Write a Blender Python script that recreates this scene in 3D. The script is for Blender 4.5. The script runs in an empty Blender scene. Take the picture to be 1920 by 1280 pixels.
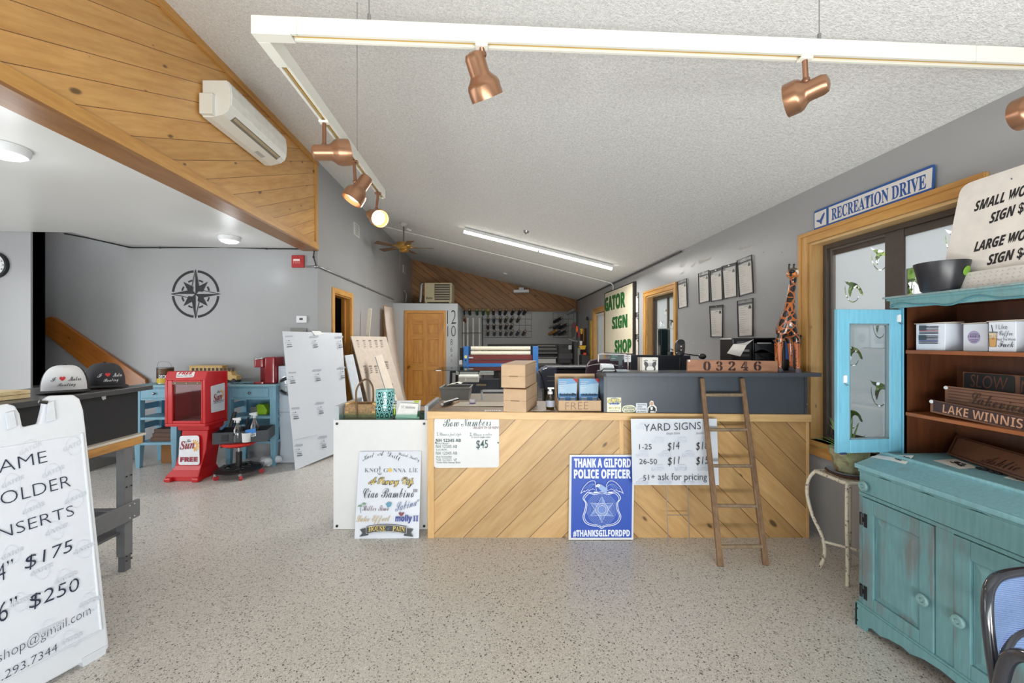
import bpy, bmesh, math, random
from mathutils import Vector as V, Matrix
random.seed(7)
SC = bpy.context.scene
COL = SC.collection
pi = math.pi

# ------------------------------------------------------------------ camera, world, added fill lamps, exposure
FPX = 750.0
TH = math.atan(40.0 / FPX)
CAM = V((0.0, 0.0, 1.5))
cam = bpy.data.cameras.new('camera')
cam.sensor_width = 36.0
cam.lens = 36.0 * FPX / 1920.0
cam.clip_start = 0.05
camo = bpy.data.objects.new('camera', cam)
COL.objects.link(camo)
camo.location = CAM
camo.rotation_euler = (pi / 2, 0, -TH)
SC.camera = camo
SC.view_settings.view_transform = 'Standard'
SC.view_settings.look = 'None'
SC.view_settings.exposure = 0.2
SC.view_settings.gamma = 1.0
SC.view_settings.use_curve_mapping = False
try:
    SC.cycles.use_denoising = True
    SC.cycles.max_bounces = 10
    SC.cycles.diffuse_bounces = 6
    SC.cycles.transparent_max_bounces = 12
    SC.cycles.sample_clamp_indirect = 6.0
except Exception:
    pass
world = bpy.data.worlds.new('overcast_sky')
SC.world = world
world.use_nodes = True
bg = world.node_tree.nodes['Background']
bg.inputs[0].default_value = (0.94, 0.97, 1.0, 1)
bg.inputs[1].default_value = 1.6


def area(name, loc, size, rot, power, color=(1, 1, 1), spread=pi):
    l = bpy.data.lights.new(name, 'AREA')
    l.shape = 'RECTANGLE'
    l.size, l.size_y = size
    l.energy = power
    l.color = color
    l.spread = spread
    o = bpy.data.objects.new(name, l)
    COL.objects.link(o)
    o.location = loc
    o.rotation_euler = rot
    return o


# fill lamps added out of view to even out the room's light
# added lamps low outside the shop front, tilted up to brighten the ceilings
area('ceiling_fill', (0.2, -1.95, .5), (4.1, 1.2), (pi / 2 + .95, 0, 0), 425, (1.0, 0.98, 0.95))
area('ceiling_fill_bay', (-4.15, -1.95, .6), (2.8, 1.0), (pi / 2 + .8, 0, 0), 62, (1.0, 0.98, 0.95))
# added lamp at an invented west opening, lights the right wall sideways
area('side_fill_bay', (-6.36, 1.6, 1.45), (1.9, 4.4), (0, -pi / 2, 0), 62, (0.98, 0.99, 1.0))

# ------------------------------------------------------------------ pixel rays (1920 x 1280) onto planes of the room
CR = V((math.cos(TH), -math.sin(TH), 0))
CFW = V((math.sin(TH), math.cos(TH), 0))
UP = V((0, 0, 1))
CF = Matrix(((CR.x, CFW.x, 0, 0), (CR.y, CFW.y, 0, 0), (0, 0, 1, 0), (0, 0, 0, 1)))   # (right, depth, height) seen from the entrance


def ray(px, py):
    return CR * ((px - 960) / FPX) + CFW + UP * ((640 - py) / FPX)


def PD(px, py, D):
    return CAM + ray(px, py) * D


def PX(px, py, x):
    r = ray(px, py)
    return CAM + r * (x / r.x)


def PY(px, py, y):
    r = ray(px, py)
    return CAM + r * (y / r.y)


def PZ(px, py, z=0.0):
    r = ray(px, py)
    return CAM + r * ((z - 1.5) / r.z)


class Pl:
    """a plane in the room: origin, right (u) and up (v) of what is printed on it, normal to the viewer's side"""

    def __init__(s, o, u, v):
        s.o = V(o)
        s.u = V(u).normalized()
        s.n = s.u.cross(V(v)).normalized()
        if s.n.dot(CAM - s.o) < 0:
            s.n = -s.n
        s.v = s.n.cross(s.u) if s.n.cross(s.u).dot(V(v)) > 0 else -s.n.cross(s.u)

    def hit(s, px, py, e=0.0):
        r = ray(px, py)
        return CAM + r * ((s.o - CAM).dot(s.n) / r.dot(s.n)) + s.n * e


def front(D):
    return Pl(PD(960, 640, D), CR, UP)


def wallx(x):
    return Pl((x, 0, 0), (0, -1, 0) if x > 0 else (0, 1, 0), UP)


def wally(y):
    return Pl((0, y, 0), (1, 0, 0), UP)


def pl3(a, b, c):
    return Pl(a, b - a, c - a)


# ------------------------------------------------------------------ objects
def tag(o, label=None, cat=None, group=None, kind=None):
    if label: o['label'] = label
    if cat: o['category'] = cat
    if group: o['group'] = group
    if kind: o['kind'] = kind
    return o


def T(name, label, cat, loc, group=None):
    o = bpy.data.objects.new(name, None)
    o.empty_display_size = 0.05
    COL.objects.link(o)
    o.location = V(loc)
    return tag(o, label, cat, group)


def root_loc(o):
    p = V((0, 0, 0))
    while o is not None:
        p = p + o.location
        o = o.parent
    return p


TXT = {}
STY = {'bold': (0x1D5D4, 0x1D5EE, 0x1D7EC), 'serif': (0x1D400, 0x1D41A, 0x1D7CE), 'script': (0x1D4D0, 0x1D4EA, 0x1D7CE),
       'italic': (0x1D468, 0x1D482, 0x1D7CE), 'slant': (0x1D63C, 0x1D656, 0x1D7EC), 'plain': None}


def glyphs(body, style, off=0.0, shear=0.0):
    key = (body, style, off, shear)
    if key in TXT:
        return TXT[key]
    s = body
    m = STY[style]
    if m:
        s = ''.join(chr(m[0] + ord(c) - 65) if 'A' <= c <= 'Z' else chr(m[1] + ord(c) - 97) if 'a' <= c <= 'z' else
                    chr(m[2] + ord(c) - 48) if '0' <= c <= '9' else c for c in body)
    c = bpy.data.curves.new('t', 'FONT')
    c.body = s
    c.resolution_u = 3
    c.offset = off
    c.shear = shear
    o = bpy.data.objects.new('t', c)
    COL.objects.link(o)
    bpy.context.view_layer.update()
    me = bpy.data.meshes.new_from_object(o.evaluated_get(bpy.context.evaluated_depsgraph_get()))
    vs = [(v.co.x, v.co.y) for v in me.vertices]
    fs = [tuple(p.vertices) for p in me.polygons]
    bpy.data.objects.remove(o)
    bpy.data.curves.remove(c)
    bpy.data.meshes.remove(me)
    TXT[key] = (vs, fs)
    return vs, fs


class MB:
    def __init__(s):
        s.bm = bmesh.new()
        s.mats = []
        s.e = 0.0006

    def mi(s, m):
        if m not in s.mats:
            s.mats.append(m)
        return s.mats.index(m)

    def face(s, vs, m):
        try:
            f = s.bm.faces.new(vs)
            f.material_index = s.mi(m)
            return f
        except ValueError:
            return None

    def hexa(s, p, m):
        """p: bottom ring of four points then the top ring of four"""
        v = [s.bm.verts.new(q) for q in p]
        for f in ((3, 2, 1, 0), (4, 5, 6, 7), (0, 1, 5, 4), (1, 2, 6, 5), (2, 3, 7, 6), (3, 0, 4, 7)):
            s.face([v[i] for i in f], m)

    def box(s, x0, x1, y0, y1, z0, z1, m, M=None):
        p = [V((x0, y0, z0)), V((x1, y0, z0)), V((x1, y1, z0)), V((x0, y1, z0)),
             V((x0, y0, z1)), V((x1, y0, z1)), V((x1, y1, z1)), V((x0, y1, z1))]
        if M is not None:
            p = [M @ q for q in p]
        s.hexa(p, m)

    def poly(s, pts, m):
        s.face([s.bm.verts.new(p) for p in pts], m)

    def prism(s, pts, vec, m, side=None):
        vec = V(vec)
        a = [s.bm.verts.new(V(p)) for p in pts]
        b = [s.bm.verts.new(V(p) + vec) for p in pts]
        s.face(a, m)
        s.face(b[::-1], side or m)
        n = len(a)
        for i in range(n):
            s.face([a[i], b[i], b[(i + 1) % n], a[(i + 1) % n]], side or m)

    def tube(s, pts, r, m, n=10, closed=False, cap=True):
        pts = [V(p) for p in pts]
        N = len(pts)
        rs = r if isinstance(r, (list, tuple)) else [r] * N
        rings = []
        ref = None
        for i, p in enumerate(pts):
            if closed:
                t = pts[(i + 1) % N] - pts[i - 1]
            else:
                t = pts[min(i + 1, N - 1)] - pts[max(i - 1, 0)]
            t.normalize()
            if ref is None:
                ref = V((0, 0, 1)) if abs(t.z) < .9 else V((1, 0, 0))
            a = ref - t * ref.dot(t)
            if a.length < 1e-5:
                a = V((1, 0, 0)) - t * t.x
            a.normalize()
            ref = a
            b = t.cross(a)
            rings.append([s.bm.verts.new(p + (a * math.cos(2 * pi * k / n) + b * math.sin(2 * pi * k / n)) * rs[i]) for k in range(n)])
        for i in range(N if closed else N - 1):
            A, B = rings[i], rings[(i + 1) % N]
            for k in range(n):
                s.face([A[k], A[(k + 1) % n], B[(k + 1) % n], B[k]], m)
        if cap and not closed:
            s.face(rings[0][::-1], m)
            s.face(rings[-1], m)

    def cyl(s, a, b, r, m, n=16, r2=None):
        s.tube([a, b], [r, r if r2 is None else r2], m, n)

    def lathe(s, prof, o, m, n=24, axis=UP, sx=1.0):
        """prof: (radius, height) pairs turned about the axis through o"""
        axis = V(axis).normalized()
        a = V((1, 0, 0)) if abs(axis.x) < .9 else V((0, 1, 0))
        a = (a - axis * a.dot(axis)).normalized()
        b = axis.cross(a)
        o = V(o)
        rings = []
        for r, h in prof:
            if r < 1e-6:
                rings.append([s.bm.verts.new(o + axis * h)])
            else:
                rings.append([s.bm.verts.new(o + axis * h + (a * math.cos(2 * pi * k / n) * sx + b * math.sin(2 * pi * k / n)) * r) for k in range(n)])
        for i in range(len(rings) - 1):
            A, B = rings[i], rings[i + 1]
            for k in range(n):
                j = (k + 1) % n
                if len(A) == 1 and len(B) == 1:
                    continue
                if len(A) == 1:
                    s.face([A[0], B[j], B[k]], m)
                elif len(B) == 1:
                    s.face([A[k], A[j], B[0]], m)
                else:
                    s.face([A[k], A[j], B[j], B[k]], m)

    def ball(s, c, r, m, n=14):
        rx = r if isinstance(r, (tuple, list)) else (r, r, r)
        k = bmesh.ops.create_uvsphere(s.bm, u_segments=n, v_segments=max(6, n // 2 + 2), radius=1.0)
        i = s.mi(m)
        fs = set()
        for v in k['verts']:
            v.co = V(c) + V((v.co.x * rx[0], v.co.y * rx[1], v.co.z * rx[2]))
            fs.update(v.link_faces)
        for f in fs:
            f.material_index = i

    # --- flat print on a plane, each layer a hair above the last
    def lay(s):
        s.e += 0.0003
        return s.e

    def pol(s, P, px, m):
        e = s.lay()
        s.poly([P.hit(x, y, e) for x, y in px], m)

    def ribbon(s, P, px, w, m, closed=False):
        e = s.lay()
        n = len(px)
        L = []
        for i in range(n):
            a = px[i - 1] if (closed or i > 0) else px[i]
            b = px[(i + 1) % n] if (closed or i < n - 1) else px[i]
            dx, dy = b[0] - a[0], b[1] - a[1]
            d = math.hypot(dx, dy) or 1
            nx, ny = -dy / d * w / 2, dx / d * w / 2
            L.append((s.bm.verts.new(P.hit(px[i][0] + nx, px[i][1] + ny, e)), s.bm.verts.new(P.hit(px[i][0] - nx, px[i][1] - ny, e))))
        for i in range(n if closed else n - 1):
            a, b = L[i], L[(i + 1) % n]
            s.face([a[0], a[1], b[1], b[0]], m)

    def disc(s, P, x, y, r, m, ry=None, n=24):
        s.pol(P, [(x + r * math.cos(2 * pi * k / n), y + (ry or r) * math.sin(2 * pi * k / n)) for k in range(n)], m)

    def ring(s, P, x, y, r, w, m, ry=None, n=32, a0=0, a1=2 * pi):
        full = a1 - a0 > 6.28
        s.ribbon(P, [(x + r * math.cos(a0 + (a1 - a0) * k / n), y + (ry or r) * math.sin(a0 + (a1 - a0) * k / n)) for k in range(n if full else n + 1)], w, m, full)

    def text(s, P, body, L, R, top, m, style='plain', off=0.0, shear=0.0, arc=0.0, depth=0.0, asc=True):
        """body with its baseline from pixel L to pixel R and its tallest glyph reaching the pixel height `top` above the right end"""
        vs, fs = glyphs(body, style, off, shear)
        if not vs:
            return
        e = s.lay()
        x0 = min(v[0] for v in vs); x1 = max(v[0] for v in vs); y1 = max(v[1] for v in vs)
        a, b = P.hit(*L, e), P.hit(*R, e)
        t = P.hit(R[0], R[1] - top, e)
        u = b - a
        up = P.v * (t - b).length
        W = x1 - x0
        out = []
        for x, y in vs:
            q = (x - x0) / W
            out.append(s.bm.verts.new(a + u * q + up * (y / y1 + arc * (1 - (2 * q - 1) ** 2))))
        if depth:
            n = P.n * depth
            base = [s.bm.verts.new(v.co.copy()) for v in out]
            for v in out:
                v.co += n
            ed = {}
            for f in fs:
                for i in range(len(f)):
                    k = (f[i], f[(i + 1) % len(f)])
                    ed[k] = ed.get(k, 0) + 1
            for (i, j) in ed:
                if (j, i) not in ed:
                    s.face([out[i], base[i], base[j], out[j]], m)
        for f in fs:
            s.face([out[i] for i in f], m)

    def board(s, P, px, th, m, r=0.0, side=None):
        """a board whose front outline is the pixel polygon on plane P"""
        pts = [P.hit(x, y) for x, y in px]
        if r:
            pts = rounded(pts, r)
        s.prism(pts, -P.n * th, m, side)

    def build(s, name, parent=None, label=None, cat=None, group=None, kind=None, smooth=None, bevel=0.0, base=True):
        bm = s.bm
        bm.normal_update()
        bmesh.ops.recalc_face_normals(bm, faces=bm.faces) if s.e <= 0.0006 else None
        loc = V((0, 0, 0))
        if parent is not None:
            bm.transform(Matrix.Translation(-root_loc(parent)))
        elif base and len(bm.verts):
            xs = [v.co.x for v in bm.verts]; ys = [v.co.y for v in bm.verts]; zs = [v.co.z for v in bm.verts]
            loc = V(((min(xs) + max(xs)) / 2, (min(ys) + max(ys)) / 2, min(zs)))
            bm.transform(Matrix.Translation(-loc))
        me = bpy.data.meshes.new(name)
        bm.to_mesh(me)
        bm.free()
        for m in s.mats:
            me.materials.append(m)
        if smooth:
            me.shade_smooth()
            me.set_sharp_from_angle(angle=math.radians(smooth))
        o = bpy.data.objects.new(name, me)
        o.location = loc
        COL.objects.link(o)
        if parent is not None:
            o.parent = parent
        if bevel:
            b = o.modifiers.new('bevel', 'BEVEL')
            b.width = bevel
            b.segments = 2
            b.limit_method = 'ANGLE'
            b.angle_limit = math.radians(40)
        return tag(o, label, cat, group, kind)


def cut(s, r, name='lettering'):
    """close this line of print as a part of its own and go on with the next"""
    e = s.e
    s.build(name, r)
    s = MB()
    s.e = e
    return s


def rounded(pts, r, n=5):
    out = []
    N = len(pts)
    for i in range(N):
        p, a, b = pts[i], pts[i - 1], pts[(i + 1) % N]
        da, db = (a - p), (b - p)
        ra = min(r, da.length * .45, db.length * .45)
        A, B = p + da.normalized() * ra, p + db.normalized() * ra
        for k in range(n + 1):
            t = k / n
            out.append(A * (1 - t) ** 2 + p * 2 * t * (1 - t) + B * t * t)
    return out


def bez(p0, p1, p2, p3, n=12):
    return [V(p0) * (1 - t) ** 3 + V(p1) * 3 * t * (1 - t) ** 2 + V(p2) * 3 * t * t * (1 - t) + V(p3) * t ** 3 for t in [k / n for k in range(n + 1)]]


def curve_thru(P, n=6):
    """a smooth line through the points"""
    P = [V(p) for p in P]
    out = []
    for i in range(len(P) - 1):
        p0, p1, p2, p3 = P[max(i - 1, 0)], P[i], P[i + 1], P[min(i + 2, len(P) - 1)]
        for k in range(n):
            t = k / n
            out.append(0.5 * ((2 * p1) + (p2 - p0) * t + (2 * p0 - 5 * p1 + 4 * p2 - p3) * t * t + (3 * p1 - p0 - 3 * p2 + p3) * t ** 3))
    out.append(P[-1])
    return out


def smooth2(px, n=5, closed=False):
    P = list(px)
    if closed:
        P = P + [P[0]]
    q = curve_thru([V((x, y, 0)) for x, y in P], n)
    if closed:
        q = q[:-1]
    return [(v.x, v.y) for v in q]


def frame(o, u, v):
    """matrix with local x along u, local y along v (made square), local z their normal"""
    u = V(u).normalized()
    n = u.cross(V(v)).normalized()
    v = n.cross(u)
    return Matrix(((u.x, v.x, n.x, o[0]), (u.y, v.y, n.y, o[1]), (u.z, v.z, n.z, o[2]), (0, 0, 0, 1)))


def rotz(o, deg):
    return Matrix.Translation(V(o)) @ Matrix.Rotation(math.radians(deg), 4, 'Z')


def ordn(i):
    return ['first', 'second', 'third', 'fourth', 'fifth', 'sixth', 'seventh', 'eighth', 'ninth', 'tenth', 'eleventh', 'twelfth'][i]


# ------------------------------------------------------------------ materials
def lin(c):
    return tuple((x / 255 / 12.92) if x / 255 <= .04045 else ((x / 255 + .055) / 1.055) ** 2.4 for x in c) + (1,)


class NT:
    def __init__(s, name):
        s.m = bpy.data.materials.new(name)
        s.m.use_nodes = True
        s.t = s.m.node_tree
        s.b = s.t.nodes['Principled BSDF']

    def n(s, typ, **k):
        q = s.t.nodes.new('ShaderNode' + typ)
        for a, b in k.items():
            setattr(q, a, b)
        return q

    def l(s, a, b):
        s.t.links.new(a, b)

    def val(s, sock, v):
        if hasattr(v, 'is_output'):
            s.l(v, sock)
        else:
            sock.default_value = v

    def math(s, op, a, b=0.0, c=0.0):
        q = s.n('Math', operation=op)
        s.val(q.inputs[0], a); s.val(q.inputs[1], b); s.val(q.inputs[2], c)
        return q.outputs[0]

    def mix(s, f, a, b):
        q = s.n('Mix', data_type='RGBA')
        s.val(q.inputs[0], f); s.val(q.inputs[6], a); s.val(q.inputs[7], b)
        return q.outputs[2]

    def noise(s, vec, scale, detail=3, rough=.5):
        q = s.n('TexNoise')
        s.l(vec, q.inputs['Vector'])
        q.inputs['Scale'].default_value = scale
        q.inputs['Detail'].default_value = detail
        q.inputs['Roughness'].default_value = rough
        return q.outputs['Fac']

    def ramp(s, f, stops):
        q = s.n('ValToRGB')
        e = q.color_ramp.elements
        while len(e) < len(stops):
            e.new(.5)
        for i, (p, c) in enumerate(stops):
            e[i].position = p
            e[i].color = c if len(c) == 4 else lin(c)
        s.l(f, q.inputs[0])
        return q.outputs[0]

    def coord(s, scale=(1, 1, 1), rot=(0, 0, 0)):
        t = s.n('TexCoord')
        mp = s.n('Mapping')
        mp.inputs['Scale'].default_value = scale
        mp.inputs['Rotation'].default_value = rot
        s.l(t.outputs['Object'], mp.inputs['Vector'])
        return mp.outputs[0]

    def bump(s, h, strength=.3, dist=.002):
        q = s.n('Bump')
        q.inputs['Strength'].default_value = strength
        q.inputs['Distance'].default_value = dist
        s.l(h, q.inputs['Height'])
        s.l(q.outputs[0], s.b.inputs['Normal'])


MC = {}


def M(c, rough=.5, metal=0.0, var=.06, vs=18, bump=0.0, bs=200, coat=0.0):
    """painted, moulded or metal surface with a slight mottling"""
    key = (c, rough, metal, var, vs, bump, bs, coat)
    if key in MC:
        return MC[key]
    k = NT('surface_%d_%d_%d' % c)
    v = k.coord()
    f = k.noise(v, vs, 3)
    a = lin(tuple(max(0, x * (1 - var)) for x in c)); b = lin(tuple(min(255, x * (1 + var)) for x in c))
    k.l(k.mix(f, a, b), k.b.inputs['Base Color'])
    k.b.inputs['Roughness'].default_value = rough
    k.b.inputs['Metallic'].default_value = metal
    k.b.inputs['Coat Weight'].default_value = coat
    if bump:
        k.bump(k.noise(v, bs, 2), bump)
    MC[key] = k.m
    return k.m


def ink(c, rough=.45):
    return M(c, rough, var=.0)


def emit(name, c, strength):
    k = NT(name)
    k.b.inputs['Base Color'].default_value = lin(c)
    k.b.inputs['Emission Color'].default_value = lin(c)
    k.b.inputs['Emission Strength'].default_value = strength
    return k.m


def clear(name, tint=(235, 245, 245), gloss=.08, rough=.03):
    k = NT(name)
    tr = k.n('BsdfTransparent')
    tr.inputs[0].default_value = lin(tint)
    gl = k.n('BsdfGlossy')
    gl.inputs['Roughness'].default_value = rough
    lw = k.n('LayerWeight')
    lw.inputs[0].default_value = .25
    f = k.math('ADD', k.math('MULTIPLY', lw.outputs['Fresnel'], .6), gloss)
    mx = k.n('MixShader')
    k.l(f, mx.inputs[0]); k.l(tr.outputs[0], mx.inputs[1]); k.l(gl.outputs[0], mx.inputs[2])
    k.l(mx.outputs[0], k.t.nodes['Material Output'].inputs[0])
    return k.m


def wood(name, c1, c2, axis='x', rough=.45, scale=1.0, knots=True, planks=None, rot=(0, 0, 0), groove=(60, 38, 18), gw=.02, coat=0.0, kd=1.0):
    """grain along the local axis after rotation; planks = width of boards across the second axis (with grooves)"""
    k = NT(name)
    t = k.n('TexCoord')
    mp = k.n('Mapping', vector_type='POINT')
    mp.inputs['Rotation'].default_value = rot
    k.l(t.outputs['Object'], mp.inputs['Vector'])
    sp = k.n('SeparateXYZ')
    k.l(mp.outputs[0], sp.inputs[0])
    o = {'x': (0, 1, 2), 'y': (1, 0, 2), 'z': (2, 0, 1)}[axis]
    g, a, b = (sp.outputs[i] for i in o)
    off = 0.0
    if planks:
        q = k.math('DIVIDE', k.math('ADD', a, 10.03), planks)
        idx = k.math('FLOOR', q)
        fr = k.math('FRACT', q)
        wn = k.n('TexWhiteNoise', noise_dimensions='1D')
        k.l(idx, wn.inputs['W'])
        rnd = wn.outputs['Value']
        g2 = k.math('ADD', g, k.math('MULTIPLY', rnd, 17.0))
    else:
        g2 = g
    cb = k.n('CombineXYZ')
    k.l(k.math('MULTIPLY', g2, .14), cb.inputs[0]); k.l(a, cb.inputs[1]); k.l(b, cb.inputs[2])
    f = k.noise(cb.outputs[0], 34 * scale, 5, .6)
    f2 = k.noise(cb.outputs[0], 9 * scale, 2, .5)
    f = k.math('ADD', k.math('MULTIPLY', f, .55), k.math('MULTIPLY', f2, .45))
    col = k.ramp(f, [(.3, c2), (.62, c1)])
    h = f
    if knots:
        cb2 = k.n('CombineXYZ')
        k.l(k.math('MULTIPLY', g2, .45), cb2.inputs[0]); k.l(a, cb2.inputs[1]); k.l(b, cb2.inputs[2])
        vo = k.n('TexVoronoi', feature='F1', voronoi_dimensions='2D')
        k.l(cb2.outputs[0], vo.inputs['Vector'])
        vo.inputs['Scale'].default_value = 6.5 * scale
        sel = k.n('SeparateColor')
        k.l(vo.outputs['Color'], sel.inputs[0])
        thr = k.math('MULTIPLY', k.math('GREATER_THAN', sel.outputs[0], .64), k.math('MULTIPLY', sel.outputs[1], .13 * kd))
        kn = k.n('MapRange', interpolation_type='SMOOTHSTEP')
        k.l(k.math('SUBTRACT', vo.outputs['Distance'], thr), kn.inputs[0])
        kn.inputs[1].default_value = -.06; kn.inputs[2].default_value = .02
        kn.inputs[3].default_value = 1; kn.inputs[4].default_value = 0
        dark = lin(tuple(x * .42 for x in c2))
        col = k.mix(k.math('MULTIPLY', kn.outputs[0], .85), col, dark)
    if planks:
        tint = k.math('ADD', k.math('MULTIPLY', rnd, .30), .84)
        cm = k.n('VectorMath', operation='SCALE')
        k.l(col, cm.inputs[0]); k.l(tint, cm.inputs['Scale'])
        col = cm.outputs[0]
        ed = k.math('ABSOLUTE', k.math('SUBTRACT', fr, .5))
        gm = k.math('GREATER_THAN', ed, .5 - gw)
        col = k.mix(gm, col, lin(groove))
    k.l(col, k.b.inputs['Base Color'])
    k.b.inputs['Roughness'].default_value = rough
    k.b.inputs['Coat Weight'].default_value = coat
    k.b.inputs['Coat Roughness'].default_value = .25
    k.bump(h, .12, .002)
    return k.m


white = M((222, 224, 227), .4, var=.015)
offwhite = M((226, 224, 214), .4, var=.02)
black = M((22, 22, 24), .4)
blackm = M((32, 32, 34), .6)
charcoal = M((58, 58, 62), .5)
steel = M((150, 150, 152), .35, .9)
chrome = M((200, 200, 202), .18, 1.0)
brass = M((190, 150, 80), .3, .9)
blk_ink = ink((24, 24, 28))
navy_ink = ink((36, 42, 66))
gray_ink = ink((120, 124, 130))
wht_ink = ink((238, 240, 244))
glass = clear('clear_glass', (246, 247, 248), .03)

# ================================================================== THE SETTING
def paint(name, c, rough=.30, bump=.05):
    k = NT(name)
    v = k.coord()
    f = k.noise(v, 1.3, 3)
    k.l(k.mix(f, lin(tuple(x * .965 for x in c)), lin(tuple(min(255, x * 1.03) for x in c))), k.b.inputs['Base Color'])
    k.l(k.math('ADD', k.math('MULTIPLY', k.noise(v, 3.0, 3), .06), rough), k.b.inputs['Roughness'])
    k.bump(k.noise(v, 140, 2), bump, .001)
    return k.m


def popcorn(name, c):
    k = NT(name)
    v = k.coord()
    f = k.noise(v, 60, 4, .7)
    g = k.noise(v, 150, 2, .6)
    h = k.math('ADD', k.math('MULTIPLY', f, .6), k.math('MULTIPLY', g, .4))
    k.l(k.ramp(h, [(.36, tuple(x * .9 for x in c)), (.6, tuple(min(255, x * 1.05) for x in c))]), k.b.inputs['Base Color'])
    k.b.inputs['Roughness'].default_value = .9
    k.bump(h, .75, .012)
    return k.m


def flake_floor():
    k = NT('flake_floor')
    v = k.coord()
    col = k.mix(k.noise(v, 1.1, 4), lin((200, 197, 192)), lin((209, 206, 201)))
    for sc, cut, c, wgt in ((330, .70, (218, 215, 209), .7), (280, .76, (166, 160, 151), .55), (210, .91, (98, 94, 89), .7), (150, .965, (60, 56, 54), .85), (190, .93, (228, 224, 216), .8)):
        vo = k.n('TexVoronoi')
        wv = k.n('VectorMath', operation='ADD')
        k.l(v, wv.inputs[0])
        wv.inputs[1].default_value = (sc * .37, sc * .11, 0)
        k.l(wv.outputs[0], vo.inputs['Vector'])
        vo.inputs['Scale'].default_value = sc
        sp = k.n('SeparateColor')
        k.l(vo.outputs['Color'], sp.inputs[0])
        col = k.mix(k.math('MULTIPLY', k.math('GREATER_THAN', sp.outputs[0], cut), wgt), col, lin(c))
    k.l(col, k.b.inputs['Base Color'])
    k.l(k.math('ADD', k.math('MULTIPLY', k.noise(v, 2.0, 4), .22), .2), k.b.inputs['Roughness'])
    k.b.inputs['Specular IOR Level'].default_value = .42
    k.bump(k.noise(v, 90, 2), .08, .001)
    return k.m


wall_m = paint('gray_wall_paint', (158, 159, 161))
ceil_m = popcorn('popcorn_ceiling', (222, 222, 221))
flat_m = paint('white_ceiling_paint', (214, 214, 212), .32, .02)
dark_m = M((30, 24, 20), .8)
PINE1, PINE2 = (212, 164, 98), (184, 132, 70)
soffit_m = wood('pine_soffit_boards', PINE1, PINE2, 'x', .32, 1.0, True, .137, (-pi / 2, -pi / 2, -math.radians(24)), (104, 62, 24), .014, coat=.3)
trim_y = wood('pine_trim_long', (206, 156, 86), (178, 124, 62), 'y', .38, 1.2, False)
trim_z = wood('pine_trim_upright', (208, 160, 92), (182, 130, 68), 'z', .38, 1.2, False)
trim_x = wood('pine_trim_cross', (206, 156, 86), (178, 124, 62), 'x', .38, 1.2, False)
gable_m = wood('pine_gable_boards', (168, 122, 76), (128, 84, 46), 'x', .5, .8, True, .15, (-pi / 2, 0, math.radians(37)), (56, 34, 18), .04)
door_zm = wood('pine_door_upright', (196, 140, 66), (160, 104, 44), 'z', .35, 1.0, False, coat=.2)
door_xm = wood('pine_door_cross', (196, 140, 66), (160, 104, 44), 'x', .35, 1.0, False, coat=.2)

XL, XR, YC, YB, ZB = -2.26, 2.55, 5.36, 11.7, 2.70
YF = -1.7


def ceil_z(x):
    return 2.72 + .237 * (XR - x)


def S(mb, name, **k):
    o = mb.build(name, kind='structure', base=False, **k)
    return o


m = MB(); m.box(-8, 2.9, YF - .2, 12, -.1, 0, flake_floor()); S(m, 'floor')
m = MB()
for a, b in ((YF, 11.9),):
    z0, z1 = ceil_z(XL - .02), ceil_z(2.9)
    m.hexa([V((XL - .02, a, z0)), V((2.9, a, z1)), V((2.9, b, z1)), V((XL - .02, b, z0)),
            V((XL - .02, a, z0 + .2)), V((2.9, a, z1 + .2)), V((2.9, b, z1 + .2)), V((XL - .02, b, z0 + .2))], ceil_m)
S(m, 'ceiling')
m = MB()
m.box(-4.65, XL - .16, YF, YC, ZB + .012, ZB + .2, flat_m)
m.box(-6.4, -4.65, YF, 4.70, ZB + .012, ZB + .2, flat_m)
S(m, 'ceiling')


def holes(m, mat, axis, c0, c1, a0, a1, z0, z1, ops):
    """a wall between c0 and c1 across its thickness, from a0 to a1, with openings (start, end, sill, head)"""
    def bx(p, q, r, s):
        if q - p > 1e-4 and s - r > 1e-4:
            if axis == 'y':
                m.box(c0, c1, p, q, r, s, mat)
            else:
                m.box(p, q, c0, c1, r, s, mat)
    p = a0
    for (s, e, lo, hi) in ops:
        bx(p, s, z0, z1); bx(s, e, z0, lo); bx(s, e, hi, z1)
        p = e
    bx(p, a1, z0, z1)


W1 = (2.0, 3.08, .72, 2.285)
W2 = (5.43, 6.43, .95, 2.235)
W3 = (8.83, 9.74, .95, 2.215)
m = MB(); holes(m, wall_m, 'y', XR, XR + .2, YF, 11.9, 0, 2.9, (W1, W2, W3)); S(m, 'wall_right')
m = MB(); holes(m, wall_m, 'y', XL - .14, XL, YC, 11.9, 0, 4.2, ((5.90, 6.59, 0, 2.2),)); S(m, 'wall_left')
m = MB(); m.box(-5.62, XL - .14, YC, YC + .14, 0, 5, wall_m); S(m, 'wall_alcove')
m = MB(); m.box(-7.9, -5.09, 4.71, 4.73, 0, 5, wall_m); S(m, 'wall_stair')
m = MB(); holes(m, wall_m, 'y', -6.5, -6.4, YF, 4.71, 0, 2.9, ((-.6, 3.8, .5, 2.4),)); S(m, 'wall_west')  # unseen opening, invented to go with the added side lamp
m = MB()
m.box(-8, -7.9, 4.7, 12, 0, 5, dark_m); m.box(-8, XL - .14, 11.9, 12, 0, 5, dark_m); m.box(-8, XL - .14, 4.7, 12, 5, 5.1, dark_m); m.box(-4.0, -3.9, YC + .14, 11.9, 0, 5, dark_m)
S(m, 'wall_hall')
m = MB(); m.box(XL - .14, 2.8, YB, YB + .2, 0, 4.2, wall_m); S(m, 'wall_back')
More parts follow.
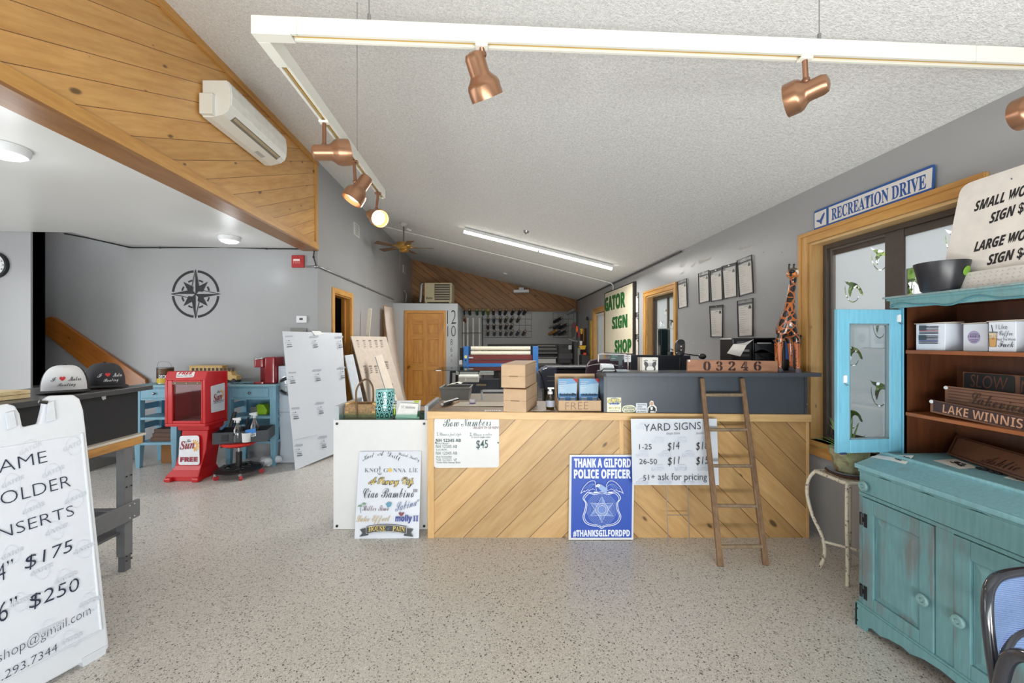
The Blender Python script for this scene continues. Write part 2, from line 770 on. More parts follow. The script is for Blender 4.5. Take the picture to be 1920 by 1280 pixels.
m = MB(); m.prism([V((XL, YB - .001, 2.41)), V((XR, YB - .001, 2.41)), V((XR, YB - .001, ceil_z(XR))), V((XL, YB - .001, ceil_z(XL)))], (0, -.03, 0), gable_m)
m.box(XL, XR, YB - .05, YB - .031, 2.38, 2.47, wood('gable_base_board', (150, 108, 66), (120, 80, 44), 'x', .5, 1, False)); S(m, 'wall_gable')
m = MB(); m.box(XL - .16, XL - .012, YF, YC - .001, ZB, 4.0, soffit_m); S(m, 'wall_soffit')
m = MB(); m.box(XL - .19, XL + .012, YF, YC - .001, ZB - .02, ZB, wood('soffit_under_board', (150, 106, 62), (124, 84, 46), 'y', .4, 1.2, False))
m.box(XL - .012, XL + .012, YF, YC - .001, ZB, ZB + .085, trim_y); S(m, 'trim_1')
m = MB(); m.box(XL - .012, XL + .006, YC - .06, YC - .001, ZB + .085, ceil_z(XL), trim_z); S(m, 'trim_2')
m = MB(); m.hexa([V((XL - .012, YF, 3.80)), V((XL + .012, YF, 3.795)), V((XL + .012, YC, 3.795)), V((XL - .012, YC, 3.80)), V((XL - .012, YF, 3.87)), V((XL + .012, YF, 3.862)), V((XL + .012, YC, 3.862)), V((XL - .012, YC, 3.87))], trim_y); S(m, 'trim_3')
# shop front behind the viewer: two glazed openings and a door opening between piers
m = MB(); holes(m, wall_m, 'x', YF - .15, YF, -6.5, 2.9, 0, 4.2, ((-5.6, -2.7, .35, 2.55), (-1.9, 2.3, .2, 2.6))); S(m, 'wall_front')
alum = M((70, 64, 60), .45, .3)
for i, (a, b, lo, hi) in enumerate(((-5.6, -2.7, .35, 2.55), (-1.9, 2.3, .2, 2.6))):
    m = MB()
    for x in (a, (2 * a + b) / 3, (a + 2 * b) / 3, b - .05):
        m.box(x, x + .05, YF - .1, YF - .04, lo, hi, alum)
    m.box(a, b, YF - .1, YF - .04, lo, lo + .05, alum); m.box(a, b, YF - .1, YF - .04, hi - .05, hi, alum)
    m.box(a + .05, b - .05, YF - .075, YF - .069, lo + .05, hi - .05, clear('dimming_shopfront_glass', (205, 210, 210), .05))  # unseen panes, tint added to cut the sky light from the front
    S(m, 'window_%d' % (4 + i))
# storage closet that fills the back left corner
XS = PY(858, 640, 9.39).x
m = MB(); m.box(XL + .001, XS, 9.39, YB - .001, 0, 2.385, paint('pale_closet_paint', (176, 182, 186))); S(m, 'wall_storage')

# ---- stairs rising in the dark behind the stair wall
m = MB()
stair = M((118, 117, 114), .8, var=.12, vs=60)
for k in range(9):
    x = -4.62 - .26 * k
    m.box(x - .30, x, 4.86, YC - .001, 0 if k == 0 else .19 * k, .19 * (k + 1), stair)
m.build('staircase', label='dark gray stairs rising left behind the gray stair wall', cat='stairs', kind='structure')
P = wally(YC)
m = MB()
m.board(Pl((0, YC - .05, 0), (1, 0, 0), UP), [(84, 596), (96, 593), (104, 597), (272, 711), (274, 724), (205, 724), (84, 626)], .049, wood('stair_skirt_wood', (172, 106, 40), (140, 80, 28), 'x', .3, 1, True, rot=(-pi / 2, 0, -math.radians(-35)), coat=.5))
m.build('trim_4', kind='structure', base=False, bevel=.006)

# ---- windows of the right wall
PINEJ = wood('pine_jamb', (216, 176, 116), (196, 150, 92), 'z', .4, 1, True, kd=.5)
bronze = M((92, 84, 78), .42, .25)
bronze2 = M((122, 114, 106), .4, .3)


def film_mat():
    k = NT('frosted_film')
    d = k.n('BsdfDiffuse'); d.inputs[0].default_value = lin((214, 222, 228))
    t = k.n('BsdfTranslucent'); t.inputs[0].default_value = lin((244, 244, 246))
    x = k.n('MixShader'); x.inputs[0].default_value = .95
    k.l(d.outputs[0], x.inputs[1]); k.l(t.outputs[0], x.inputs[2])
    k.l(x.outputs[0], k.t.nodes['Material Output'].inputs[0])
    return k.m


film_m = film_mat()
TAIL = [(0, 0), (.10, .07), (.28, .10), (.5, .13), (.72, .22), (.9, .42), (.99, .66), (.9, .68), (.82, .58), (.72, .42), (.58, .36), (.46, .42), (.40, .55), (.33, .76), (.25, .62), (.23, .45), (.28, .28), (.13, .18)]
ARCR = [(.06, .22), (.05, .45), (.11, .70), (.24, .90), (.42, 1.0), (.58, .97), (.70, .88), (.76, .74), (.73, .75), (.67, .86), (.56, .935), (.42, .955), (.27, .87), (.15, .69), (.085, .45)]


def film(x, px, tails, parent, fl=False):
    """frosted film on the pane at X = x with the alligator-tail cut-outs left clear"""
    P = wallx(x)
    cu = bpy.data.curves.new('film', 'CURVE')
    cu.dimensions = '2D'; cu.fill_mode = 'BOTH'
    q = [P.hit(*p) for p in px]
    y0, y1 = min(v.y for v in q), max(v.y for v in q)
    z0, z1 = px[0][2] if len(px[0]) > 2 else min(v.z for v in q), max(v.z for v in q)
    loops = [[(y0, z0), (y1, z0), (y1, z1), (y0, z1)]]
    for (a, b, c, d) in tails:
        for sh in (TAIL, ARCR):
            pts = smooth2(sh, 3, True)
            L = []
            for (s, t) in pts:
                h = P.hit(a + (c - a) * s, b + (d - b) * t)
                L.append((min(max(h.y, y0 + .004), y1 - .004), min(max(h.z, z0 + .004), z1 - .004)))
            loops.append(L)
    for L in loops:
        sp = cu.splines.new('POLY')
        sp.points.add(len(L) - 1)
        for p, (a, b) in zip(sp.points, L):
            p.co = (a, b, 0, 1)
        sp.use_cyclic_u = True
    o = bpy.data.objects.new('film', cu)
    COL.objects.link(o)
    bpy.context.view_layer.update()
    me = bpy.data.meshes.new_from_object(o.evaluated_get(bpy.context.evaluated_depsgraph_get()))
    bpy.data.objects.remove(o); bpy.data.curves.remove(cu)
    for v in me.vertices:
        v.co = V((x, v.co.x, v.co.y))
    me.materials.clear(); me.materials.append(film_m)
    f = bpy.data.objects.new('frosted_film', me)
    COL.objects.link(f); f.parent = parent
    g = MB(); g.box(x + .006, x + .010, y0, y1, z0, z1, glass); g.build('glass_pane', parent, base=False)
    return y0, y1


def window(name, W, yd=None):
    y0, y1, z0, z1 = W
    r = bpy.data.objects.new(name, None); COL.objects.link(r); r['kind'] = 'structure'
    m = MB()
    t = .085
    for a, b, c, d in ((y0 - t, y0, z0 - .06, z1 + t), (y1, y1 + t, z0 - .06, z1 + t)):
        m.box(XR - .018, XR, a, b, c, d, trim_z)
        m.box(XR - .026, XR - .018, a + (.055 if a > y0 else 0), b - (0 if a > y0 else .055), c, d, trim_z)
    m.box(XR - .019, XR, y0, y1, z1, z1 + t, trim_y); m.box(XR - .027, XR - .019, y0 - t, y1 + t, z1 + .055, z1 + t, trim_y)
    m.build('casing', r, base=False, bevel=.003)
    m = MB()
    m.box(XR, XR + .115, y1 - .02, y1, z0, z1, PINEJ); m.box(XR, XR + .115, y0, y0 + .02, z0, z1, PINEJ); m.box(XR, XR + .115, y0 + .02, y1 - .02, z1 - .02, z1, wood('pine_head', (222, 188, 134), (200, 160, 104), 'y', .4, 1, True, kd=.5))
    m.box(XR - .03, XR + .115, y0 - t, y1 + t, z0 - .03, z0, trim_y); m.box(XR - .02, XR, y0 - t, y1 + t, z0 - .11, z0 - .03, trim_y)
    m.build('jamb', r, base=False, bevel=.002)
    m = MB()
    a, b, lo, hi = y0 + .02, y1 - .02, z0, z1 - .02
    for p, q, mt in ((XR + .10, XR + .13, bronze), (XR + .13, XR + .18, bronze2)):
        w = .035 if p < XR + .12 else .05
        m.box(p, q, a, a + w, lo, hi, mt); m.box(p, q, b - w, b, lo, hi, mt); m.box(p, q, a + w, b - w, lo, lo + w, mt); m.box(p, q, a + w, b - w, hi - w, hi, mt)
    m.build('frame', r, base=False, bevel=.003)
    return r, a, b, lo, hi


r, a, b, lo, hi = window('window_1', W1)
m = MB()
ym = PX(1668, 600, XR + .15).y
yn = PX(1698, 600, XR + .13).y
m.box(XR + .115, XR + .145, yn, ym, lo + .02, hi - .02, bronze)
m.box(XR + .12, XR + .14, a + .03, yn, hi - .085, hi - .035, bronze)
m.box(XR + .145, XR + .165, ym, b - .05, hi - .085, hi - .045, bronze)
m.box(XR + .145, XR + .165, ym, b - .05, lo + .05, lo + .09, bronze)
m.build('sash', r, base=False, bevel=.003)


def zrect(x, y0, y1, z0, z1):
    """pixels are not needed: returns corner pixels of a rectangle at depth X = x"""
    out = []
    for y, z in ((y0, z0), (y1, z0), (y1, z1), (y0, z1)):
        d = V((x, y, z)) - CAM
        D = d.dot(CFW)
        out.append((960 + d.dot(CR) / D * FPX, 640 - d.z / D * FPX))
    return out


film(XR + .155, zrect(XR + .155, ym, b - .06, lo + .09, hi - .085),
     [(1582, 524, 1619, 567), (1632, 463, 1672, 507), (1635, 592, 1666, 634), (1583, 645, 1618, 686), (1631, 711, 1672, 762), (1583, 764, 1618, 803)], r)
film(XR + .13, zrect(XR + .13, a + .03, yn, lo + .05, hi - .085), [(1699, 504, 1737, 549), (1770, 427, 1822, 479), (1846, 470, 1900, 530), (1760, 610, 1810, 664), (1850, 700, 1905, 760)], r)

r, a, b, lo, hi = window('window_2', W2)
ym = PX(1252, 600, XR + .13).y
m = MB(); m.box(XR + .125, XR + .15, ym - .02, ym + .02, lo, hi, bronze); m.build('sash', r, base=False)
film(XR + .15, zrect(XR + .15, a + .05, b - .05, lo + .05, hi - .05), [(1236, 601, 1246, 617), (1254, 597, 1266, 617), (1245, 578, 1252, 592), (1235, 655, 1246, 668), (1256, 652, 1267, 668)], r)
r, a, b, lo, hi = window('window_3', W3)
film(XR + .15, zrect(XR + .15, a + .05, b - .05, lo + .05, hi - .05), [], r)
rr = T('vertical_blinds', 'white vertical slat blinds hanging in the far right window', 'blinds', (XR + .06, 9.3, lo))
m = MB()
for k in range(13):
    y = 8.90 + k * .065
    c, s = math.cos(.5) * .04, math.sin(.5) * .04
    q = [V((XR + .06 - s, y - c, .97)), V((XR + .06 + s, y + c, .97)), V((XR + .06 + s, y + c, 2.13)), V((XR + .06 - s, y - c, 2.13))]
    m.prism(q, (.002, 0, 0), M((206, 204, 198), .6))
m.build('slats', rr)
m = MB(); m.box(XR + .03, XR + .09, 8.86, 9.70, 2.13, 2.17, offwhite); m.build('head_rail', rr, bevel=.003)

# ---- the world outside the side windows
m = MB(); m.box(2.95, 9, -3, 17, -.4, -.3, M((196, 194, 188), .9)); m.build('ground', kind='structure', base=False)
leafs = [M((112, 146, 52), .6, var=.25), M((62, 90, 32), .6, var=.25), M((176, 196, 98), .6, var=.2)]
m = MB()
rg = random.Random(3)
for k in range(7000):
    y = rg.uniform(2.2, 9.5) if k < 6200 else rg.uniform(9.5, 16); z = rg.uniform(-.3, 3.1)
    x = 5.2 + rg.random() ** 1.5 * 1.6 + (.5 if z > 2.4 else 0)
    d = V((rg.uniform(-1, 1), rg.uniform(-1, 1), rg.uniform(-1, 1))).normalized()
    e = d.orthogonal().normalized()
    w = rg.uniform(.06, .14)
    c = V((x, y, z))
    m.poly([c - d * w, c + e * w * .7, c + d * w, c - e * w * .7], leafs[rg.choice((0, 0, 1, 1, 2))])
for k in range(7):
    m.cyl((6.2, 2 + k * 1.9, -.3), (6.2, 2 + k * 1.9, 3), .06, M((70, 54, 40), .8), 8)
m.build('hedge_foliage', label='green leafy hedge outside the frosted side windows', cat='hedge', kind='stuff')

# ---- interior doors
m = MB()
r = bpy.data.objects.new('door_1', None); COL.objects.link(r); r['kind'] = 'structure'
Pd = wally(9.39)


def dbox(m, x0, y0, x1, y1, d0, d1, mt, Y=9.39):
    a, b = PY(x0, y1, Y), PY(x1, y0, Y)
    m.box(a.x, b.x, Y - d1, Y - d0, a.z, b.z, mt)


zf = 0.0
a0 = PY(764, 587, 9.39); a1 = PY(831, 587, 9.39)
x0, x1, zt = a0.x, a1.x, a0.z
m.box(x0 - .065, x0, 9.36, 9.39, 0, zt + .065, door_zm); m.box(x1, x1 + .065, 9.36, 9.39, 0, zt + .065, door_zm); m.box(x0, x1, 9.36, 9.39, zt, zt + .065, door_xm)
m.build('casing', r, base=False, bevel=.004)
m = MB()
m.box(x0 + .004, x1 - .004, 9.378, 9.389, .02, zt - .004, door_zm)
w = x1 - x0
st = .11
for a, b in ((x0 + .004, x0 + st), (x1 - st, x1 - .004), ((x0 + x1) / 2 - .05, (x0 + x1) / 2 + .05)):
    m.box(a, b, 9.366, 9.378, .02, zt - .004, door_zm)
rails = [(.02, .23), (.83, .98), (1.55, 1.66), (1.90, zt - .004)]
for lo_, hi_ in rails:
    m.box(x0 + st, (x0 + x1) / 2 - .05, 9.3665, 9.378, lo_, hi_, door_xm); m.box((x0 + x1) / 2 + .05, x1 - st, 9.3665, 9.378, lo_, hi_, door_xm)
m.build('door_slab', r, base=False, bevel=.003)
m = MB()
for (lo_, hi_) in ((.23, .83), (.98, 1.55), (1.66, 1.90)):
    for a, b in ((x0 + st, (x0 + x1) / 2 - .05), ((x0 + x1) / 2 + .05, x1 - st)):
        m.box(a + .03, b - .03, 9.370, 9.378, lo_ + .03, hi_ - .03, door_zm)
m.build('panels', r, base=False, bevel=.008)
m = MB(); m.lathe([(0, .07), (.022, .066), (.028, .05), (.02, .03), (.012, .025), (.012, .008), (.03, .006), (.03, 0)], (x0 + .06, 9.366, .93), brass, 16, (0, -1, 0)); m.build('knob', r, base=False, smooth=40)
m = MB()
for z in (.25, 1.75):
    m.box(x1 - .012, x1 + .004, 9.36, 9.366, z, z + .09, steel)
m.build('hinges', r, base=False)
# dark doorway in the left wall
r = bpy.data.objects.new('door_2', None); COL.objects.link(r); r['kind'] = 'structure'
m = MB()
m.box(XL, XL + .02, 5.82, 5.90, 0, 2.28, trim_z); m.box(XL, XL + .02, 6.59, 6.67, 0, 2.28, trim_z); m.box(XL, XL + .02, 5.90, 6.59, 2.2, 2.28, trim_y)
m.build('casing', r, base=False, bevel=.004)
m = MB()
m.box(XL - .14, XL, 6.57, 6.59, 0, 2.2, door_zm); m.box(XL - .14, XL, 5.90, 5.92, 0, 2.2, door_zm); m.box(XL - .14, XL, 5.92, 6.57, 2.18, 2.2, door_zm)
m.box(XL - .09, XL - .07, 6.53, 6.57, 0, 2.18, door_zm)
m.build('jamb', r, base=False)
r = bpy.data.objects.new('door_3', None); COL.objects.link(r); r['kind'] = 'structure'
m = MB(); m.box(XL, XL + .02, 8.55, 8.63, 0, 2.27, trim_z); m.box(XL, XL + .02, 9.28, 9.36, 0, 2.27, trim_z); m.box(XL, XL + .02, 8.63, 9.28, 2.19, 2.27, trim_y)
m.build('casing', r, base=False, bevel=.004)
m = MB(); m.box(XL + .001, XL + .012, 8.63, 9.28, .01, 2.19, door_zm); m.build('door_slab', r, base=False)
# floor edge strip under the window
m = MB(); m.box(XR - .012, XR, 3.2, 9, 0, .09, wall_m); S(m, 'baseboard_right')

# ================================================================== FRONT COUNTER AND WHAT STANDS ON IT
DC = 3.06                      # depth of the counter front
def cz(x):                     # its top falls slightly to the right with the old floor
    return .968 - .0086 * (x + .648)


def chexa(m, x0, x1, d0, d1, zb0, zt0, zb1, zt1, mt):
    m.hexa([CF @ V(p) for p in ((x0, d0, zb0), (x1, d0, zb1), (x1, d1, zb1), (x0, d1, zb0), (x0, d0, zt0), (x1, d0, zt1), (x1, d1, zt1), (x0, d1, zt0))], mt)


CP1, CP2 = (210, 176, 128), (186, 147, 98)
plankL = wood('counter_boards_rising', CP1, CP2, 'x', .42, 1.0, True, .178, (-pi / 2, 0, -math.radians(45)), (96, 66, 36), .012)
plankR = wood('counter_boards_falling', (202, 165, 114), (176, 136, 88), 'x', .42, 1.0, True, .178, (-pi / 2, 0, math.radians(45)), (96, 66, 36), .012)
ctrim = wood('counter_trim_cross', (224, 188, 136), (204, 164, 108), 'x', .42, 1.4, False)
ctrimz = wood('counter_trim_upright', (222, 184, 130), (200, 158, 102), 'z', .42, 1.4, False)


def laminate():
    k = NT('speckled_laminate')
    v = k.coord()
    c = k.ramp(k.noise(v, 55, 5, .7), [(.3, (104, 84, 66)), (.5, (140, 116, 92)), (.7, (172, 150, 124))])
    k.l(c, k.b.inputs['Base Color']); k.b.inputs['Roughness'].default_value = .35
    return k.m


lam = laminate()
xl, xr, xm = -.640, 2.270, (1165 - 960) / 750 * DC
c = T('shop_counter', 'long pine board sales counter with diagonal planks and speckled brown top', 'counter', CF @ V((.8, DC, 0)))
m = MB(); chexa(m, xl + .045, xm - .016, DC, DC + .03, 0, cz(xl) - .05, 0, cz(xm) - .05, plankL); m.build('front_panel', c)
m = MB(); chexa(m, xm + .016, xr - .02, DC, DC + .03, 0, cz(xm) - .05, 0, cz(xr) - .05, plankR); m.build('front_panel', c)
m = MB(); chexa(m, xm - .016, xm + .016, DC - .004, DC + .03, 0, cz(xm) - .05, 0, cz(xm) - .05, ctrimz); m.build('center_strip', c, bevel=.002)
m = MB(); chexa(m, xl - .004, xl + .045, DC - .012, DC + .06, 0, cz(xl) - .05, 0, cz(xl) - .05, ctrimz); m.build('corner_post', c, bevel=.003)
m = MB(); chexa(m, xr - .02, xr, DC - .006, DC + .06, 0, cz(xr) - .05, 0, cz(xr) - .05, ctrimz); m.build('end_strip', c, bevel=.002)
m = MB(); chexa(m, xl - .006, xr + .008, DC - .02, DC + .005, cz(xl) - .056, cz(xl), cz(xr) - .056, cz(xr), ctrim); m.build('top_trim', c, bevel=.003)
m = MB(); chexa(m, xl, .702, DC + .005, DC + .57, cz(xl) - .03, cz(xl), cz(.7) - .03, cz(.7), lam); chexa(m, .702, xr, DC + .005, DC + .30, cz(.7) - .03, cz(.7), cz(xr) - .03, cz(xr), lam); m.build('countertop', c)
m = MB(); chexa(m, xl, xl + .02, DC + .06, DC + .55, 0, cz(xl) - .03, 0, cz(xl) - .03, ctrimz); m.build('end_panel', c)
for k in range(3):
    m = MB(); x = xl + .5 + k * .75; chexa(m, x, x + .02, DC + .03, DC + (.5 if x < .6 else .27), .02, cz(x) - .035, .02, cz(x) - .035, M((150, 120, 84), .6)); m.build('inner_divider', c)

barm = M((74, 80, 90), .34, var=.03)
barm2 = M((62, 66, 74), .34, var=.03)
bx0, bx1, zb = .702, 2.262, 1.264
c = T('raised_service_bar', 'slate gray laminate raised bar standing on the right half of the pine counter', 'bar', CF @ V((1.5, DC + .1, cz(1.5))))
m = MB(); chexa(m, bx0 + .024, bx1 - .022, DC + .006, DC + .026, cz(bx0) + .001, zb - .03, cz(bx1) + .001, zb - .03, barm); m.build('front_panel', c)
m = MB(); chexa(m, bx0, bx0 + .024, DC, DC + .29, cz(bx0) + .001, zb - .03, cz(bx0) + .001, zb - .03, barm2); m.build('side_panel', c, bevel=.001)
m = MB(); chexa(m, bx1 - .022, bx1, DC, DC + .29, cz(bx1) + .001, zb - .03, cz(bx1) + .001, zb - .03, barm2); m.build('side_panel', c, bevel=.001)
m = MB(); 
pts = [CF @ V(p) for p in ((.70, DC - .06, zb - .03), (2.33, DC - .06, zb - .03), (2.33, DC + .25, zb - .03), (.70, DC + .25, zb - .03))]
m.prism(rounded(pts, .015), (0, 0, .03), barm); m.build('bar_top', c, bevel=.003)
m = MB(); m.cyl(CF @ V((2.256, DC - .001, 1.02)), CF @ V((2.256, DC - .004, 1.02)), .005, steel); m.build('screw', c)

# ---- white display case left of the counter
c = T('display_case', 'low display case with white plastic front panel left of the counter', 'case', CF @ V((-1.03, 3.4, 0)))
D1 = 3.19
m = MB(); m.box(-1.425, -.665, D1, D1 + .008, 0.002, .875, white, CF); m.build('front_panel', c, bevel=.002)
case_side = M((176, 184, 192), .4)
m = MB(); m.box(-1.418, -1.385, D1 + .009, D1 + .5, 0, .985, case_side, CF); m.build('side_panel', c, bevel=.002)
m = MB(); m.box(-.70, -.668, D1 + .009, D1 + .5, 0, .985, case_side, CF); m.build('side_panel', c, bevel=.002)
m = MB(); m.box(-1.384, -.701, D1 + .02, D1 + .49, .845, .862, M((58, 58, 60), .3), CF); m.build('shelf', c)
m = MB(); m.box(-1.384, -.701, D1 + .012, D1 + .016, .85, .915, clear('green_glass', (222, 240, 234), .04), CF); m.build('glass_front', c)
m = MB(); m.box(-1.384, -.701, D1 + .47, D1 + .49, 0, .84, case_side, CF); m.build('back_panel', c)
for x, z in ((-1.395, .845), (-.70, .845), (-1.395, .03), (-.70, .03)):
    m = MB(); m.cyl(CF @ V((x, D1, z)), CF @ V((x, D1 - .006, z)), .010, M((60, 60, 64), .3, .8), 12); m.build('screw', c)

bark = M((150, 122, 90), .9, var=.35, vs=60, bump=.9, bs=40)
cutw = M((222, 176, 112), .6, var=.12, vs=40)
o = CF @ V((-1.245, 3.36, .863))
b = T('log_basket', 'rustic log basket with bark sides and bent twig handle in display case', 'basket', o)
R = CF.to_3x3()


def loc(o, x, y, z):
    return o + CR * x + CFW * y + UP * z


m = MB()
m.prism([loc(o, x, -.085, z) for x, z in ((-.115, .0), (.115, 0), (.128, .04), (.125, .10), (.11, .12), (-.11, .12), (-.126, .10), (-.13, .04))], CFW * .03, bark)
m.prism([loc(o, x, .055, z) for x, z in ((-.115, .0), (.115, 0), (.128, .04), (.125, .10), (.11, .12), (-.11, .12), (-.126, .10), (-.13, .04))], CFW * .03, bark)
m.build('bark_sides', b, smooth=40)
m = MB()
for x in (-.125, .095):
    m.prism([loc(o, x, d, z) for d, z in ((-.08, .0), (.08, 0), (.086, .06), (.07, .132), (-.07, .132), (-.086, .06))], CR * .03, cutw)
m.prism([loc(o, -.09, d, 0.001) for d in (-.05, .05)] + [loc(o, .09, d, .001) for d in (.05, -.05)], UP * .02, cutw)
m.build('end_slices', b, bevel=.004)
m = MB()
m.tube(curve_thru([loc(o, -.02, -.09, .02), loc(o, -.025, -.095, .12), loc(o, -.03, -.08, .24), loc(o, .0, -.03, .31), loc(o, .03, .03, .31), loc(o, .05, .08, .23), loc(o, .045, .09, .08)]), .008, M((120, 96, 72), .9, bump=.6, bs=120), 8)
m.build('handle', b, smooth=60)

o = CF @ V((-1.055, 3.33, .863))
b = T('turquoise_candle_holder', 'turquoise cutwork cylinder holder beside the log basket', 'vase', o)
tq = M((146, 208, 212), .35, var=.05)
m = MB()
for z in (0.004, .232):
    m.lathe([(.07, z - .004), (.074, z - .004), (.074, z + .006), (.07, z + .006), (.07, z - .004)], o, tq, 32)
rg = random.Random(5)
for k in range(11):
    for j in range(4):
        a = 2 * pi * (k + .5 * (j % 2)) / 11; z = .03 + .057 * j
        pts = []
        for q in range(14):
            t = 2 * pi * q / 14
            aa = a + .27 * math.cos(t); zz = z + .028 * math.sin(t)
            pts.append(o + V((.0725 * math.cos(aa), .0725 * math.sin(aa), zz)))
        m.tube(pts, .0035, tq, 5, closed=True)
        m.ball(o + V((.0725 * math.cos(a), .0725 * math.sin(a), z)), .009, tq, 6)
m.build('cutwork_shell', b, smooth=50)
m = MB(); m.lathe([(0, .003), (.064, .003), (.064, .22), (.062, .22), (.062, .006), (0, .006)], o, clear('inner_glass', (200, 228, 226), .12), 24); m.build('inner_glass', b, smooth=50)

# sample plaques leaning in the case
P = pl3(PD(735, 787, 3.22), PD(790, 787, 3.22), PD(740, 750, 3.32))
s = MB(); s.board(P, [(738, 751), (789, 750), (786, 786), (735, 787)], .006, white)
s2 = MB()
s2.pol(P, [(738.5, 751.5), (744, 751.5), (741, 786), (735.5, 786)], ink((40, 56, 48)))
s2.pol(P, [(739, 760), (742, 757), (741, 776), (738, 779)], ink((170, 205, 60)))
s2.pol(P, [(776, 751), (786, 751), (786, 754), (777, 755)], ink((190, 208, 60)))
for y in (752, 757, 762, 783):
    s2.text(P, 'MUG'[:2], (736, y + 4), (743, y + 4), 3.4, wht_ink if y != 783 else blk_ink, 'bold')
r = T('sample_plaque', 'white and lime sample plaque leaning behind another in the display case', 'plaque', P.hit(762, 787))
s.build('panel', r, bevel=.001); s2.build('lettering', r)
P = pl3(PD(742, 782, 3.215), PD(785, 783, 3.215), PD(746, 753, 3.285))
s = MB(); s.board(P, [(750, 755), (785, 757), (781, 784), (742, 781)], .005, M((240, 240, 240), .3), r=.004)
r = T('sample_plaque', 'small white engraved plaque in front of the lime one in the case', 'plaque', P.hit(764, 784))
s.build('panel', r, bevel=.001)
s = MB(); s.text(P, 'UC Aluminum', (752, 765), (778, 766), 5, gray_ink, 'serif', off=-.006)
s.build('lettering', r)
P = front(3.235)
s = MB(); s.board(P, [(783, 771), (795, 771), (795, 787), (783, 787)], .05, clear('green_acrylic', (120, 170, 140), .2), r=.004)
s.build('green_acrylic_block', label='dark green clear acrylic block at right end of the display case', cat='block')

# ---- signs on and against the counter
def cham(px, r):
    return px


P = front(DC - .002)
r = T('price_sign', 'white rounded Bow Numbers price sign screwed to the left counter front', 'sign', P.hit(875, 876))
s = MB(); s.board(P, [(814.5, 782.5), (936, 781.5), (936, 875.5), (814, 876.5)], -.008, white, r=.025); s.build('panel', r, bevel=.001)
P = front(DC - .011)
s = MB()
teal = ink((44, 76, 80)); teal2 = ink((92, 118, 124))
s.text(P, 'Bow Numbers', (831, 800), (921, 798), 17, teal, 'script', off=-.006)
s = cut(s, r); s.text(P, 'READY IN 10 MIN!', (888, 803.5), (935, 803.5), 4.6, ink((110, 60, 70)), 'serif')
s = cut(s, r); s.text(P, '1. Choose a font style', (819, 816.5), (865, 816), 6.5, teal2, 'script', off=-.006)
s = cut(s, r); s.text(P, '2. Choose a color', (881, 817), (922, 816), 6.5, teal2, 'script', off=-.006)
s = cut(s, r); s.text(P, 'In stock single color', (884, 820.5), (920, 820.5), 3, teal, 'plain')
for y, t, st in ((828, 'NH 12345 AB', 'bold'), (839.5, 'NH 12345 AB', 'bold'), (852, 'NH 12345 AB', 'bold'), (864, 'NH 12345 AB', 'serif')):
    s.text(P, t, (817.5, y), (864 if y < 830 else 857, y), 5.6, teal if y < 830 else teal2, st, off=(-.0 if y < 830 else -.02))
for y, t, x in ((832.5, 'Arial Black', 841), (844, 'Lulu Bold', 837), (857.5, 'MULTICOLORE', 847), (868, 'Times New Roman Bold', 863)):
    s.text(P, t, (818, y), (x, y), 3, teal2, 'plain')
s = cut(s, r); s.text(P, '$45', (893, 840), (915, 839), 15, teal, 'plain', off=.004)
for x in (817.5, 934):
    s.disc(P, x, 829.5, 1.3, blk_ink)
s.build('lettering', r)

Db, Dt = 3.075, 3.175
P = pl3(PZ(664, 1009.5, .0) * 1, PZ(785, 1008.5, 0), PD(674, 846, Dt))
r = T('boat_name_poster', 'white poster of boat name samples leaning on the white display case', 'poster', P.hit(725, 1009))
px = [(674, 846), (790, 845), (785.5, 1008.5), (664.5, 1009.5)]
s = MB(); s.board(P, px, .006, M((214, 220, 232), .3, var=.01)); s.build('panel', r, bevel=.001)
s = MB()
ni, gi, bi = ink((46, 52, 70)), ink((110, 118, 136)), ink((46, 66, 150))
gold, gold2 = ink((216, 190, 92)), ink((190, 168, 120))
s.text(P, 'Knot', (680, 865), (701, 857), 10, ni, 'script', off=-.005, arc=.15)
s.text(P, 'A', (708, 854), (720, 854), 9, ni, 'script', off=-.005)
s.text(P, 'Drill', (727, 855), (750, 866), 10, ni, 'script', off=-.005, arc=.15)
s.text(P, 'Wicked', (747, 853), (765, 857), 6, ni, 'script', off=-.005); s.text(P, 'Knotty', (768, 858), (786, 865), 6, ni, 'script', off=-.005)
s = cut(s, r); s.text(P, 'KNO', (683.5, 885), (709, 885), 7.5, gi, 'serif', off=-.006)
s.text(P, 'G', (719, 885), (728, 885), 7.5, gi, 'serif', off=-.006); s.text(P, 'NNA', (737, 885), (761, 885), 7.5, gi, 'serif', off=-.006)
s.text(P, 'L', (767, 885), (773, 885), 7.5, gi, 'serif', off=-.006); s.text(P, 'E', (777, 885), (783, 885), 7.5, gi, 'serif', off=-.006)
s.ribbon(P, [(775, 876), (775, 885)], 1.2, gi)
s.disc(P, 731.5, 881, 3.4, gold)
for k in range(10):
    a = 2 * pi * k / 10
    s.ribbon(P, [(731.5 + 3.4 * math.cos(a), 881 + 3.4 * math.sin(a)), (731.5 + 4.6 * math.cos(a), 881 + 4.6 * math.sin(a))], .8, gold)
s.ribbon(P, [(712.5, 876), (712.5, 889)], .9, gi); s.ring(P, 712.5, 875.4, 1.1, .6, gi); s.ribbon(P, [(710, 878.5), (715, 878.5)], .7, gi)
s.ring(P, 712.5, 885.5, 3.8, .9, gi, a0=.1, a1=pi - .1)
s = cut(s, r); s.text(P, 'A Penny Dip', (691, 907.5), (776, 907.5), 14, ni, 'script', off=.05)
s.text(P, 'A Penny Dip', (692, 907), (775, 907), 13, gold, 'script', off=.0)
s = cut(s, r); s.text(P, 'Ciao Bambino', (681, 933), (776, 932), 18, navy_ink, 'script', off=-.006)
s.text(P, 'III', (775, 922), (783, 922), 5.5, navy_ink, 'serif')
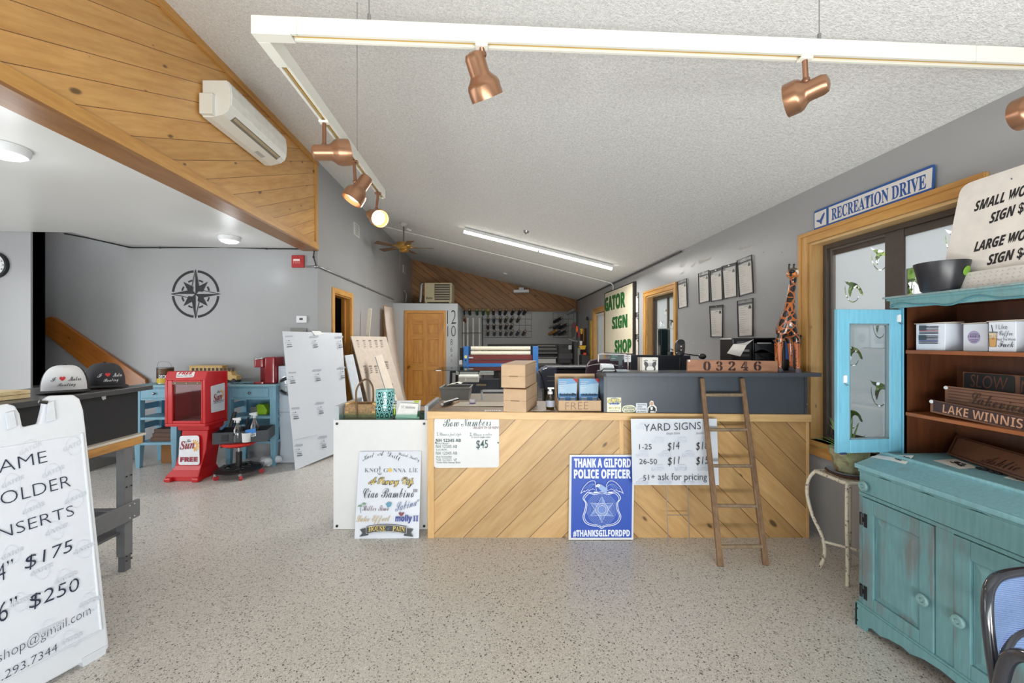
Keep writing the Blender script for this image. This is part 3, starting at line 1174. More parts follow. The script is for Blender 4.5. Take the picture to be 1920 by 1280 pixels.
s = cut(s, r); s.text(P, 'Miller Time', (680, 957), (729, 957), 10, ink((118, 84, 96)), 'script', off=-.004)
for (x, y) in ((676, 948), (683, 944)):
    s.ribbon(P, [(x, y), (x + 1, y + 13)], 1.0, gi)
    for k in range(7):
        a = pi + pi * k / 6
        s.ribbon(P, [(x, y), (x + 4.5 * math.cos(a), y + 3.5 * math.sin(a) + 1)], 1.1, ink((110, 150, 120)))
s.pol(P, [(724, 944), (729, 940), (735, 942), (734, 948), (728, 951)], ink((90, 150, 180)))
s = cut(s, r); s.text(P, 'Sabina', (742, 959), (782, 947), 16, ink((84, 106, 156)), 'script', off=-.006); s.text(P, 'II', (783, 940), (787, 939), 4, ink((84, 106, 156)), 'serif')
s = cut(s, r); s.text(P, 'Lake Effect', (669, 977), (732, 976), 11, gold2, 'script', off=.004)
s = cut(s, r); s.text(P, 'molly', (742, 976), (773, 976), 11.5, bi, 'bold', off=.03); s.text(P, 'II', (775, 976), (785, 976), 10, bi, 'serif', off=.01)
s.pol(P, smooth2([(753.5, 967), (749, 963), (749, 960), (751.5, 959.5), (753.5, 961.5), (756.5, 959.5), (758.5, 961), (757, 964)], 3, True), ink((130, 50, 70)))
bk = ink((58, 62, 68))
s.pol(P, [(676, 991), (694, 988), (692, 1002), (675, 1005), (681, 998)], bk); s.pol(P, [(761, 989), (776, 991), (771, 998), (776, 1005), (758, 1003)], bk)
arcpx = lambda y0, h: [(688 + 75 * k / 12, y0 - h * (1 - (k / 6 - 1) ** 2)) for k in range(13)]
s.pol(P, arcpx(986, 4) + arcpx(1000, 4)[::-1], bk)
s.ribbon(P, arcpx(987, 4) + arcpx(999, 4)[::-1], .6, wht_ink, True)
s.text(P, 'HOUSE', (692, 995.5), (724, 994), 9, gold, 'serif', arc=.1); s.text(P, 'of', (727, 992), (732, 992), 6, gi, 'script'); s.text(P, 'PAIN', (737, 994), (760, 996), 9, gold, 'serif', arc=.08)
s.build('lettering', r)

# thank-a-police-officer sign
P = pl3(PD(1066, 1011.5, 3.02), PD(1188, 1011.5, 3.02), PD(1068, 853, 3.048))
P.o = PZ(1127, 1013, 0)
r = T('police_thanks_sign', 'blue sign thanking police officers leaning on the counter front', 'sign', P.hit(1127, 1011.5))
s = MB(); s.board(P, [(1068, 852.5), (1189.5, 852), (1187.5, 1011.5), (1066, 1011.8)], .005, white); s.build('panel', r)
s = MB()
pb = ink((44, 84, 186)); pw = ink((232, 238, 250)); pl = ink((150, 178, 226))
s.pol(P, [(1072, 856), (1186, 856), (1184, 1007.5), (1070.5, 1007.8)], pb)
s.text(P, 'THANK A GILFORD', (1076.5, 875.5), (1183, 875.5), 16.5, pw, 'bold', off=.03)
s.text(P, 'POLICE OFFICER', (1076, 896), (1183, 896), 16.5, pw, 'bold', off=.03)
s.text(P, '#THANKSGILFORDPD', (1074.5, 1005), (1181, 1004.5), 12, pw, 'bold', off=.03)
cx, cy = 1128, 954
shield = [(1102, 922), (1115, 924), (1128, 921.5), (1141, 924), (1155, 922), (1163.5, 933), (1158, 943), (1160, 957), (1164, 968), (1159, 979), (1147, 985), (1135, 986), (1128, 990), (1121, 986), (1109, 985), (1097, 979), (1093, 968), (1096, 957), (1098, 943), (1093, 933)]
sh = lambda f: [(cx + (x - cx) * f, cy + (y - cy) * f) for x, y in smooth2(shield, 4, True)]
s.ribbon(P, sh(1.0), 1.3, pw, True); s.ribbon(P, sh(.92), 1.0, pw, True)
for f in (.84, .77, .70, .63, .56, .49):
    s.ribbon(P, [(cx + (x - cx) * f, cy + (y - cy) * f) for x, y in [(cx + 33 * math.cos(2 * pi * k / 36), cy + 36 * math.sin(2 * pi * k / 36)) for k in range(36)]], .55, pl, True)
for k in range(6):
    a = pi / 2 + k * pi / 3
    tip = (cx + 24.5 * math.cos(a), cy + 24.5 * math.sin(a)); l = (cx + 13 * math.cos(a - pi / 6), cy + 13 * math.sin(a - pi / 6)); q = (cx + 13 * math.cos(a + pi / 6), cy + 13 * math.sin(a + pi / 6))
    s.pol(P, [(cx, cy), l, tip], ink((92, 126, 204))); s.pol(P, [(cx, cy), tip, q], ink((128, 158, 220)))
    s.ribbon(P, [l, tip, q], .6, pw)
s.disc(P, cx, cy, 12, pb); s.ring(P, cx, cy, 11.5, .9, pw); s.ring(P, cx, cy, 9.4, 1.6, pl, n=30); s.ring(P, cx, cy, 7.4, .8, pw); s.disc(P, cx, cy, 6.6, ink((110, 142, 214)))
for sg in (-1, 1):
    W = [(cx - 2 + sg * 10, 908), (cx + sg * 14, 900.5), (cx + sg * 24, 902), (cx + sg * 34, 912), (cx + sg * 40, 924)]
    Lw = [(cx + sg * 32, 918.5), (cx + sg * 33, 921), (cx + sg * 25, 916), (cx + sg * 25, 919), (cx + sg * 17, 915), (cx + sg * 10, 919)]
    s.ribbon(P, smooth2(W, 4) + Lw, .9, pw, True)
    for q in (.8, .62, .45):
        s.ribbon(P, smooth2([(cx + sg * 10, 909 + 4 * (1 - q)), (cx + sg * (10 + 12 * q), 905 + 4 * (1 - q)), (cx + sg * (12 + 26 * q), 917 - 2 * q)], 4), .5, pl)
    for q in range(3):
        s.disc(P, cx + sg * (11 + 2.6 * q) + 2, 921.5, 1.5, pw)
s.pol(P, smooth2([(1119, 910), (1124, 906), (1130, 909), (1137, 914), (1138, 919), (1132, 922.5), (1126, 918), (1122, 914)], 4, True), pl)
s.pol(P, [(1119, 907), (1115, 909.5), (1116, 911.5), (1120, 911)], pw); s.disc(P, 1121, 908.5, 3, pw); s.disc(P, 1120.6, 908, .7, pb)
s.build('emblem', r)

# yard sign on its wire stake
P = front(2.975)
r = T('yard_sign', 'white yard signs price board on a wire stake behind the ladder', 'sign', PZ(1270, 1020))
s = MB(); s.board(P, [(1183, 785), (1344, 785), (1348, 909), (1186, 909)], .005, M((214, 220, 231), .35, var=.01)); s.build('panel', r)
s = MB()
wm = ink((206, 212, 226))
for j in range(5):
    for k in range(4):
        x = 1192 + k * 43 - (j % 2) * 14; y = 804 + j * 26
        if 1188 < x < 1318:
            s.text(P, 'GATOR', (x, y), (x + 24, y), 6.5, wm, 'bold'); s.pol(P, [(x + 5, y - 8), (x + 9, y - 12), (x + 20, y - 12), (x + 24, y - 8)], wm)
t = blk_ink
s = cut(s, r, 'watermark_print'); s.text(P, 'YARD SIGNS', (1207, 808), (1313, 804), 13.5, t, 'plain', off=-.012)
s.text(P, 'Single Sided', (1249, 814), (1274, 813.5), 4, gray_ink, 'slant', off=-.02); s.text(P, 'Double Sided', (1304, 813.5), (1331, 813), 4, gray_ink, 'slant', off=-.02)
for y, a, b, cc in ((841.5, '1-25', '$14', '$18'), (869, '26-50', '$11', '$15')):
    s = cut(s, r); s.text(P, a, (1198, y), (1221 if a == '1-25' else 1231, y), 9.5, t, 'plain', off=-.008)
    s = cut(s, r); s.text(P, b, (1251, y + 2), (1273, y - .5), 14, t, 'plain', off=-.008, shear=.12); s.text(P, cc, (1304, y + 1), (1327, y - 1), 14, t, 'plain', off=-.008, shear=.12)
s = cut(s, r); s.text(P, '51+', (1205, 900), (1227, 897), 9.5, t, 'plain', off=-.008); s.text(P, 'ask for pricing', (1233, 899), (1324, 899), 13, t, 'plain', off=-.008)
s.build('lettering', r)
s = MB()
q = lambda x, y, D: PD(x, y, D)
for a, b in ((1250, 1253), (1290, 1293)):
    s.tube([P.hit(a - 1, 860) - P.n * .012, P.hit(a, 909) - P.n * .012, PZ(b, 1021, .0)], .003, M((170, 168, 164), .35, .8), 6)
s.tube([P.hit(1251.5, 966) - P.n * .006, P.hit(1291.5, 966) - P.n * .006], .003, M((170, 168, 164), .35, .8), 6)
s.build('wire_stake', r)

# the old ladder
lw = wood('ladder_wood', (138, 108, 80), (92, 70, 52), 'z', .65, 2.2, False)
lm = M((128, 110, 90), .6, var=.3, vs=40)
r = T('wooden_ladder', 'narrow old wooden ladder leaning against the raised slate bar', 'ladder', PZ(1394, 1060))
rails = []
for (bx, by), (tx, ty) in (((1351, 1061), (1316, 709)), ((1436, 1059), (1391, 709))):
    b0 = PZ(bx, by); t0 = PD(tx, ty, 3.035)
    rails.append((b0, t0))
    d = (t0 - b0).normalized(); w = CR * .019; n = d.cross(CR).normalized() * .011
    m = MB(); m.hexa([b0 - w - n, b0 + w - n, b0 + w + n, b0 - w + n, t0 - w * .8 - n, t0 + w * .8 - n, t0 + w * .8 + n, t0 - w * .8 + n], lw); m.build('side_rail', r, bevel=.004)
for y in (740, 805.5, 873, 948, 1024):
    pts = []
    for (b0, t0), (by, ty) in zip(rails, ((1061, 709), (1059, 709))):
        best = min((abs(640 - ((b0 + (t0 - b0) * f) - CAM).z / ((b0 + (t0 - b0) * f) - CAM).dot(CFW) * FPX - y), f) for f in [i / 400 for i in range(401)])[1]
        pts.append(b0 + (t0 - b0) * best)
    a, b = pts
    a = a + CR * .012; b = b - CR * .012
    m = MB(); m.tube([a, b], .013, lm, 10); m.build('rung', r, smooth=50)

# ---- cartons, soap, tray of guides
card = M((200, 170, 138), .75, var=.05, bump=.05)
card_d = M((120, 96, 70), .8)


def carton(lab, M4, w, d, h, open_slot=True):
    r = T('cardboard_box', lab, 'box', M4 @ V((0, 0, 0)), 'cartons on the counter')
    m = MB(); m.box(-w / 2, w / 2, 0, d, 0, h, card, M4); m.build('box_body', r, bevel=.003)
    m = MB()
    m.box(-w / 2 - .001, w / 2 + .001, -.0015, d * .995, h * .5 - .001, h * .5 + .001, M((150, 120, 90), .8), M4)
    m.box(-w * .17, w * .2, -.003, .0, h * .5 - .003, h * .5 + .003, card_d, M4); m.build('lid_seam', r)
    m = MB(); m.hexa([M4 @ V(p) for p in ((-w / 2, 0.0, h), (w / 2, 0.0, h), (w / 2, d, h), (-w / 2, d, h), (-w / 2, .0, h + .003), (w / 2, .0, h + .003), (w / 2, d, h + .014), (-w / 2, d, h + .012))], card); m.build('lid_flap', r, bevel=.002)


b0 = CF @ V(((965 - 960) / 750 * 3.03, 3.03, cz(0) + .002))
carton('plain kraft carton at the bottom of the stack on the counter', rotz(b0, -15 - 3), .178, .42, .172)
b1 = CF @ V(((962 - 960) / 750 * 3.0, 3.0, cz(0) + .19))
carton('plain kraft carton on top of the stack on the counter', rotz(b1, -14 - 3), .186, .45, .172)

o = CF @ V((.305, 3.2, cz(.3) + .001))
r = T('soap_dispenser', 'clear foaming soap bottle with white pump between cartons and tray', 'bottle', o)
m = MB(); m.lathe([(0, 0), (.03, 0), (.034, .006), (.034, .075), (.03, .10), (.018, .115), (.018, .12), (0, .12)], o, clear('soap_plastic', (226, 226, 196), .12), 20); m.build('bottle_body', r, smooth=50)
m = MB(); m.lathe([(0, .003), (.029, .003), (.031, .05), (0, .05)], o, clear('soap_liquid', (214, 200, 120), .05), 20); m.build('liquid_soap', r, smooth=50)
m = MB(); m.lathe([(0, .12), (.021, .12), (.021, .138), (.012, .145), (.012, .165), (0, .165)], o, white, 16)
m.tube([o + UP * .16, o + UP * .17 + CR * -.002], .009, white, 8); m.box(-.02, .03, -.011, .011, .16, .172, white, frame(o, CR, CFW)); m.build('pump', r, smooth=40)
m = MB(); m.lathe([(.0348, .02), (.0348, .07)], o, M((176, 182, 200), .5), 20); m.build('paper_label', r)

r = T('leaflet_tray', 'open cardboard tray marked FREE holding visitor guides', 'box', CF @ V((.52, 3.25, cz(.5))))
zt = cz(.5) + .003
m = MB()
x0, x1, d0, d1 = .357, .690, 3.09, 3.34
m.box(x0, x1, d0, d0 + .005, zt, zt + .082, card, CF); m.box(x0, x1, d1, d1 + .005, zt, zt + .27, card, CF); m.box(x0, x1, d0, d1, zt, zt + .004, card, CF)
for x in (x0, x1 - .005):
    m.prism([CF @ V((x, d, z)) for d, z in ((d0, zt), (d1, zt), (d1, zt + .24), (d0 + .12, zt + .09), (d0, zt + .082))], CR * .005, card)
m.build('tray_body', r)
P = front(3.089)
s = MB(); s.text(P, 'FREE', (1060, 768.5), (1103, 767), 14, ink((120, 92, 66)), 'plain', off=-.02); s.build('lettering', r)
P = pl3(CF @ V((.37, 3.15, zt)), CF @ V((.68, 3.15, zt)), CF @ V((.37, 3.27, zt + .26)))
for i, (a, b) in enumerate(((1045.5, 1082), (1086, 1122.5))):
    r2 = T('visitor_guide_stack', ('blue lake visitor guides in the left half of the FREE tray', 'blue lake visitor guides in the right half of the FREE tray')[i], 'brochures', P.hit((a + b) / 2, 770))
    s = MB(); s.board(P, [(a + (1 if i == 0 else 0), 709.5), (b, 709.5), (b - 2, 767), (a + .5, 767)], .03, M((120, 168, 214), .25)); s.build('covers', r2)
    s = MB()
    s.pol(P, [(a + 1, 710), (b, 710), (b, 722), (a + 1, 722)], ink((132, 178, 220))); s.pol(P, [(a + 1, 722), (b, 718), (b - 1, 738), (a + 1, 738)], ink((176, 208, 234)))
    s.pol(P, [(a + 1, 738), (b - 1, 738), (b - 1, 752), (a + 1, 752)], ink((86, 140, 196))); s.pol(P, [(b - 8, 710), (b, 710), (b, 718)], ink((206, 64, 56)))
    rg = random.Random(i)
    for k in range(11):
        x = a + 4 + k * 2.8; h = rg.uniform(1.2, 3.5)
        s.pol(P, [(x, 740 - h), (x + 2.4, 740 - h * rg.random()), (x + 2.4, 742), (x, 742)], ink((36, 52, 70)))
    for k in range(6):
        s.ribbon(P, [(a + 3, 716 + k * 3.4), (a + 10 + rg.uniform(0, 8), 716 + k * 3.4)], .9, wht_ink)
    for k in range(3):
        s.ribbon(P, [(a + 4, 746 + k * 2.4), (a + 14, 746 + k * 2.4)], .9, wht_ink); s.ribbon(P, [(b - 12, 746 + k * 2.4), (b - 4, 746 + k * 2.4)], .9, wht_ink)
    s.build('cover_print', r2)

o = CF @ V((-.47, 3.38, cz(-.47) + .001))
m = MB(); m.box(-.02, .44, -.10, .12, 0, .004, M((214, 206, 190), .3), frame(o, CR, CFW))
m.build('plastic_sheet', label='clear backing sheet lying on the left end of the countertop', cat='sheet')
a = PD(829, 756, 3.25); b = PD(857, 745.5, 3.5)
a.z = cz(-.5) + .024; b.z = cz(-.5) + .024
m = MB(); m.tube([a, b], .019, M((46, 46, 50), .35), 20); m.tube([a - (b - a).normalized() * .0015, a], .014, M((190, 186, 180), .5), 16)
m.build('dark_tube', label='short dark gray cardboard tube lying on the countertop', cat='tube', smooth=50)
a = CF @ V((-.555, 3.4, cz(-.5) + .001))
m = MB(); m.prism([a, a + CR * .07 + CFW * -.02, a + CR * .10 + CFW * .06, a + CR * .02 + CFW * .09], UP * .022, M((202, 178, 146), .7)); m.build('kraft_scrap', label='folded piece of kraft paper beside the dark tube', cat='paper')
o = CF @ V(((886 - 960) / 750 * 3.42, 3.42, cz(-.3) + .006))
r = T('tape_roll', 'small roll of clear purple-edged tape on the countertop', 'tape', o)
m = MB(); m.lathe([(.018, 0), (.026, 0), (.026, .036), (.018, .036), (.018, 0)], o, M((222, 220, 232), .25), 24); m.build('roll', r, smooth=40)
m = MB(); m.lathe([(.0263, .0), (.0263, .009)], o, M((120, 104, 170), .4), 24); m.build('band', r)
P = Pl(CF @ V((0, 3.1, cz(-.2) + .0012)), CR, CFW)
for i, (xa, xb, lb) in enumerate(((908, 940, 'white tape strip with marks stuck along the counter edge'), (996, 1032, 'faint worn tape strip stuck beside the stacked cartons'))):
    s = MB(); s.pol(P, [(xa, 771.2), (xb, 771.2), (xb + (-1 if xb < 960 else 0), 768.4), (xa + 1, 768.4)], ink((226, 218, 202) if i == 0 else (168, 148, 130)))
    for k in range(6):
        x = xa + 4 + k * (xb - xa - 8) / 6
        s.pol(P, [(x, 770.6), (x + 2.4, 770.6), (x + 2.2, 769.2), (x + .4, 769.2)], ink((120, 104, 96)))
    s.build('counter_label', label=lb, cat='label')

# ================================================================== ON THE RAISED BAR AND THE RIGHT WALL
def atz(px, py, z):
    return PZ(px, py, z)


zt = zb + .001
# 03246 plank
P = front(3.06)
walnut = wood('zip_plank_wood', (176, 128, 100), (146, 100, 76), 'x', .5, 1.6, False)
r = T('zip_code_plank', 'brown wooden plank with stencilled digits 03246 on the raised bar', 'sign', P.hit(1374, 699))
s = MB(); s.board(P, [(1289.5, 674), (1458.5, 676.5), (1458.5, 699), (1289, 698.5)], .02, walnut); s.build('plank', r, bevel=.0015)
s = MB(); s.e = .0015
dk = ink((52, 30, 26))
for ch, xa, xb in (('0', 1318.5, 1332.5), ('3', 1342.5, 1355), ('2', 1365.5, 1379), ('4', 1389, 1403), ('6', 1413, 1427.5)):
    d_ = MB(); d_.text(P, ch, (xa, 694), (xb, 694.3), 17, dk, 'serif', off=.015); d_.build('digit', r)
wl = M((168, 120, 92), .5)
for x, y0, y1 in ((1325.5, 676.5, 695), (1349, 676.5, 695), (1372, 688, 695), (1398, 677, 688), (1420, 676.5, 695)):
    s.ribbon(P, [(x, y0), (x, y1)], 1.1, wl)
s.build('stencil_bars', r)
s = MB(); s.lathe([(0, .003), (.008, .003), (.009, 0)], P.hit(1292, 676), white, 16, P.n); s.build('price_dot', r)
# footprints box
P = front(3.08)
r = T('footprint_box', 'white box with a pair of black footprints on the raised bar', 'box', P.hit(1217, 698))
s = MB(); s.board(P, [(1204, 670), (1234, 670), (1234, 698), (1204, 698)], .07, M((216, 214, 210), .35)); s.build('box_body', r, bevel=.001)
s = MB(); s.prism([P.hit(x, y) for x, y in ((1200, 670), (1204.5, 670), (1204.5, 698), (1200, 697.5))], -P.n * .06, M((176, 166, 152), .4)); s.build('box_side', r)
s = MB()
for sg in (-1, 1):
    x = 1219 + sg * 7.5
    s.pol(P, smooth2([(x + sg * 3, 677), (x - sg * 2, 679), (x - sg * 4, 685), (x - sg * .5, 690), (x - sg * 1, 694), (x + sg * 2.5, 693), (x + sg * 2, 687), (x + sg * 4, 682)], 3, True), M((60, 60, 62), .3))
    for k in range(4):
        s.disc(P, x - sg * (2 - k * 2.0), 675 + abs(k - 1) * .6, .9, M((60, 60, 62), .3), n=8)
for k in range(3):
    s.ribbon(P, [(1215, 681 + 2.4 * k), (1224, 681 + 2.4 * k)], .7, gray_ink)
s.build('footprint_print', r)
# card reader, acrylic stand, cards
o = CF @ V(((1139 - 960) / 750 * 3.12, 3.12, zt))
r = T('card_reader', 'white card reader in a black cradle at left end of bar', 'card reader', o)
m = MB(); m.hexa([loc(o, x, y, z) for x, y, z in ((-.05, -.04, .006), (.05, -.04, .006), (.05, .05, .006), (-.05, .05, .006), (-.048, .0, .055), (.048, .0, .055), (.048, .05, .06), (-.048, .05, .06))], M((226, 232, 240), .3)); m.build('reader', r, bevel=.006)
m = MB(); m.tube([loc(o, x, y, z) for x, y, z in ((-.056, .04, .002), (-.056, -.045, .006), (-.045, -.055, .024), (.045, -.055, .024), (.056, -.045, .006), (.056, .04, .002))], .005, black, 8); m.build('cradle', r, smooth=50)
r = T('acrylic_card_holder', 'clear bent acrylic card holder behind the white card reader', 'holder', CF @ V((.80, 3.2, zt)))
m = MB()
pts = [CF @ V((x, 3.24, z)) for x, z in ((.70, zt + .07), (.70, zt + .13), (.72, zt + .135), (.92, zt + .13), (.94, zt + .12), (.94, zt))]
m.tube(pts, .005, M((196, 186, 186), .3), 6); m.build('rim', r)
m = MB(); m.box(.70, .94, 3.24, 3.243, zt, zt + .13, clear('thin_acrylic', (250, 251, 252), .0), CF); m.build('acrylic_back', r)
P = front(3.26)
r = T('payment_notice_card', 'dark green notice card standing at left end of the bar', 'card', P.hit(1156, 676))
s = MB(); s.board(P, [(1144, 661), (1168, 661), (1168, 676), (1144, 676)], .003, M((58, 72, 74), .4)); s.build('card', r)
s = MB(); s.pol(P, [(1145, 662), (1163, 662), (1163, 664), (1145, 664)], ink((110, 190, 160)))
for y, x in ((667, 1158), (671.5, 1154)):
    s.ribbon(P, [(1147, y), (x, y)], .8, ink((140, 206, 180)))
s.build('card_print', r)
m = MB(); m.box(.87, .90, 3.262, 3.275, zt, zt + .11, M((66, 72, 84), .4), CF); m.build('card_stand', label='dark post standing between the notice card and the code card', cat='stand')
P = front(3.25)
r = T('small_white_card', 'little white printed card leaning right of the dark green notice card', 'card', P.hit(1176, 679))
s = MB(); s.board(P, [(1170.5, 665), (1183, 665), (1183, 678.5), (1170.5, 678.5)], .003, white); s.build('card', r)
s = MB(); s.ribbon(P, [(1172, 668), (1181, 668)], 1.2, gray_ink); s.ribbon(P, [(1172, 672), (1181, 672)], 1, gray_ink); s.build('card_print', r)
m = MB(); m.box((1152 - 960) / 750 * 3.15, (1177 - 960) / 750 * 3.15, 3.1, 3.2, zt, zt + .012, M((214, 224, 238), .3), CF); m.build('note_pad', label='pale note pad lying beside the white card reader', cat='pad', bevel=.001)

# giraffe
def giraffe_mat():
    k = NT('giraffe_coat')
    v = k.coord()
    vo = k.n('TexVoronoi', feature='DISTANCE_TO_EDGE'); k.l(v, vo.inputs['Vector']); vo.inputs['Scale'].default_value = 21
    sp = k.n('SeparateXYZ'); k.l(v, sp.inputs[0])
    edge = k.math('GREATER_THAN', vo.outputs['Distance'], .085)
    v2 = k.n('TexVoronoi'); k.l(v, v2.inputs['Vector']); v2.inputs['Scale'].default_value = 52
    dots = k.math('LESS_THAN', v2.outputs['Distance'], .26)
    low = k.math('LESS_THAN', sp.outputs[2], .22)
    msk = k.math('ADD', k.math('MULTIPLY', edge, k.math('SUBTRACT', 1.0, low)), k.math('MULTIPLY', dots, low))
    col = k.mix(msk, k.ramp(k.noise(v, 9, 3), [(.3, (176, 88, 40)), (.7, (204, 116, 58))]), lin((34, 30, 30)))
    k.l(col, k.b.inputs['Base Color']); k.b.inputs['Roughness'].default_value = .18; k.b.inputs['Coat Weight'].default_value = .6
    return k.m


def skin(name, nodes, edges, mat, parent, sub=2, merge=True):
    """nodes: (position, radius); grown as one continuous skinned surface"""
    me = bpy.data.meshes.new(name)
    base = root_loc(parent) if parent else V((0, 0, 0))
    me.from_pydata([tuple(V(p) - base) for p, _ in nodes], edges, [])
    o = bpy.data.objects.new(name, me)
    COL.objects.link(o)
    md = o.modifiers.new('skin', 'SKIN')
    for i, (p, rr_) in enumerate(nodes):
        q = rr_ if isinstance(rr_, tuple) else (rr_, rr_)
        me.skin_vertices[0].data[i].radius = q
        me.skin_vertices[0].data[i].use_root = (i == 0)
    md.use_smooth_shade = True
    sb = o.modifiers.new('sub', 'SUBSURF'); sb.levels = sub; sb.render_levels = sub
    bpy.context.view_layer.update()
    m2 = bpy.data.meshes.new_from_object(o.evaluated_get(bpy.context.evaluated_depsgraph_get()))
    m2.name = name
    bpy.data.objects.remove(o)
    m2.materials.clear(); m2.materials.append(mat)
    o = bpy.data.objects.new(name, m2)
    COL.objects.link(o)
    if parent: o.parent = parent
    m2.shade_smooth()
    return o


gm = giraffe_mat()
DG = 3.10
o = CF @ V(((1477 - 960) / 750 * DG, DG, zt))
g = T('giraffe_figurine', 'tall carved giraffe figurine with dark patches at the bar end', 'figurine', o)
GY = (CR * .50 + CFW * .866); GX = (CR * .866 - CFW * .50)
G = lambda x, y, z: o + GX * x + GY * y + UP * z
nodes = [(G(.0, .0, .34), (.060, .066)), (G(-.02, .10, .36), (.056, .058)), (G(-.005, .19, .33), (.045, .05)), (G(.0, -.05, .37), (.055, .06)),
         (G(.005, -.055, .46), (.040, .044)), (G(.012, -.06, .55), .031), (G(.022, -.065, .64), .025), (G(.03, -.07, .70), .024), (G(.028, -.085, .735), .029),
         (G(-.052, -.045, .26), .026), (G(-.056, -.05, .15), .017), (G(-.054, -.05, .02), .015),
         (G(.052, -.04, .26), .026), (G(.058, -.045, .15), .017), (G(.06, -.05, .02), .015),
         (G(-.055, .16, .24), .027), (G(-.062, .17, .13), .016), (G(-.062, .165, .02), .015),
         (G(.03, .17, .24), .026), (G(.034, .17, .13), .016), (G(.036, .165, .02), .015)]
edges = [(0, 1), (1, 2), (0, 3), (3, 4), (4, 5), (5, 6), (6, 7), (7, 8), (3, 9), (9, 10), (10, 11), (3, 12), (12, 13), (13, 14), (2, 15), (15, 16), (16, 17), (2, 18), (18, 19), (19, 20)]
skin('body', nodes, edges, gm, g)
hm = M((206, 122, 56), .25, coat=.5)
H = lambda x, y, z: G(.022, -.085, 0) + CR * (x - .02) + CFW * (y + .10) + UP * z
m = MB(); m.ball(H(.02, -.10, .745), (.036, .045, .036), hm, 16); m.ball(H(-.004, -.135, .735), (.026, .04, .022), hm, 14); m.build('head', g, smooth=60)
m = MB(); m.ball(H(.028, -.132, .750), (.016, .018, .022), M((232, 226, 218), .3), 12); m.build('white_cheek', g, smooth=60)
m = MB(); m.ball(H(-.018, -.150, .752), (.020, .022, .016), black, 12); m.ball(H(-.03, -.155, .728), (.007, .01, .012), black, 8); m.build('muzzle', g, smooth=60)
m = MB(); m.ball(H(.02, -.105, .772), (.030, .035, .016), M((92, 80, 68), .3), 12); m.build('brow', g, smooth=60)
m = MB(); m.prism([H(.05, -.09, .75), H(.075, -.095, .765), H(.082, -.09, .745), H(.075, -.09, .722), H(.05, -.09, .728)], CFW * .01, M((226, 140, 50), .35)); m.build('ear', g, bevel=.003)
for x in (.0, .035):
    m = MB(); m.tube([H(x, -.09, .78), H(x + .004, -.088, .812)], [.007, .006], M((70, 66, 62), .4), 10); m.ball(H(x + .005, -.088, .815), .008, black, 8); m.build('horn', g, smooth=60)
m = MB()
for x, y in ((-.054, -.055), (.06, -.055), (-.062, .16), (.036, .16)):
    m.lathe([(0, .03), (.014, .03), (.021, .012), (.022, 0), (0, 0)], G(x, y, 0), M((92, 84, 92), .4), 14)
m.build('hooves', g, smooth=50)
m = MB(); m.tube(curve_thru([G(-.01, .22, .36), G(-.03, .26, .33), G(-.035, .265, .22), G(-.03, .26, .18)]), [.008] * 13 + [.009] * 6, black, 8); m.build('tail', g, smooth=60)

# behind the bar: dark monitor back, canister, tray tower, microphone lamp
DM = 3.75
r = T('computer_monitor', 'back of a wide dark monitor standing behind the raised bar', 'monitor', CF @ V((1.38, DM, .9)))
m = MB(); m.board(front(DM), [(1183, 665), (1295, 666), (1295, 715), (1183, 715)], .03, M((48, 54, 66), .45)); m.build('screen_back', r, bevel=.006)
m = MB(); m.cyl(CF @ V((1.4, DM + .03, .76)), CF @ V((1.4, DM + .03, 1.15)), .03, black); m.box(1.25, 1.55, DM - .06, DM + .14, .74, .76, black, CF); m.build('monitor_stand', r)
# work desk behind counter
dk1 = M((92, 84, 78), .45)
r = T('work_desk', 'plain work desk behind the counter under the monitor', 'desk', CF @ V((1.6, 4.1, 0)))
m = MB(); m.box(.95, 2.25, 3.66, 4.3, .70, .74, dk1, CF); m.build('desk_top', r, bevel=.004)
for x in (.97, 2.19):
    for d in (3.68, 4.22):
        m = MB(); m.box(x, x + .05, d, d + .05, 0, .70, dk1, CF); m.build('leg', r)
r = T('shiny_canister', 'dark shiny upright speaker tower in front of the middle window', 'speaker', CF @ V((1.53, 4.1, .74)))
m = MB(); m.board(front(4.1), [(1239, 617), (1252, 617), (1252, 779), (1239, 779)], .09, M((44, 56, 62), .12, .6)); m.build('tower', r, bevel=.01)
m = MB(); m.board(front(4.095), [(1238.5, 615.5), (1257, 615.5), (1257, 617), (1238.5, 617)], .1, M((190, 196, 200), .2, .7)); m.build('cap', r)
m = MB(); m.board(front(4.12), [(1252, 618), (1256.5, 618), (1256.5, 779), (1252, 779)], .05, M((150, 160, 166), .15, .9)); m.build('chrome_side', r)
m = MB(); p = PD(1257, 669, 3.9); m.lathe([(0, 0), (.028, 0), (.028, .075), (0, .075)], CF @ V(((1257 - 960) / 750 * 3.9, 3.9, 1.325)), M((70, 76, 82), .3, .5), 20)
m.cyl(CF @ V(((1257 - 960) / 750 * 3.9, 3.9, .74)), CF @ V(((1257 - 960) / 750 * 3.9, 3.9, 1.33)), .012, black)
m.build('small_dark_canister', label='small dark metal canister on a post right of the speaker tower', cat='canister', smooth=40)
D = 3.55
r = T('desk_microphone', 'black desk stand with round holder and two small lamp heads', 'lamp', CF @ V(((1276 - 960) / 750 * D, D, .74)))
a = PD(1276, 653, D)
P = front(D)
m = MB(); pts = [P.hit(x, y) for x, y in smooth2([(1268, 665), (1267, 650), (1270, 639), (1277, 636), (1284, 639), (1285, 652), (1283, 666)], 3)]; m.prism(pts, -P.n * .03, M((66, 62, 62), .4)); m.build('holder', r, bevel=.004)
m = MB(); m.disc(P, 1277, 641, 7, black, ry=5)
for y in (649, 656):
    m.disc(P, 1277, y, 1.4, wht_ink, n=10)
m.build('holder_face', r)
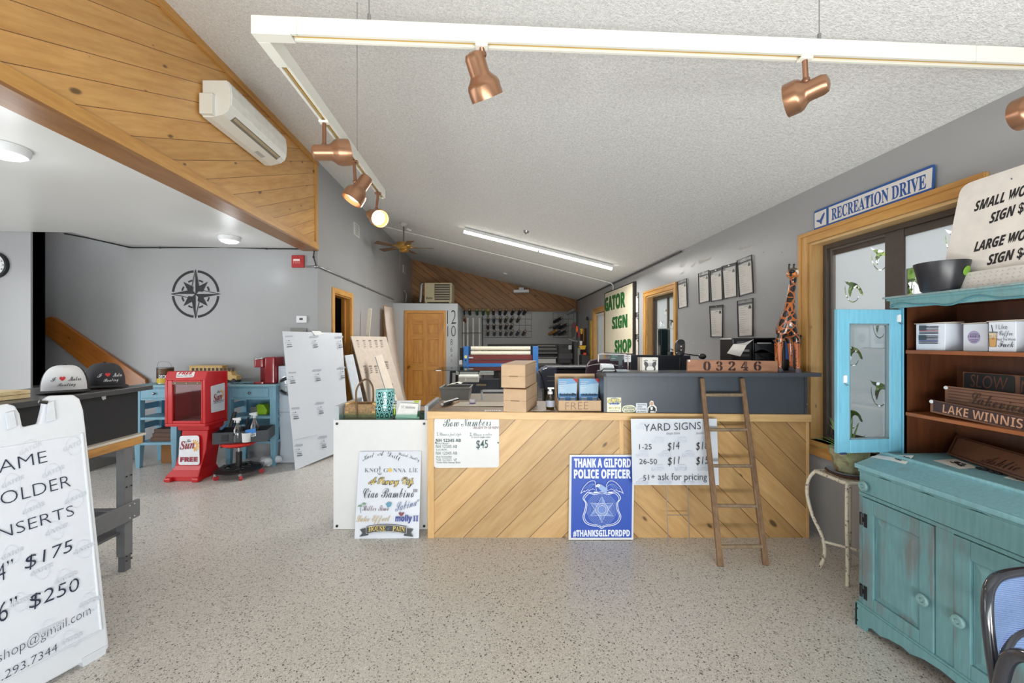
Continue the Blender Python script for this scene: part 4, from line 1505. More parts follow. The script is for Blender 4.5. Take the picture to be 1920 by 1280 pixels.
for (x, y, q) in ((1274, 664, 6.5), (1317, 668, 6.5)):
    m = MB(); c = PD(x, y, D - .06); m.ball(c, (.032, .03, .026), M((50, 52, 56), .25), 14); m.build('lamp_head', r, smooth=60)
m = MB(); m.tube([PD(1276, 662, D - .05), PD(1300, 665.5, D - .05), PD(1315, 667, D - .05)], .005, black, 6); m.cyl(PD(1276, 664, D + .015), CF @ V(((1276 - 960) / 750 * D, D + .015, .74)), .012, black); m.build('arm', r)

blk = M((34, 34, 36), .35)
D = 3.42
r = T('paper_tray_tower', 'black stacked paper trays behind the zip code plank', 'tray', CF @ V((2.2, D, .74)))
m = MB()
x0, x1 = (1412 - 960) / 750 * D, (1462 - 960) / 750 * D
ztw = 1.5 - (633 - 640) / 750 * D
for k in range(6):
    z = ztw - .06 - .085 * k
    m.box(x0, x1, D, D + .21, z, z + .012, blk, CF)
m.box(x0, x0 + .01, D, D + .21, ztw - .5, ztw, blk, CF); m.box(x1 - .01, x1, D, D + .21, ztw - .5, ztw, blk, CF); m.box(x0, x1, D + .20, D + .21, ztw - .5, ztw, blk, CF); m.box(x0, x1, D, D + .21, ztw - .012, ztw, blk, CF)
m.build('tower', r, bevel=.003)
for k in range(4):
    m = MB(); z = ztw - .075 - .085 * k
    m.prism([CF @ V((x0 + .01 + t * (x1 - x0 - .02), D - .012 - .02 * math.sin(pi * t), z - .045 + .02 * math.sin(2 * pi * t))) for t in [i / 10 for i in range(11)]] + [CF @ V((x1 - .01, D - .012, z + .03)), CF @ V((x0 + .01, D - .012, z + .03))], CFW * .008, M((44, 46, 50), .22)); m.build('tray_front', r)
m = MB(); m.board(front(D - .02), [(1420, 642), (1446, 642), (1446, 644), (1420, 644)], .004, M((170, 174, 176), .3)); m.build('chrome_label', r)
m = MB(); m.box(x0 - .34, x1 + .01, D - .02, D + .23, .72, .74, dk1, CF); m.box(x0 - .33, x0 - .29, D, D + .2, 0, .72, dk1, CF); m.box(x1 - .04, x1, D, D + .2, 0, .72, dk1, CF); m.build('side_desk', label='end of a low desk under the black paper trays', cat='desk')
D = 3.42
r = T('desk_printer', 'black desktop printer behind the paper notice by the wall', 'printer', CF @ V((1.95, D + .2, .74)))
x0, x1 = (1373 - 960) / 750 * D, (1411 - 960) / 750 * D
m = MB(); m.box(x0, x1, D, D + .21, .741, 1.53, blk, CF); m.build('printer_body', r, bevel=.012)
m = MB()
for y in (640, 655, 664):
    m.board(front(D - .004), [(1382, y), (1405, y), (1405, y + 4), (1382, y + 4)], .004, M((150, 150, 150) if y == 655 else (88, 88, 92), .3))
m.build('printer_slots', r)
m = MB()
A = [PD(1363, 662, 3.36), PD(1388, 668, 3.33), PD(1400, 647, 3.38), PD(1413, 636, 3.40), PD(1395, 643, 3.40), PD(1375, 645, 3.39)]
m.poly([A[0], A[1], A[2], A[5]], M((228, 226, 220), .6)); m.poly([A[5], A[2], A[3], A[4]], M((206, 204, 200), .6))
o_ = m.build('curled_paper', label='white sheet of paper curling out of the black desktop printer', cat='paper')
sd = o_.modifiers.new('thick', 'SOLIDIFY'); sd.thickness = .001
D = 3.25
r = T('picture_bag', 'black bag with a blue picture standing behind the giraffe', 'bag', CF @ V(((1482 - 960) / 750 * D, D, zt)))
P = front(D)
m = MB(); m.board(P, [(1468, 633), (1484, 625), (1504, 628), (1497, 696), (1468, 696)], .1, M((30, 30, 34), .4)); m.build('bag_body', r, bevel=.006)
m = MB(); m.pol(P, [(1472, 640), (1480, 634), (1482, 676), (1473, 672)], ink((74, 112, 176))); m.pol(P, [(1482, 640), (1489, 636), (1488, 676), (1483, 676)], ink((84, 74, 110))); m.pol(P, [(1468, 636), (1475, 633), (1472, 640)], ink((190, 176, 60)))
m.ribbon(P, [(1502, 632), (1496, 660), (1495, 690)], 1.2, gray_ink); m.build('picture_print', r)

# stickers on the face of the bar
P = front(DC + .0055)
def sticker(lab, px, c, r_=.004):
    r = T('sticker', lab, 'sticker', P.hit(sum(p[0] for p in px) / len(px), max(p[1] for p in px)), 'stickers on the bar front')
    s = MB(); e = s.lay(); pts = [P.hit(x, y, .0005) for x, y in px]
    s.prism(rounded(pts, r_) if r_ else pts, P.n * .0008, M(c, .35, var=.01)); s.build('decal', r); s2 = MB(); s2.e = .0018; return r, s2


r, s = sticker('square NuWave radio sticker, leftmost on the slate bar front', [(1138, 745), (1164.5, 745), (1164.5, 772), (1138, 772)], (226, 226, 206))
s.disc(P, 1151.5, 752.5, 12.5, ink((64, 96, 166)), ry=7)
s.text(P, 'NUWAVE', (1140, 756), (1163, 755.5), 8.5, ink((236, 220, 90)), 'bold', off=.02, arc=.1); s.text(P, 'RADIO', (1146, 759.5), (1157, 759.5), 2.4, wht_ink, 'bold')
s.text(P, '90.1-91.9', (1141, 766.5), (1162, 766.5), 4, ink((170, 160, 70)), 'bold'); s.ribbon(P, [(1142, 769.5), (1160, 769.5)], .8, ink((170, 160, 120))); s.build('print', r)
r, s = sticker('oval Children\'s Auction sticker, second on the slate bar front', smooth2([(1166, 769), (1168, 762), (1176, 759.5), (1186, 759.5), (1192, 764), (1190, 771), (1180, 773.5), (1170, 773)], 3, True), (222, 222, 200), 0)
s.ring(P, 1179, 767, 10.5, .9, ink((110, 130, 100)), ry=5.5); s.text(P, "CHILDREN'S", (1169, 767), (1190, 767), 3.8, ink((70, 84, 60)), 'bold'); s.text(P, 'AUCTION', (1172, 771), (1187, 771), 3.2, ink((70, 84, 60)), 'bold'); s.build('print', r)
r, s = sticker('white handwritten style sticker, third on the slate bar front', [(1192.5, 755.5), (1213, 755.5), (1213, 774), (1192.5, 774)], (214, 222, 232), 0)
for y, t in ((759.5, 'Operating'), (763.5, 'with'), (767.5, 'Friends'), (772, 'at heart')):
    s.text(P, t, (1195, y), (1211 if len(t) > 5 else 1204, y), 2.6, navy_ink, 'slant')
s.build('print', r)
r, s = sticker('cut-out person sticker in dark robe, rightmost on the slate bar front', [(1213.5, 773), (1214, 764), (1218, 760), (1218, 754), (1221, 750.5), (1225, 752), (1226, 758), (1231, 763), (1231.5, 770), (1229, 771), (1229, 775), (1213.5, 775)], (232, 232, 230), 0)
s.pol(P, [(1215, 772), (1216, 765), (1219, 762), (1225, 761), (1229, 765), (1229, 770), (1227, 774), (1215, 774)], blk_ink); s.disc(P, 1221.8, 756.5, 3, ink((206, 160, 126)), ry=4); s.pol(P, [(1219, 763), (1224, 763), (1223, 768), (1220, 768)], wht_ink)
s.pol(P, [(1219, 770), (1227, 770), (1227, 774), (1219, 774)], ink((200, 204, 206))); s.build('print', r)

# Gator Sign Shop board on the wall
P = wallx(XR - .045)
r = T('shop_name_board', 'cream board with raised green GATOR SIGN SHOP letters', 'sign', P.hit(1160, 664))
s = MB(); s.board(P, [(1134, 549.5), (1186.5, 528.5), (1186.5, 663.5), (1134, 661.5)], .03, M((198, 190, 168), .6)); s.build('panel', r)
s = MB()
fr = M((44, 38, 34), .5)
for a in ([(1134, 549.5), (1187.5, 528), (1187.5, 529.8), (1134, 551)], [(1186, 528), (1189, 527), (1189, 665), (1186, 664)], [(1134, 660.8), (1187, 662.8), (1187, 664.5), (1134, 662)], [(1133.5, 549.5), (1134.5, 549), (1134.5, 662), (1133.5, 662)]):
    s.board(P, a, .04, fr)
s.build('frame', r)
green = M((34, 92, 44), .3, var=.3, vs=25)
for t, L, R_, top in (('GATOR', (1134.5, 583), (1172.5, 574), 29), ('SIGN', (1148, 616), (1176.5, 612), 24), ('SHOP', (1153, 659.5), (1184, 659.5), 25)):
    s = MB(); s.text(P, t, L, R_, top, green, 'bold', off=.03, depth=.006); s.build('raised_letters', r)

# shop ticket pockets
pk = clear('ticket_vinyl', (232, 232, 230), .05)
pap = M((206, 202, 196), .5, var=.02)
frm = M((36, 36, 38), .5)
P = wallx(XR - .012)


def pocket(lab, q, solid):
    """q: outline in pixels, top left, top right, bottom right, bottom left"""
    r = T('ticket_pocket', lab, 'holder', P.hit((q[2][0] + q[3][0]) / 2, max(q[2][1], q[3][1])), 'order form pockets on the gray wall')
    L = lambda s, t: (q[0][0] * (1 - s) * (1 - t) + q[1][0] * s * (1 - t) + q[2][0] * s * t + q[3][0] * (1 - s) * t,
                      q[0][1] * (1 - s) * (1 - t) + q[1][1] * s * (1 - t) + q[2][1] * s * t + q[3][1] * (1 - s) * t)
    m = MB(); m.board(P, [L(.07, .15), L(.94, .15), L(.93, .97), L(.09, .97)], .004, pap); m.build('order_form', r)
    s = MB(); s.e = .001
    rg = random.Random(lab)
    s.pol(P, [L(.72, .22), L(.76, .17), L(.86, .17), L(.90, .22), L(.90, .26), L(.72, .26)], ink((70, 70, 72)))
    s.ribbon(P, [L(.42, .19), L(.66, .185)], .9, gray_ink)
    for k in range(12):
        t = .22 + .06 * k + rg.uniform(0, .01)
        s.ribbon(P, [L(.14, t), L(.14 + rg.uniform(.2, .5) * (1 if k < 9 else 1.4), t)], .55, ink((164, 164, 162)))
    s.build('form_print', r)
    m = MB()
    pts = [P.hit(*L(a, b)) for a, b in ((0, 0), (1, 0), (1, 1), (0, 1))]
    m.tube(pts, .006, frm, 6, closed=True)
    if solid:
        m.board(P, [L(0, 0), L(1, 0), L(1, .06), L(0, .06)], .006, frm)
    else:
        m.tube([P.hit(*L(0, .10)), P.hit(*L(1, .10))], .004, frm, 6)
    m.build('binding', r)
    m = MB(); m.lathe([(0, .004), (.008, .004), (.01, 0)], P.hit(*L(.5, .03)), steel, 12, P.n); m.build('grommet', r)


pocket('clear pocket with order form right beside the middle window', [(1270.5, 528), (1287, 522), (1288.5, 575), (1272.5, 578.5)], 0)
pocket('clear pocket with order form, leftmost in the row of four', [(1309.5, 513), (1328.5, 506.5), (1330, 565), (1311, 569)], 0)
pocket('black topped pocket with order form, second in the row of four', [(1331, 508), (1353, 501), (1354.5, 562), (1333.5, 565.5)], 1)
pocket('black topped pocket with order form, third in the row of four', [(1353.5, 499.5), (1380, 492), (1381.5, 556), (1357, 560.5)], 1)
pocket('clear pocket with order form, rightmost and highest in the row of four', [(1382, 488.5), (1409, 478), (1412.5, 548.5), (1386, 556)], 0)
pocket('black topped pocket with order form, left of the two lower ones', [(1330.5, 574), (1355, 571.5), (1354.5, 632), (1333, 632)], 1)
pocket('clear pocket with order form, right of the two lower ones', [(1382.5, 564.5), (1411.5, 559), (1411.5, 630), (1384.5, 631.5)], 0)
pocket('narrow pocket with order form, top one beside the shop name board', [(1190, 551), (1197, 548), (1197, 586), (1190, 587)], 0)
pocket('narrow pocket with order form, middle one beside the shop name board', [(1190, 590), (1197, 588), (1197, 627), (1190, 628)], 0)
pocket('narrow pocket with order form, bottom one beside the shop name board', [(1190, 632), (1197, 630), (1197, 668), (1190, 668)], 0)
# chalk-like lettering on the wall
P = wallx(XR - .0005)
for t, L, R_, h, lb in (('Sent', (1274, 503), (1284, 499), 10, 'faint white handwritten word above the pocket beside the window'), ('out', (1275, 515), (1283, 512), 6, 'faint handwritten word under the first faint white word'), ('art', (1296, 501), (1303, 498), 7, 'short faint white word left of the longer word'), ('Approved', (1309, 495), (1334, 486), 9, 'longest faint white handwritten word above the four pockets'), ('Designed', (1382, 471), (1411, 462), 8, 'faint white handwritten word above the rightmost pocket')):
    s = MB(); s.text(P, t, L, R_, h, ink((196, 192, 182)), 'script', off=-.008); s.build('wall_writing', label=lb, cat='lettering')
m = MB()
for x, y in ((1279, 585), (1299, 581), (1321, 577.5), (1370, 570), (1300, 643), (1321, 641), (1344, 640.5), (1369, 641.5), (1432, 557), (1293, 470), (1432, 473), (1467, 473)):
    m.disc(P, x, y, .8, ink((190, 190, 188)) if y != 473 else ink((70, 70, 70)), n=8)
m.build('wall_tack', label='scattered white tacks and nail holes on the gray right wall', cat='tack', kind='stuff')

# street sign
P = wallx(XR - .02)
r = T('street_name_sign', 'blue and white RECREATION DRIVE street sign above the window', 'sign', P.hit(1640, 432))
blue = M((40, 84, 150), .35); blue_i = ink((38, 80, 148))
s = MB(); s.board(P, [(1526, 396.5), (1753, 306.5), (1750.5, 355.5), (1526, 432.5)], .006, blue, r=.018); s.build('panel', r)
s = MB()
w_ = ink((216, 212, 208))
s.pol(P, [(1527.5, 400), (1549.5, 391), (1549.5, 420.5), (1527.5, 428)], w_); s.pol(P, [(1554, 389), (1749, 313.5), (1747, 351.5), (1554, 419)], w_)
s.text(P, 'RECREATION DRIVE', (1559.5, 412.5), (1737, 352), 27, blue_i, 'serif', off=.012)
s.pol(P, smooth2([(1530.5, 414), (1534, 412), (1538, 411.5), (1542, 403), (1546.5, 397.5), (1546, 403), (1543.5, 410), (1541.5, 414), (1541, 419.5), (1539, 420), (1537.5, 417), (1533, 416)], 2, True), blue_i)
s.build('lettering', r)

# ================================================================== HUTCH, PLANT STAND, CHAIR
def teal_mat(name, c, worn=.5):
    k = NT(name)
    v = k.coord((1, 1, .10))
    v2 = k.coord((7, 7, .8))
    base = k.mix(k.noise(v2, 10, 4), lin(tuple(x * .88 for x in c)), lin(tuple(min(255, x * 1.08) for x in c)))
    f = k.noise(v, 11, 5, .62)
    g = k.noise(k.coord((1, 1, 1)), 3.2, 2)
    w = k.math('MULTIPLY', f, k.math('ADD', g, .5))
    msk = k.ramp(w, [(.60 - .06 * worn, (0, 0, 0, 1)), (.78 - .10 * worn, (1, 1, 1, 1))])
    k.l(k.mix(k.math('MULTIPLY', msk, .62 * min(1, worn * 1.6)), base, lin((112, 100, 98))), k.b.inputs['Base Color'])
    k.b.inputs['Roughness'].default_value = .48
    k.bump(k.noise(v2, 30, 3), .12)
    return k.m


tl = teal_mat('teal_paint', (108, 154, 160), .25)
tlw = teal_mat('teal_paint_worn', (106, 150, 157), 1.6)
tlt = teal_mat('teal_paint_top', (126, 174, 184), .5)
tld = teal_mat('teal_paint_door', (112, 178, 204), .1)
hbrown = wood('hutch_inside_wood', (96, 54, 30), (66, 36, 20), 'z', .4, .9, False)
hshelf = wood('hutch_shelf_wood', (150, 88, 48), (112, 62, 34), 'y', .35, 1.2, False)
HT = .912                                   # height of the counter inside its sloping front lip
XF, YL, HL, HZ = 1.95, 2.02, .80, .865      # front plane, far end, length, height of the base
YR = YL - HL
r = T('dry_sink_hutch', 'distressed teal hutch with open glass door and shelves beside the window', 'hutch', (2.2, (YL + YR) / 2, 0))
m = MB()
m.box(XF + .02, 2.48, YL - .018, YL, .0, HZ - .035, tl); m.box(XF + .02, 2.48, YR, YR + .018, 0, HZ - .035, tl); m.box(2.465, 2.48, YR + .018, YL - .018, .05, HZ - .035, hbrown); m.box(XF + .025, 2.465, YR + .018, YL - .018, .10, .12, hbrown)
m.build('base_carcass', r, bevel=.002)
m = MB()
yd = [YL, YL - .022, YL - .365, YL - .435, YL - .778, YR]
for a, b in ((yd[1], yd[0]), (yd[3], yd[2]), (yd[5], yd[4])):
    m.box(XF, XF + .02, a, b, .105, .69, tl if b == yd[2] else tlw)
m.box(XF, XF + .02, YR, YL, .69, .708, tl); m.box(XF, XF + .02, YR, YL, .82, HZ - .035, tl)
m.build('face_frame', r, bevel=.002)
m = MB()          # scalloped skirting board
pr = [(YL + .008, 0), (YL - .045, 0)] + [(YL - .045 - .03 * math.sin(t) - (0), .045 * math.sin(t)) for t in [i * pi / 12 for i in range(1, 7)]]
mid = (YL + YR) / 2
half = [(YL + .008, .118), (YL + .008, .0), (YL - .05, .0), (YL - .055, .022), (YL - .085, .040), (YL - .13, .034), (YL - .17, .050), (YL - .235, .062), (YL - .27, .056), (YL - .33, .078), (mid, .085)]
full = half + [(2 * mid - y, z) for y, z in half[-2::-1]]
m.prism([V((XF - .016, y, z)) for y, z in full], (.018, 0, 0), tl); m.box(XF - .012, XF + .001, YR - .005, YL + .005, .118, .128, tl)
m.prism([V((x, YL + .006, z)) for x, z in ((XF - .016, 0), (XF - .016, .118), (2.48, .118), (2.48, 0), (2.40, 0), (2.38, .05), (2.05, .05), (2.03, 0))], (0, -.012, 0), tl)
m.build('scalloped_skirt', r, bevel=.002)
for z in (.092, .03):
    m = MB(); m.cyl((XF - .015, YL - .006, z), (XF - .018, YL - .006, z), .005, black, 10); m.build('nail', r)


def knob(par, x, y, z):
    m = MB(); m.lathe([(0, .026), (.006, .026), (.009, .022), (.012, .026), (.021, .026), (.026, .02), (.024, .012), (.012, .008), (.01, 0)], (x, y, z), teal_mat('teal_knob', (120, 158, 160), .4), 20, (-1, 0, 0)); m.build('knob', par, smooth=40)


for i, (a, b) in enumerate(((yd[2], yd[1]), (yd[4], yd[3]))):
    d = MB(); b_, a_ = b - .003, a + .003
    z0, z1 = .112, .687
    d.box(XF - .006, XF + .014, a_, a_ + .06, z0, z1, tlw); d.box(XF - .006, XF + .014, b_ - .06, b_, z0, z1, tlw); d.box(XF - .006, XF + .014, a_ + .06, b_ - .06, z0, z0 + .075, tlw); d.box(XF - .006, XF + .014, a_ + .06, b_ - .06, z1 - .075, z1, tlw)
    door = d.build('cupboard_door', r, bevel=.003)
    p = MB(); A0, B0 = a_ + .06, b_ - .06
    p.box(XF + .006, XF + .012, A0, B0, z0 + .075, z1 - .075, tlw)
    p.hexa([V((XF + .006, A0 + .006, z0 + .081)), V((XF + .006, B0 - .006, z0 + .081)), V((XF + .006, B0 - .006, z1 - .081)), V((XF + .006, A0 + .006, z1 - .081)),
            V((XF - .003, A0 + .035, z0 + .11)), V((XF - .003, B0 - .035, z0 + .11)), V((XF - .003, B0 - .035, z1 - .11)), V((XF - .003, A0 + .035, z1 - .11))], tlw)
    p.build('raised_panel', door, bevel=.002)
    knob(door, XF - .006, (a_ + .03) if i == 0 else (b_ - .03), .345 if i == 0 else .345)
    for z in (.195, .57):
        h = MB(); yy = b_ if i == 0 else a_; sg = 1 if i == 0 else -1
        h.cyl((XF - .008, yy + sg * .003, z - .03), (XF - .008, yy + sg * .003, z + .03), .006, black, 10)
        h.box(XF - .0085, XF - .006, min(yy - sg * .028, yy - sg * .010), max(yy - sg * .028, yy - sg * .010), z - .035, z + .035, black); h.box(XF - .0085, XF - .006, min(yy, yy - sg * .012), max(yy, yy - sg * .012), z - .012, z + .012, black)
        h.box(XF - .0025, XF - .0005, min(yy + sg * .004, yy + sg * .02), max(yy + sg * .004, yy + sg * .02), z - .03, z + .03, black); h.build('hinge', door)
m = MB(); m.box(XF - .008, XF + .012, YR + .022, YL - .010, .712, .818, tl); dr = m.build('drawer', r, bevel=.004)
knob(dr, XF - .008, YL - .05, .752); knob(dr, XF - .008, YR + .06, .752)
m = MB()
m.box(XF - .012, 2.50, YR - .015, YL + .015, HZ - .035, HZ - .012, tlt); m.prism([V((x, YL + .012, z)) for x, z in ((XF - .006, HZ - .012), (XF + .01, HZ - .006), (XF + .125, HT - .012), (XF + .135, HT), (2.49, HT), (2.49, HZ - .012))], (0, -HL - .024, 0), tlt); m.tube([V((XF + .132, YR - .01, HT - .003)), V((XF + .132, YL + .01, HT - .003))], .009, tlt, 10)
m.prism([V((XF - .005, y, HZ - .036)) for y in (YR, YL)] + [V((XF - .005, YL - k * HL / 24, HZ - .05 - .007 * math.sin(k * 1.1))) for k in range(25)], (.004, 0, 0), tl)
m.build('base_top', r, bevel=.003)
# upper cupboard
XU, ZU = 2.17, 1.70
m = MB()
m.box(XU, 2.48, YL - .03, YL - .012, HT, ZU, hbrown); m.box(XU, 2.48, YR + .01, YR + .028, HT, ZU, hbrown); m.box(2.465, 2.48, YR + .028, YL - .03, HT, ZU, hbrown)
m.build('upper_sides', r)
m = MB(); m.box(XU + .004, 2.48, YL - .012, YL - .004, HT, ZU, tl); m.box(XU - .004, XU + .016, YL - .03, YL - .004, HT, ZU, tld); m.build('painted_side', r)
for z in (1.455, 1.130):
    m = MB(); m.box(XU + .006, 2.464, YR + .029, YL - .031, z - .018, z, hshelf); m.build('shelf', r, bevel=.002)
m = MB()
crn = [(YL + .012, 1.676), (YL + .012, 1.728), (YR - .02, 1.728), (YR - .02, 1.676)]
m.prism([V((XU - .035, y, z)) for y, z in crn], (.03, 0, 0), tl)
m.box(XU - .055, 2.50, YR - .03, YL + .035, 1.728, 1.738, teal_mat('teal_top_edge', (134, 158, 160), .8)); m.box(XU - .045, 2.49, YR - .02, YL + .022, 1.716, 1.728, tl)
wv = [V((XU - .039, YL + .008 - t * (HL + .02), 1.684 + .012 * math.sin(t * 16) + .006 * math.sin(t * 31))) for t in [i / 40 for i in range(41)]]
m.tube(wv, .004, teal_mat('teal_carved', (78, 134, 148), .2), 6)
m.box(XU - .03, 2.48, YL - .002, YL + .012, 1.676, 1.728, tl); m.box(XU, 2.48, YR, YL - .012, 1.69, 1.70, hbrown)
m.cyl((XU - .036, YL - .004, 1.69), (XU - .039, YL - .004, 1.69), .007, M((40, 60, 66), .4), 12)
m.build('cornice', r, bevel=.003)
# open glass door, swung out square to the cupboard
Hd = V((XU - .008, YL - .002, 0)); Fd = V((1.80, 2.007, 0))
du = (Fd - Hd).normalized(); dn = V((-du.y, du.x, 0))
if dn.y > 0: dn = -dn
L_ = (Fd - Hd).length
z0, z1 = .918, 1.668
MD = frame(Hd, du, UP)     # local x along the door from hinge, y up, z normal
sgn = 1 if (MD.to_3x3() @ V((0, 0, 1))).y < 0 else -1


def dbx(m, a, b, lo, hi, mt, t0=0.0, t1=.022):
    q = [(a, lo, t0 * sgn), (b, lo, t0 * sgn), (b, hi, t0 * sgn), (a, hi, t0 * sgn), (a, lo, t1 * sgn), (b, lo, t1 * sgn), (b, hi, t1 * sgn), (a, hi, t1 * sgn)]
    m.hexa([MD @ V(p) for p in q], mt)


m = MB(); st_ = .068
dbx(m, 0, st_, z0, z1, tld); dbx(m, L_ - st_, L_, z0, z1, tld); dbx(m, st_, L_ - st_, z0, z0 + .07, tld); dbx(m, st_, L_ - st_, z1 - .075, z1, tld)
door = m.build('glass_door', r, bevel=.003)
m = MB(); dbx(m, st_ - .004, L_ - st_ + .004, z0 + .064, z1 - .07, clear('door_glass', (238, 244, 246), .06), .008, .011); m.build('glass_pane', door)
m = MB()
for a, b, lo, hi in ((st_, st_ + .012, z0 + .07, z1 - .075), (L_ - st_ - .006, L_ - st_, z0 + .07, z1 - .075), (st_, L_ - st_, z0 + .07, z0 + .078), (st_, L_ - st_, z1 - .083, z1 - .075)):
    dbx(m, a, b, lo, hi, teal_mat('teal_bead', (110, 130, 138), .8), .010, .02)
m.build('glazing_bead', door)
m = MB(); dbx(m, L_ - .045, L_ - .012, z0 - .004, z0 + .004, M((50, 60, 90), .4), .006, .03); m.build('catch', door)
for a, z in ((.018, 1.622), (L_ - .038, 1.305)):
    m = MB(); q = [MD @ V((a + x, z + y, .0225 * sgn)) for x, y in ((-.009, -.02), (.009, -.02), (.009, .02), (-.009, .02))]
    m.prism(rounded(q, .006), MD.to_3x3() @ V((0, 0, .006 * sgn)), white); c_ = MD @ V((a, z - .022, .028 * sgn)); m.tube([c_, c_ + MD.to_3x3() @ V((0, -.01, .006 * sgn)), c_ + MD.to_3x3() @ V((0, -.006, .016 * sgn))], .0025, steel, 6); m.build('adhesive_hook', door)

# on top of the hutch
o = PX(1765, 545, 2.15); o.z = 1.739
rr = T('black_planter', 'empty black plastic planter pot on top of the teal hutch', 'pot', o)
m = MB(); m.lathe([(0, 0), (.066, 0), (.072, .006), (.096, .128), (.097, .136), (.094, .136), (.09, .13), (.064, .012), (0, .012)], o, M((38, 38, 44), .35), 36); m.build('pot', rr, smooth=40)
P = pl3(o + V((-.02, -.085, .05)), o + V((.06, -.075, .05)), o + V((-.02, -.098, .11)))
m = MB(); c_ = o + V((.02, -.086, .085)); m.lathe([(0, .0), (.022, .0), (.022, .002), (0, .002)], c_, M((122, 168, 60), .4), 20, V((.2, -1, -.25))); m.build('round_label', rr)
P = pl3(V((2.20, 1.84, 1.74)), V((2.20, 1.3, 1.74)), V((2.29, 1.84, 2.26)))
rr = T('wood_sign_price_board', 'white rounded price board for wood signs on top of the hutch', 'sign', V((2.22, 1.55, 1.74)))
a0 = V((2.20, 1.852, 1.742)); a1 = V((2.20, 1.24, 1.742)); tv = (V((2.29, 1.852, 2.262)) - a0)
s = MB(); s.prism(rounded([a0, a1, a1 + tv, a0 + tv + V((0, -.02, 0))], .05), -P.n * .006, M((222, 216, 210), .35)); s.build('panel', rr, bevel=.001)
s = MB()
for t, L, R_, top in (('SMALL WOOD', (1826.5, 396.5), (1955, 355), 20), ('SIGN $35', (1855, 419), (1944, 388), 20), ('LARGE WOOD', (1826, 472), (1955, 441), 20), ('SIGN $45', (1851, 497), (1944, 476), 20)):
    s.text(P, t, L, R_, top, blk_ink, 'slant', off=.02)
s.build('lettering', rr)
s = MB(); s.disc(P, 1897, 335, 2, gray_ink); s.build('screw_hole', rr)
P = pl3(V((2.155, 1.78, 1.74)), V((2.155, 1.3, 1.74)), V((2.175, 1.78, 1.80)))
rr = T('diamond_plate_panel', 'small white diamond plate panel leaning below the price board', 'panel', V((2.16, 1.6, 1.74)))
b0 = V((2.158, 1.775, 1.740)); b1 = V((2.158, 1.25, 1.740)); tv = V((.02, 0, .075))
s = MB(); s.prism(rounded([b0, b1, b1 + tv, b0 + tv], .014), -P.n * .004, M((206, 202, 198), .35)); s.build('plate', rr)
s = MB(); s.e = .001
for i in range(34):
    for j in range(4):
        c_ = b0 + (b1 - b0) * ((i + .7) / 27) + tv * ((j + .6) / 4.4); d_ = ((b1 - b0).normalized() * (1 if (i + j) % 2 else -1) + tv.normalized()).normalized() * .007
        w_ = d_.cross(P.n).normalized() * .002
        s.poly([c_ - d_ + P.n * .001, c_ + w_ + P.n * .002, c_ + d_ + P.n * .001, c_ - w_ + P.n * .002], M((184, 180, 176), .35))
s.build('tread_pattern', rr)

# inside the hutch
wbox = M((216, 222, 234), .45, var=.02)
def mugbox(lab, xa_, xb_, xf, h, dec):
    """front on the plane X = xf between two picture columns, as deep as the shelf allows"""
    z = 1.4558
    ya, yb = PX(xa_, 650, xf).y, PX(xb_, 650, xf).y
    r2 = T('mug_box', lab, 'box', V((xf + .05, (ya + yb) / 2, z)), 'white mug boxes on the top shelf')
    m = MB(); m.box(xf, xf + .10, yb, ya, z, z + h, wbox); m.build('box_body', r2, bevel=.002)
    m = MB(); m.hexa([V(p) for p in ((xf - .004, yb, z + h + .001), (xf + .1, yb, z + h + .001), (xf + .1, ya, z + h + .001), (xf - .006, ya + .002, z + h + .001), (xf - .006, yb, z + h + .006), (xf + .1, yb, z + h + .010), (xf + .1, ya, z + h + .006), (xf - .008, ya + .002, z + h + .004))], M((196, 186, 174), .6)); m.build('lid', r2)
    P = wallx(xf - .0005)
    s = MB(); dec(s, P); s.build('print', r2)


def flag(s, P):
    for y, c_ in ((611, (150, 60, 60)), (629, (60, 66, 140))):
        for k in range(6):
            s.pol(P, [(1724, y + k * 2.7), (1760, y + k * 2.7), (1760, y + k * 2.7 + 1.5), (1724, y + k * 2.7 + 1.5)], ink(c_ if k == 3 else (58, 58, 64)))
        s.pol(P, [(1724, y - 1), (1737.5, y - 1), (1737.5, y + 8), (1724, y + 8)], ink((66, 76, 84)))


def dead(s, P):
    s.disc(P, 1826.5, 632, 12, ink((170, 160, 196))); s.text(P, 'I READ IT', (1815.5, 632.5), (1838, 632.5), 4.2, ink((50, 44, 66)), 'bold')
    for y, a, b in ((626, 1819, 1834), (637, 1818, 1835), (640.5, 1821, 1832)):
        s.ribbon(P, [(a, y), (b, y)], 1, ink((84, 74, 110)))


def coffee(s, P):
    s.pol(P, [(1854, 624), (1870, 624), (1868, 650), (1856, 650)], ink((196, 150, 92))); s.pol(P, [(1854.5, 624), (1869.5, 624), (1869, 633), (1855, 633)], ink((216, 196, 170)))
    s.ribbon(P, [(1854, 624), (1870, 624), (1868, 650), (1856, 650)], .9, blk_ink, True); s.ribbon(P, [(1852.5, 622.5), (1871.5, 622.5)], 2, gray_ink); s.ribbon(P, [(1862, 622), (1860, 609)], 1.5, blk_ink)
    for x, y in ((1858, 630), (1863, 634), (1866, 629)):
        s.ribbon(P, [(x - 2, y - 2), (x + 2, y - 1.5), (x + 1.5, y + 2), (x - 2, y + 1.5)], .5, blk_ink, True)
    s.text(P, 'I Like', (1868.5, 617), (1890, 617), 9, blk_ink, 'plain', off=-.01); s.text(P, 'Coffee', (1875, 629), (1900, 629), 9.5, blk_ink, 'script', off=-.004)
    s.text(P, 'And The Word', (1871, 638.5), (1905, 638.5), 4.6, blk_ink, 'plain'); s.text(P, 'Fuck', (1873, 650.5), (1902, 650.5), 11, blk_ink, 'script', off=-.004)


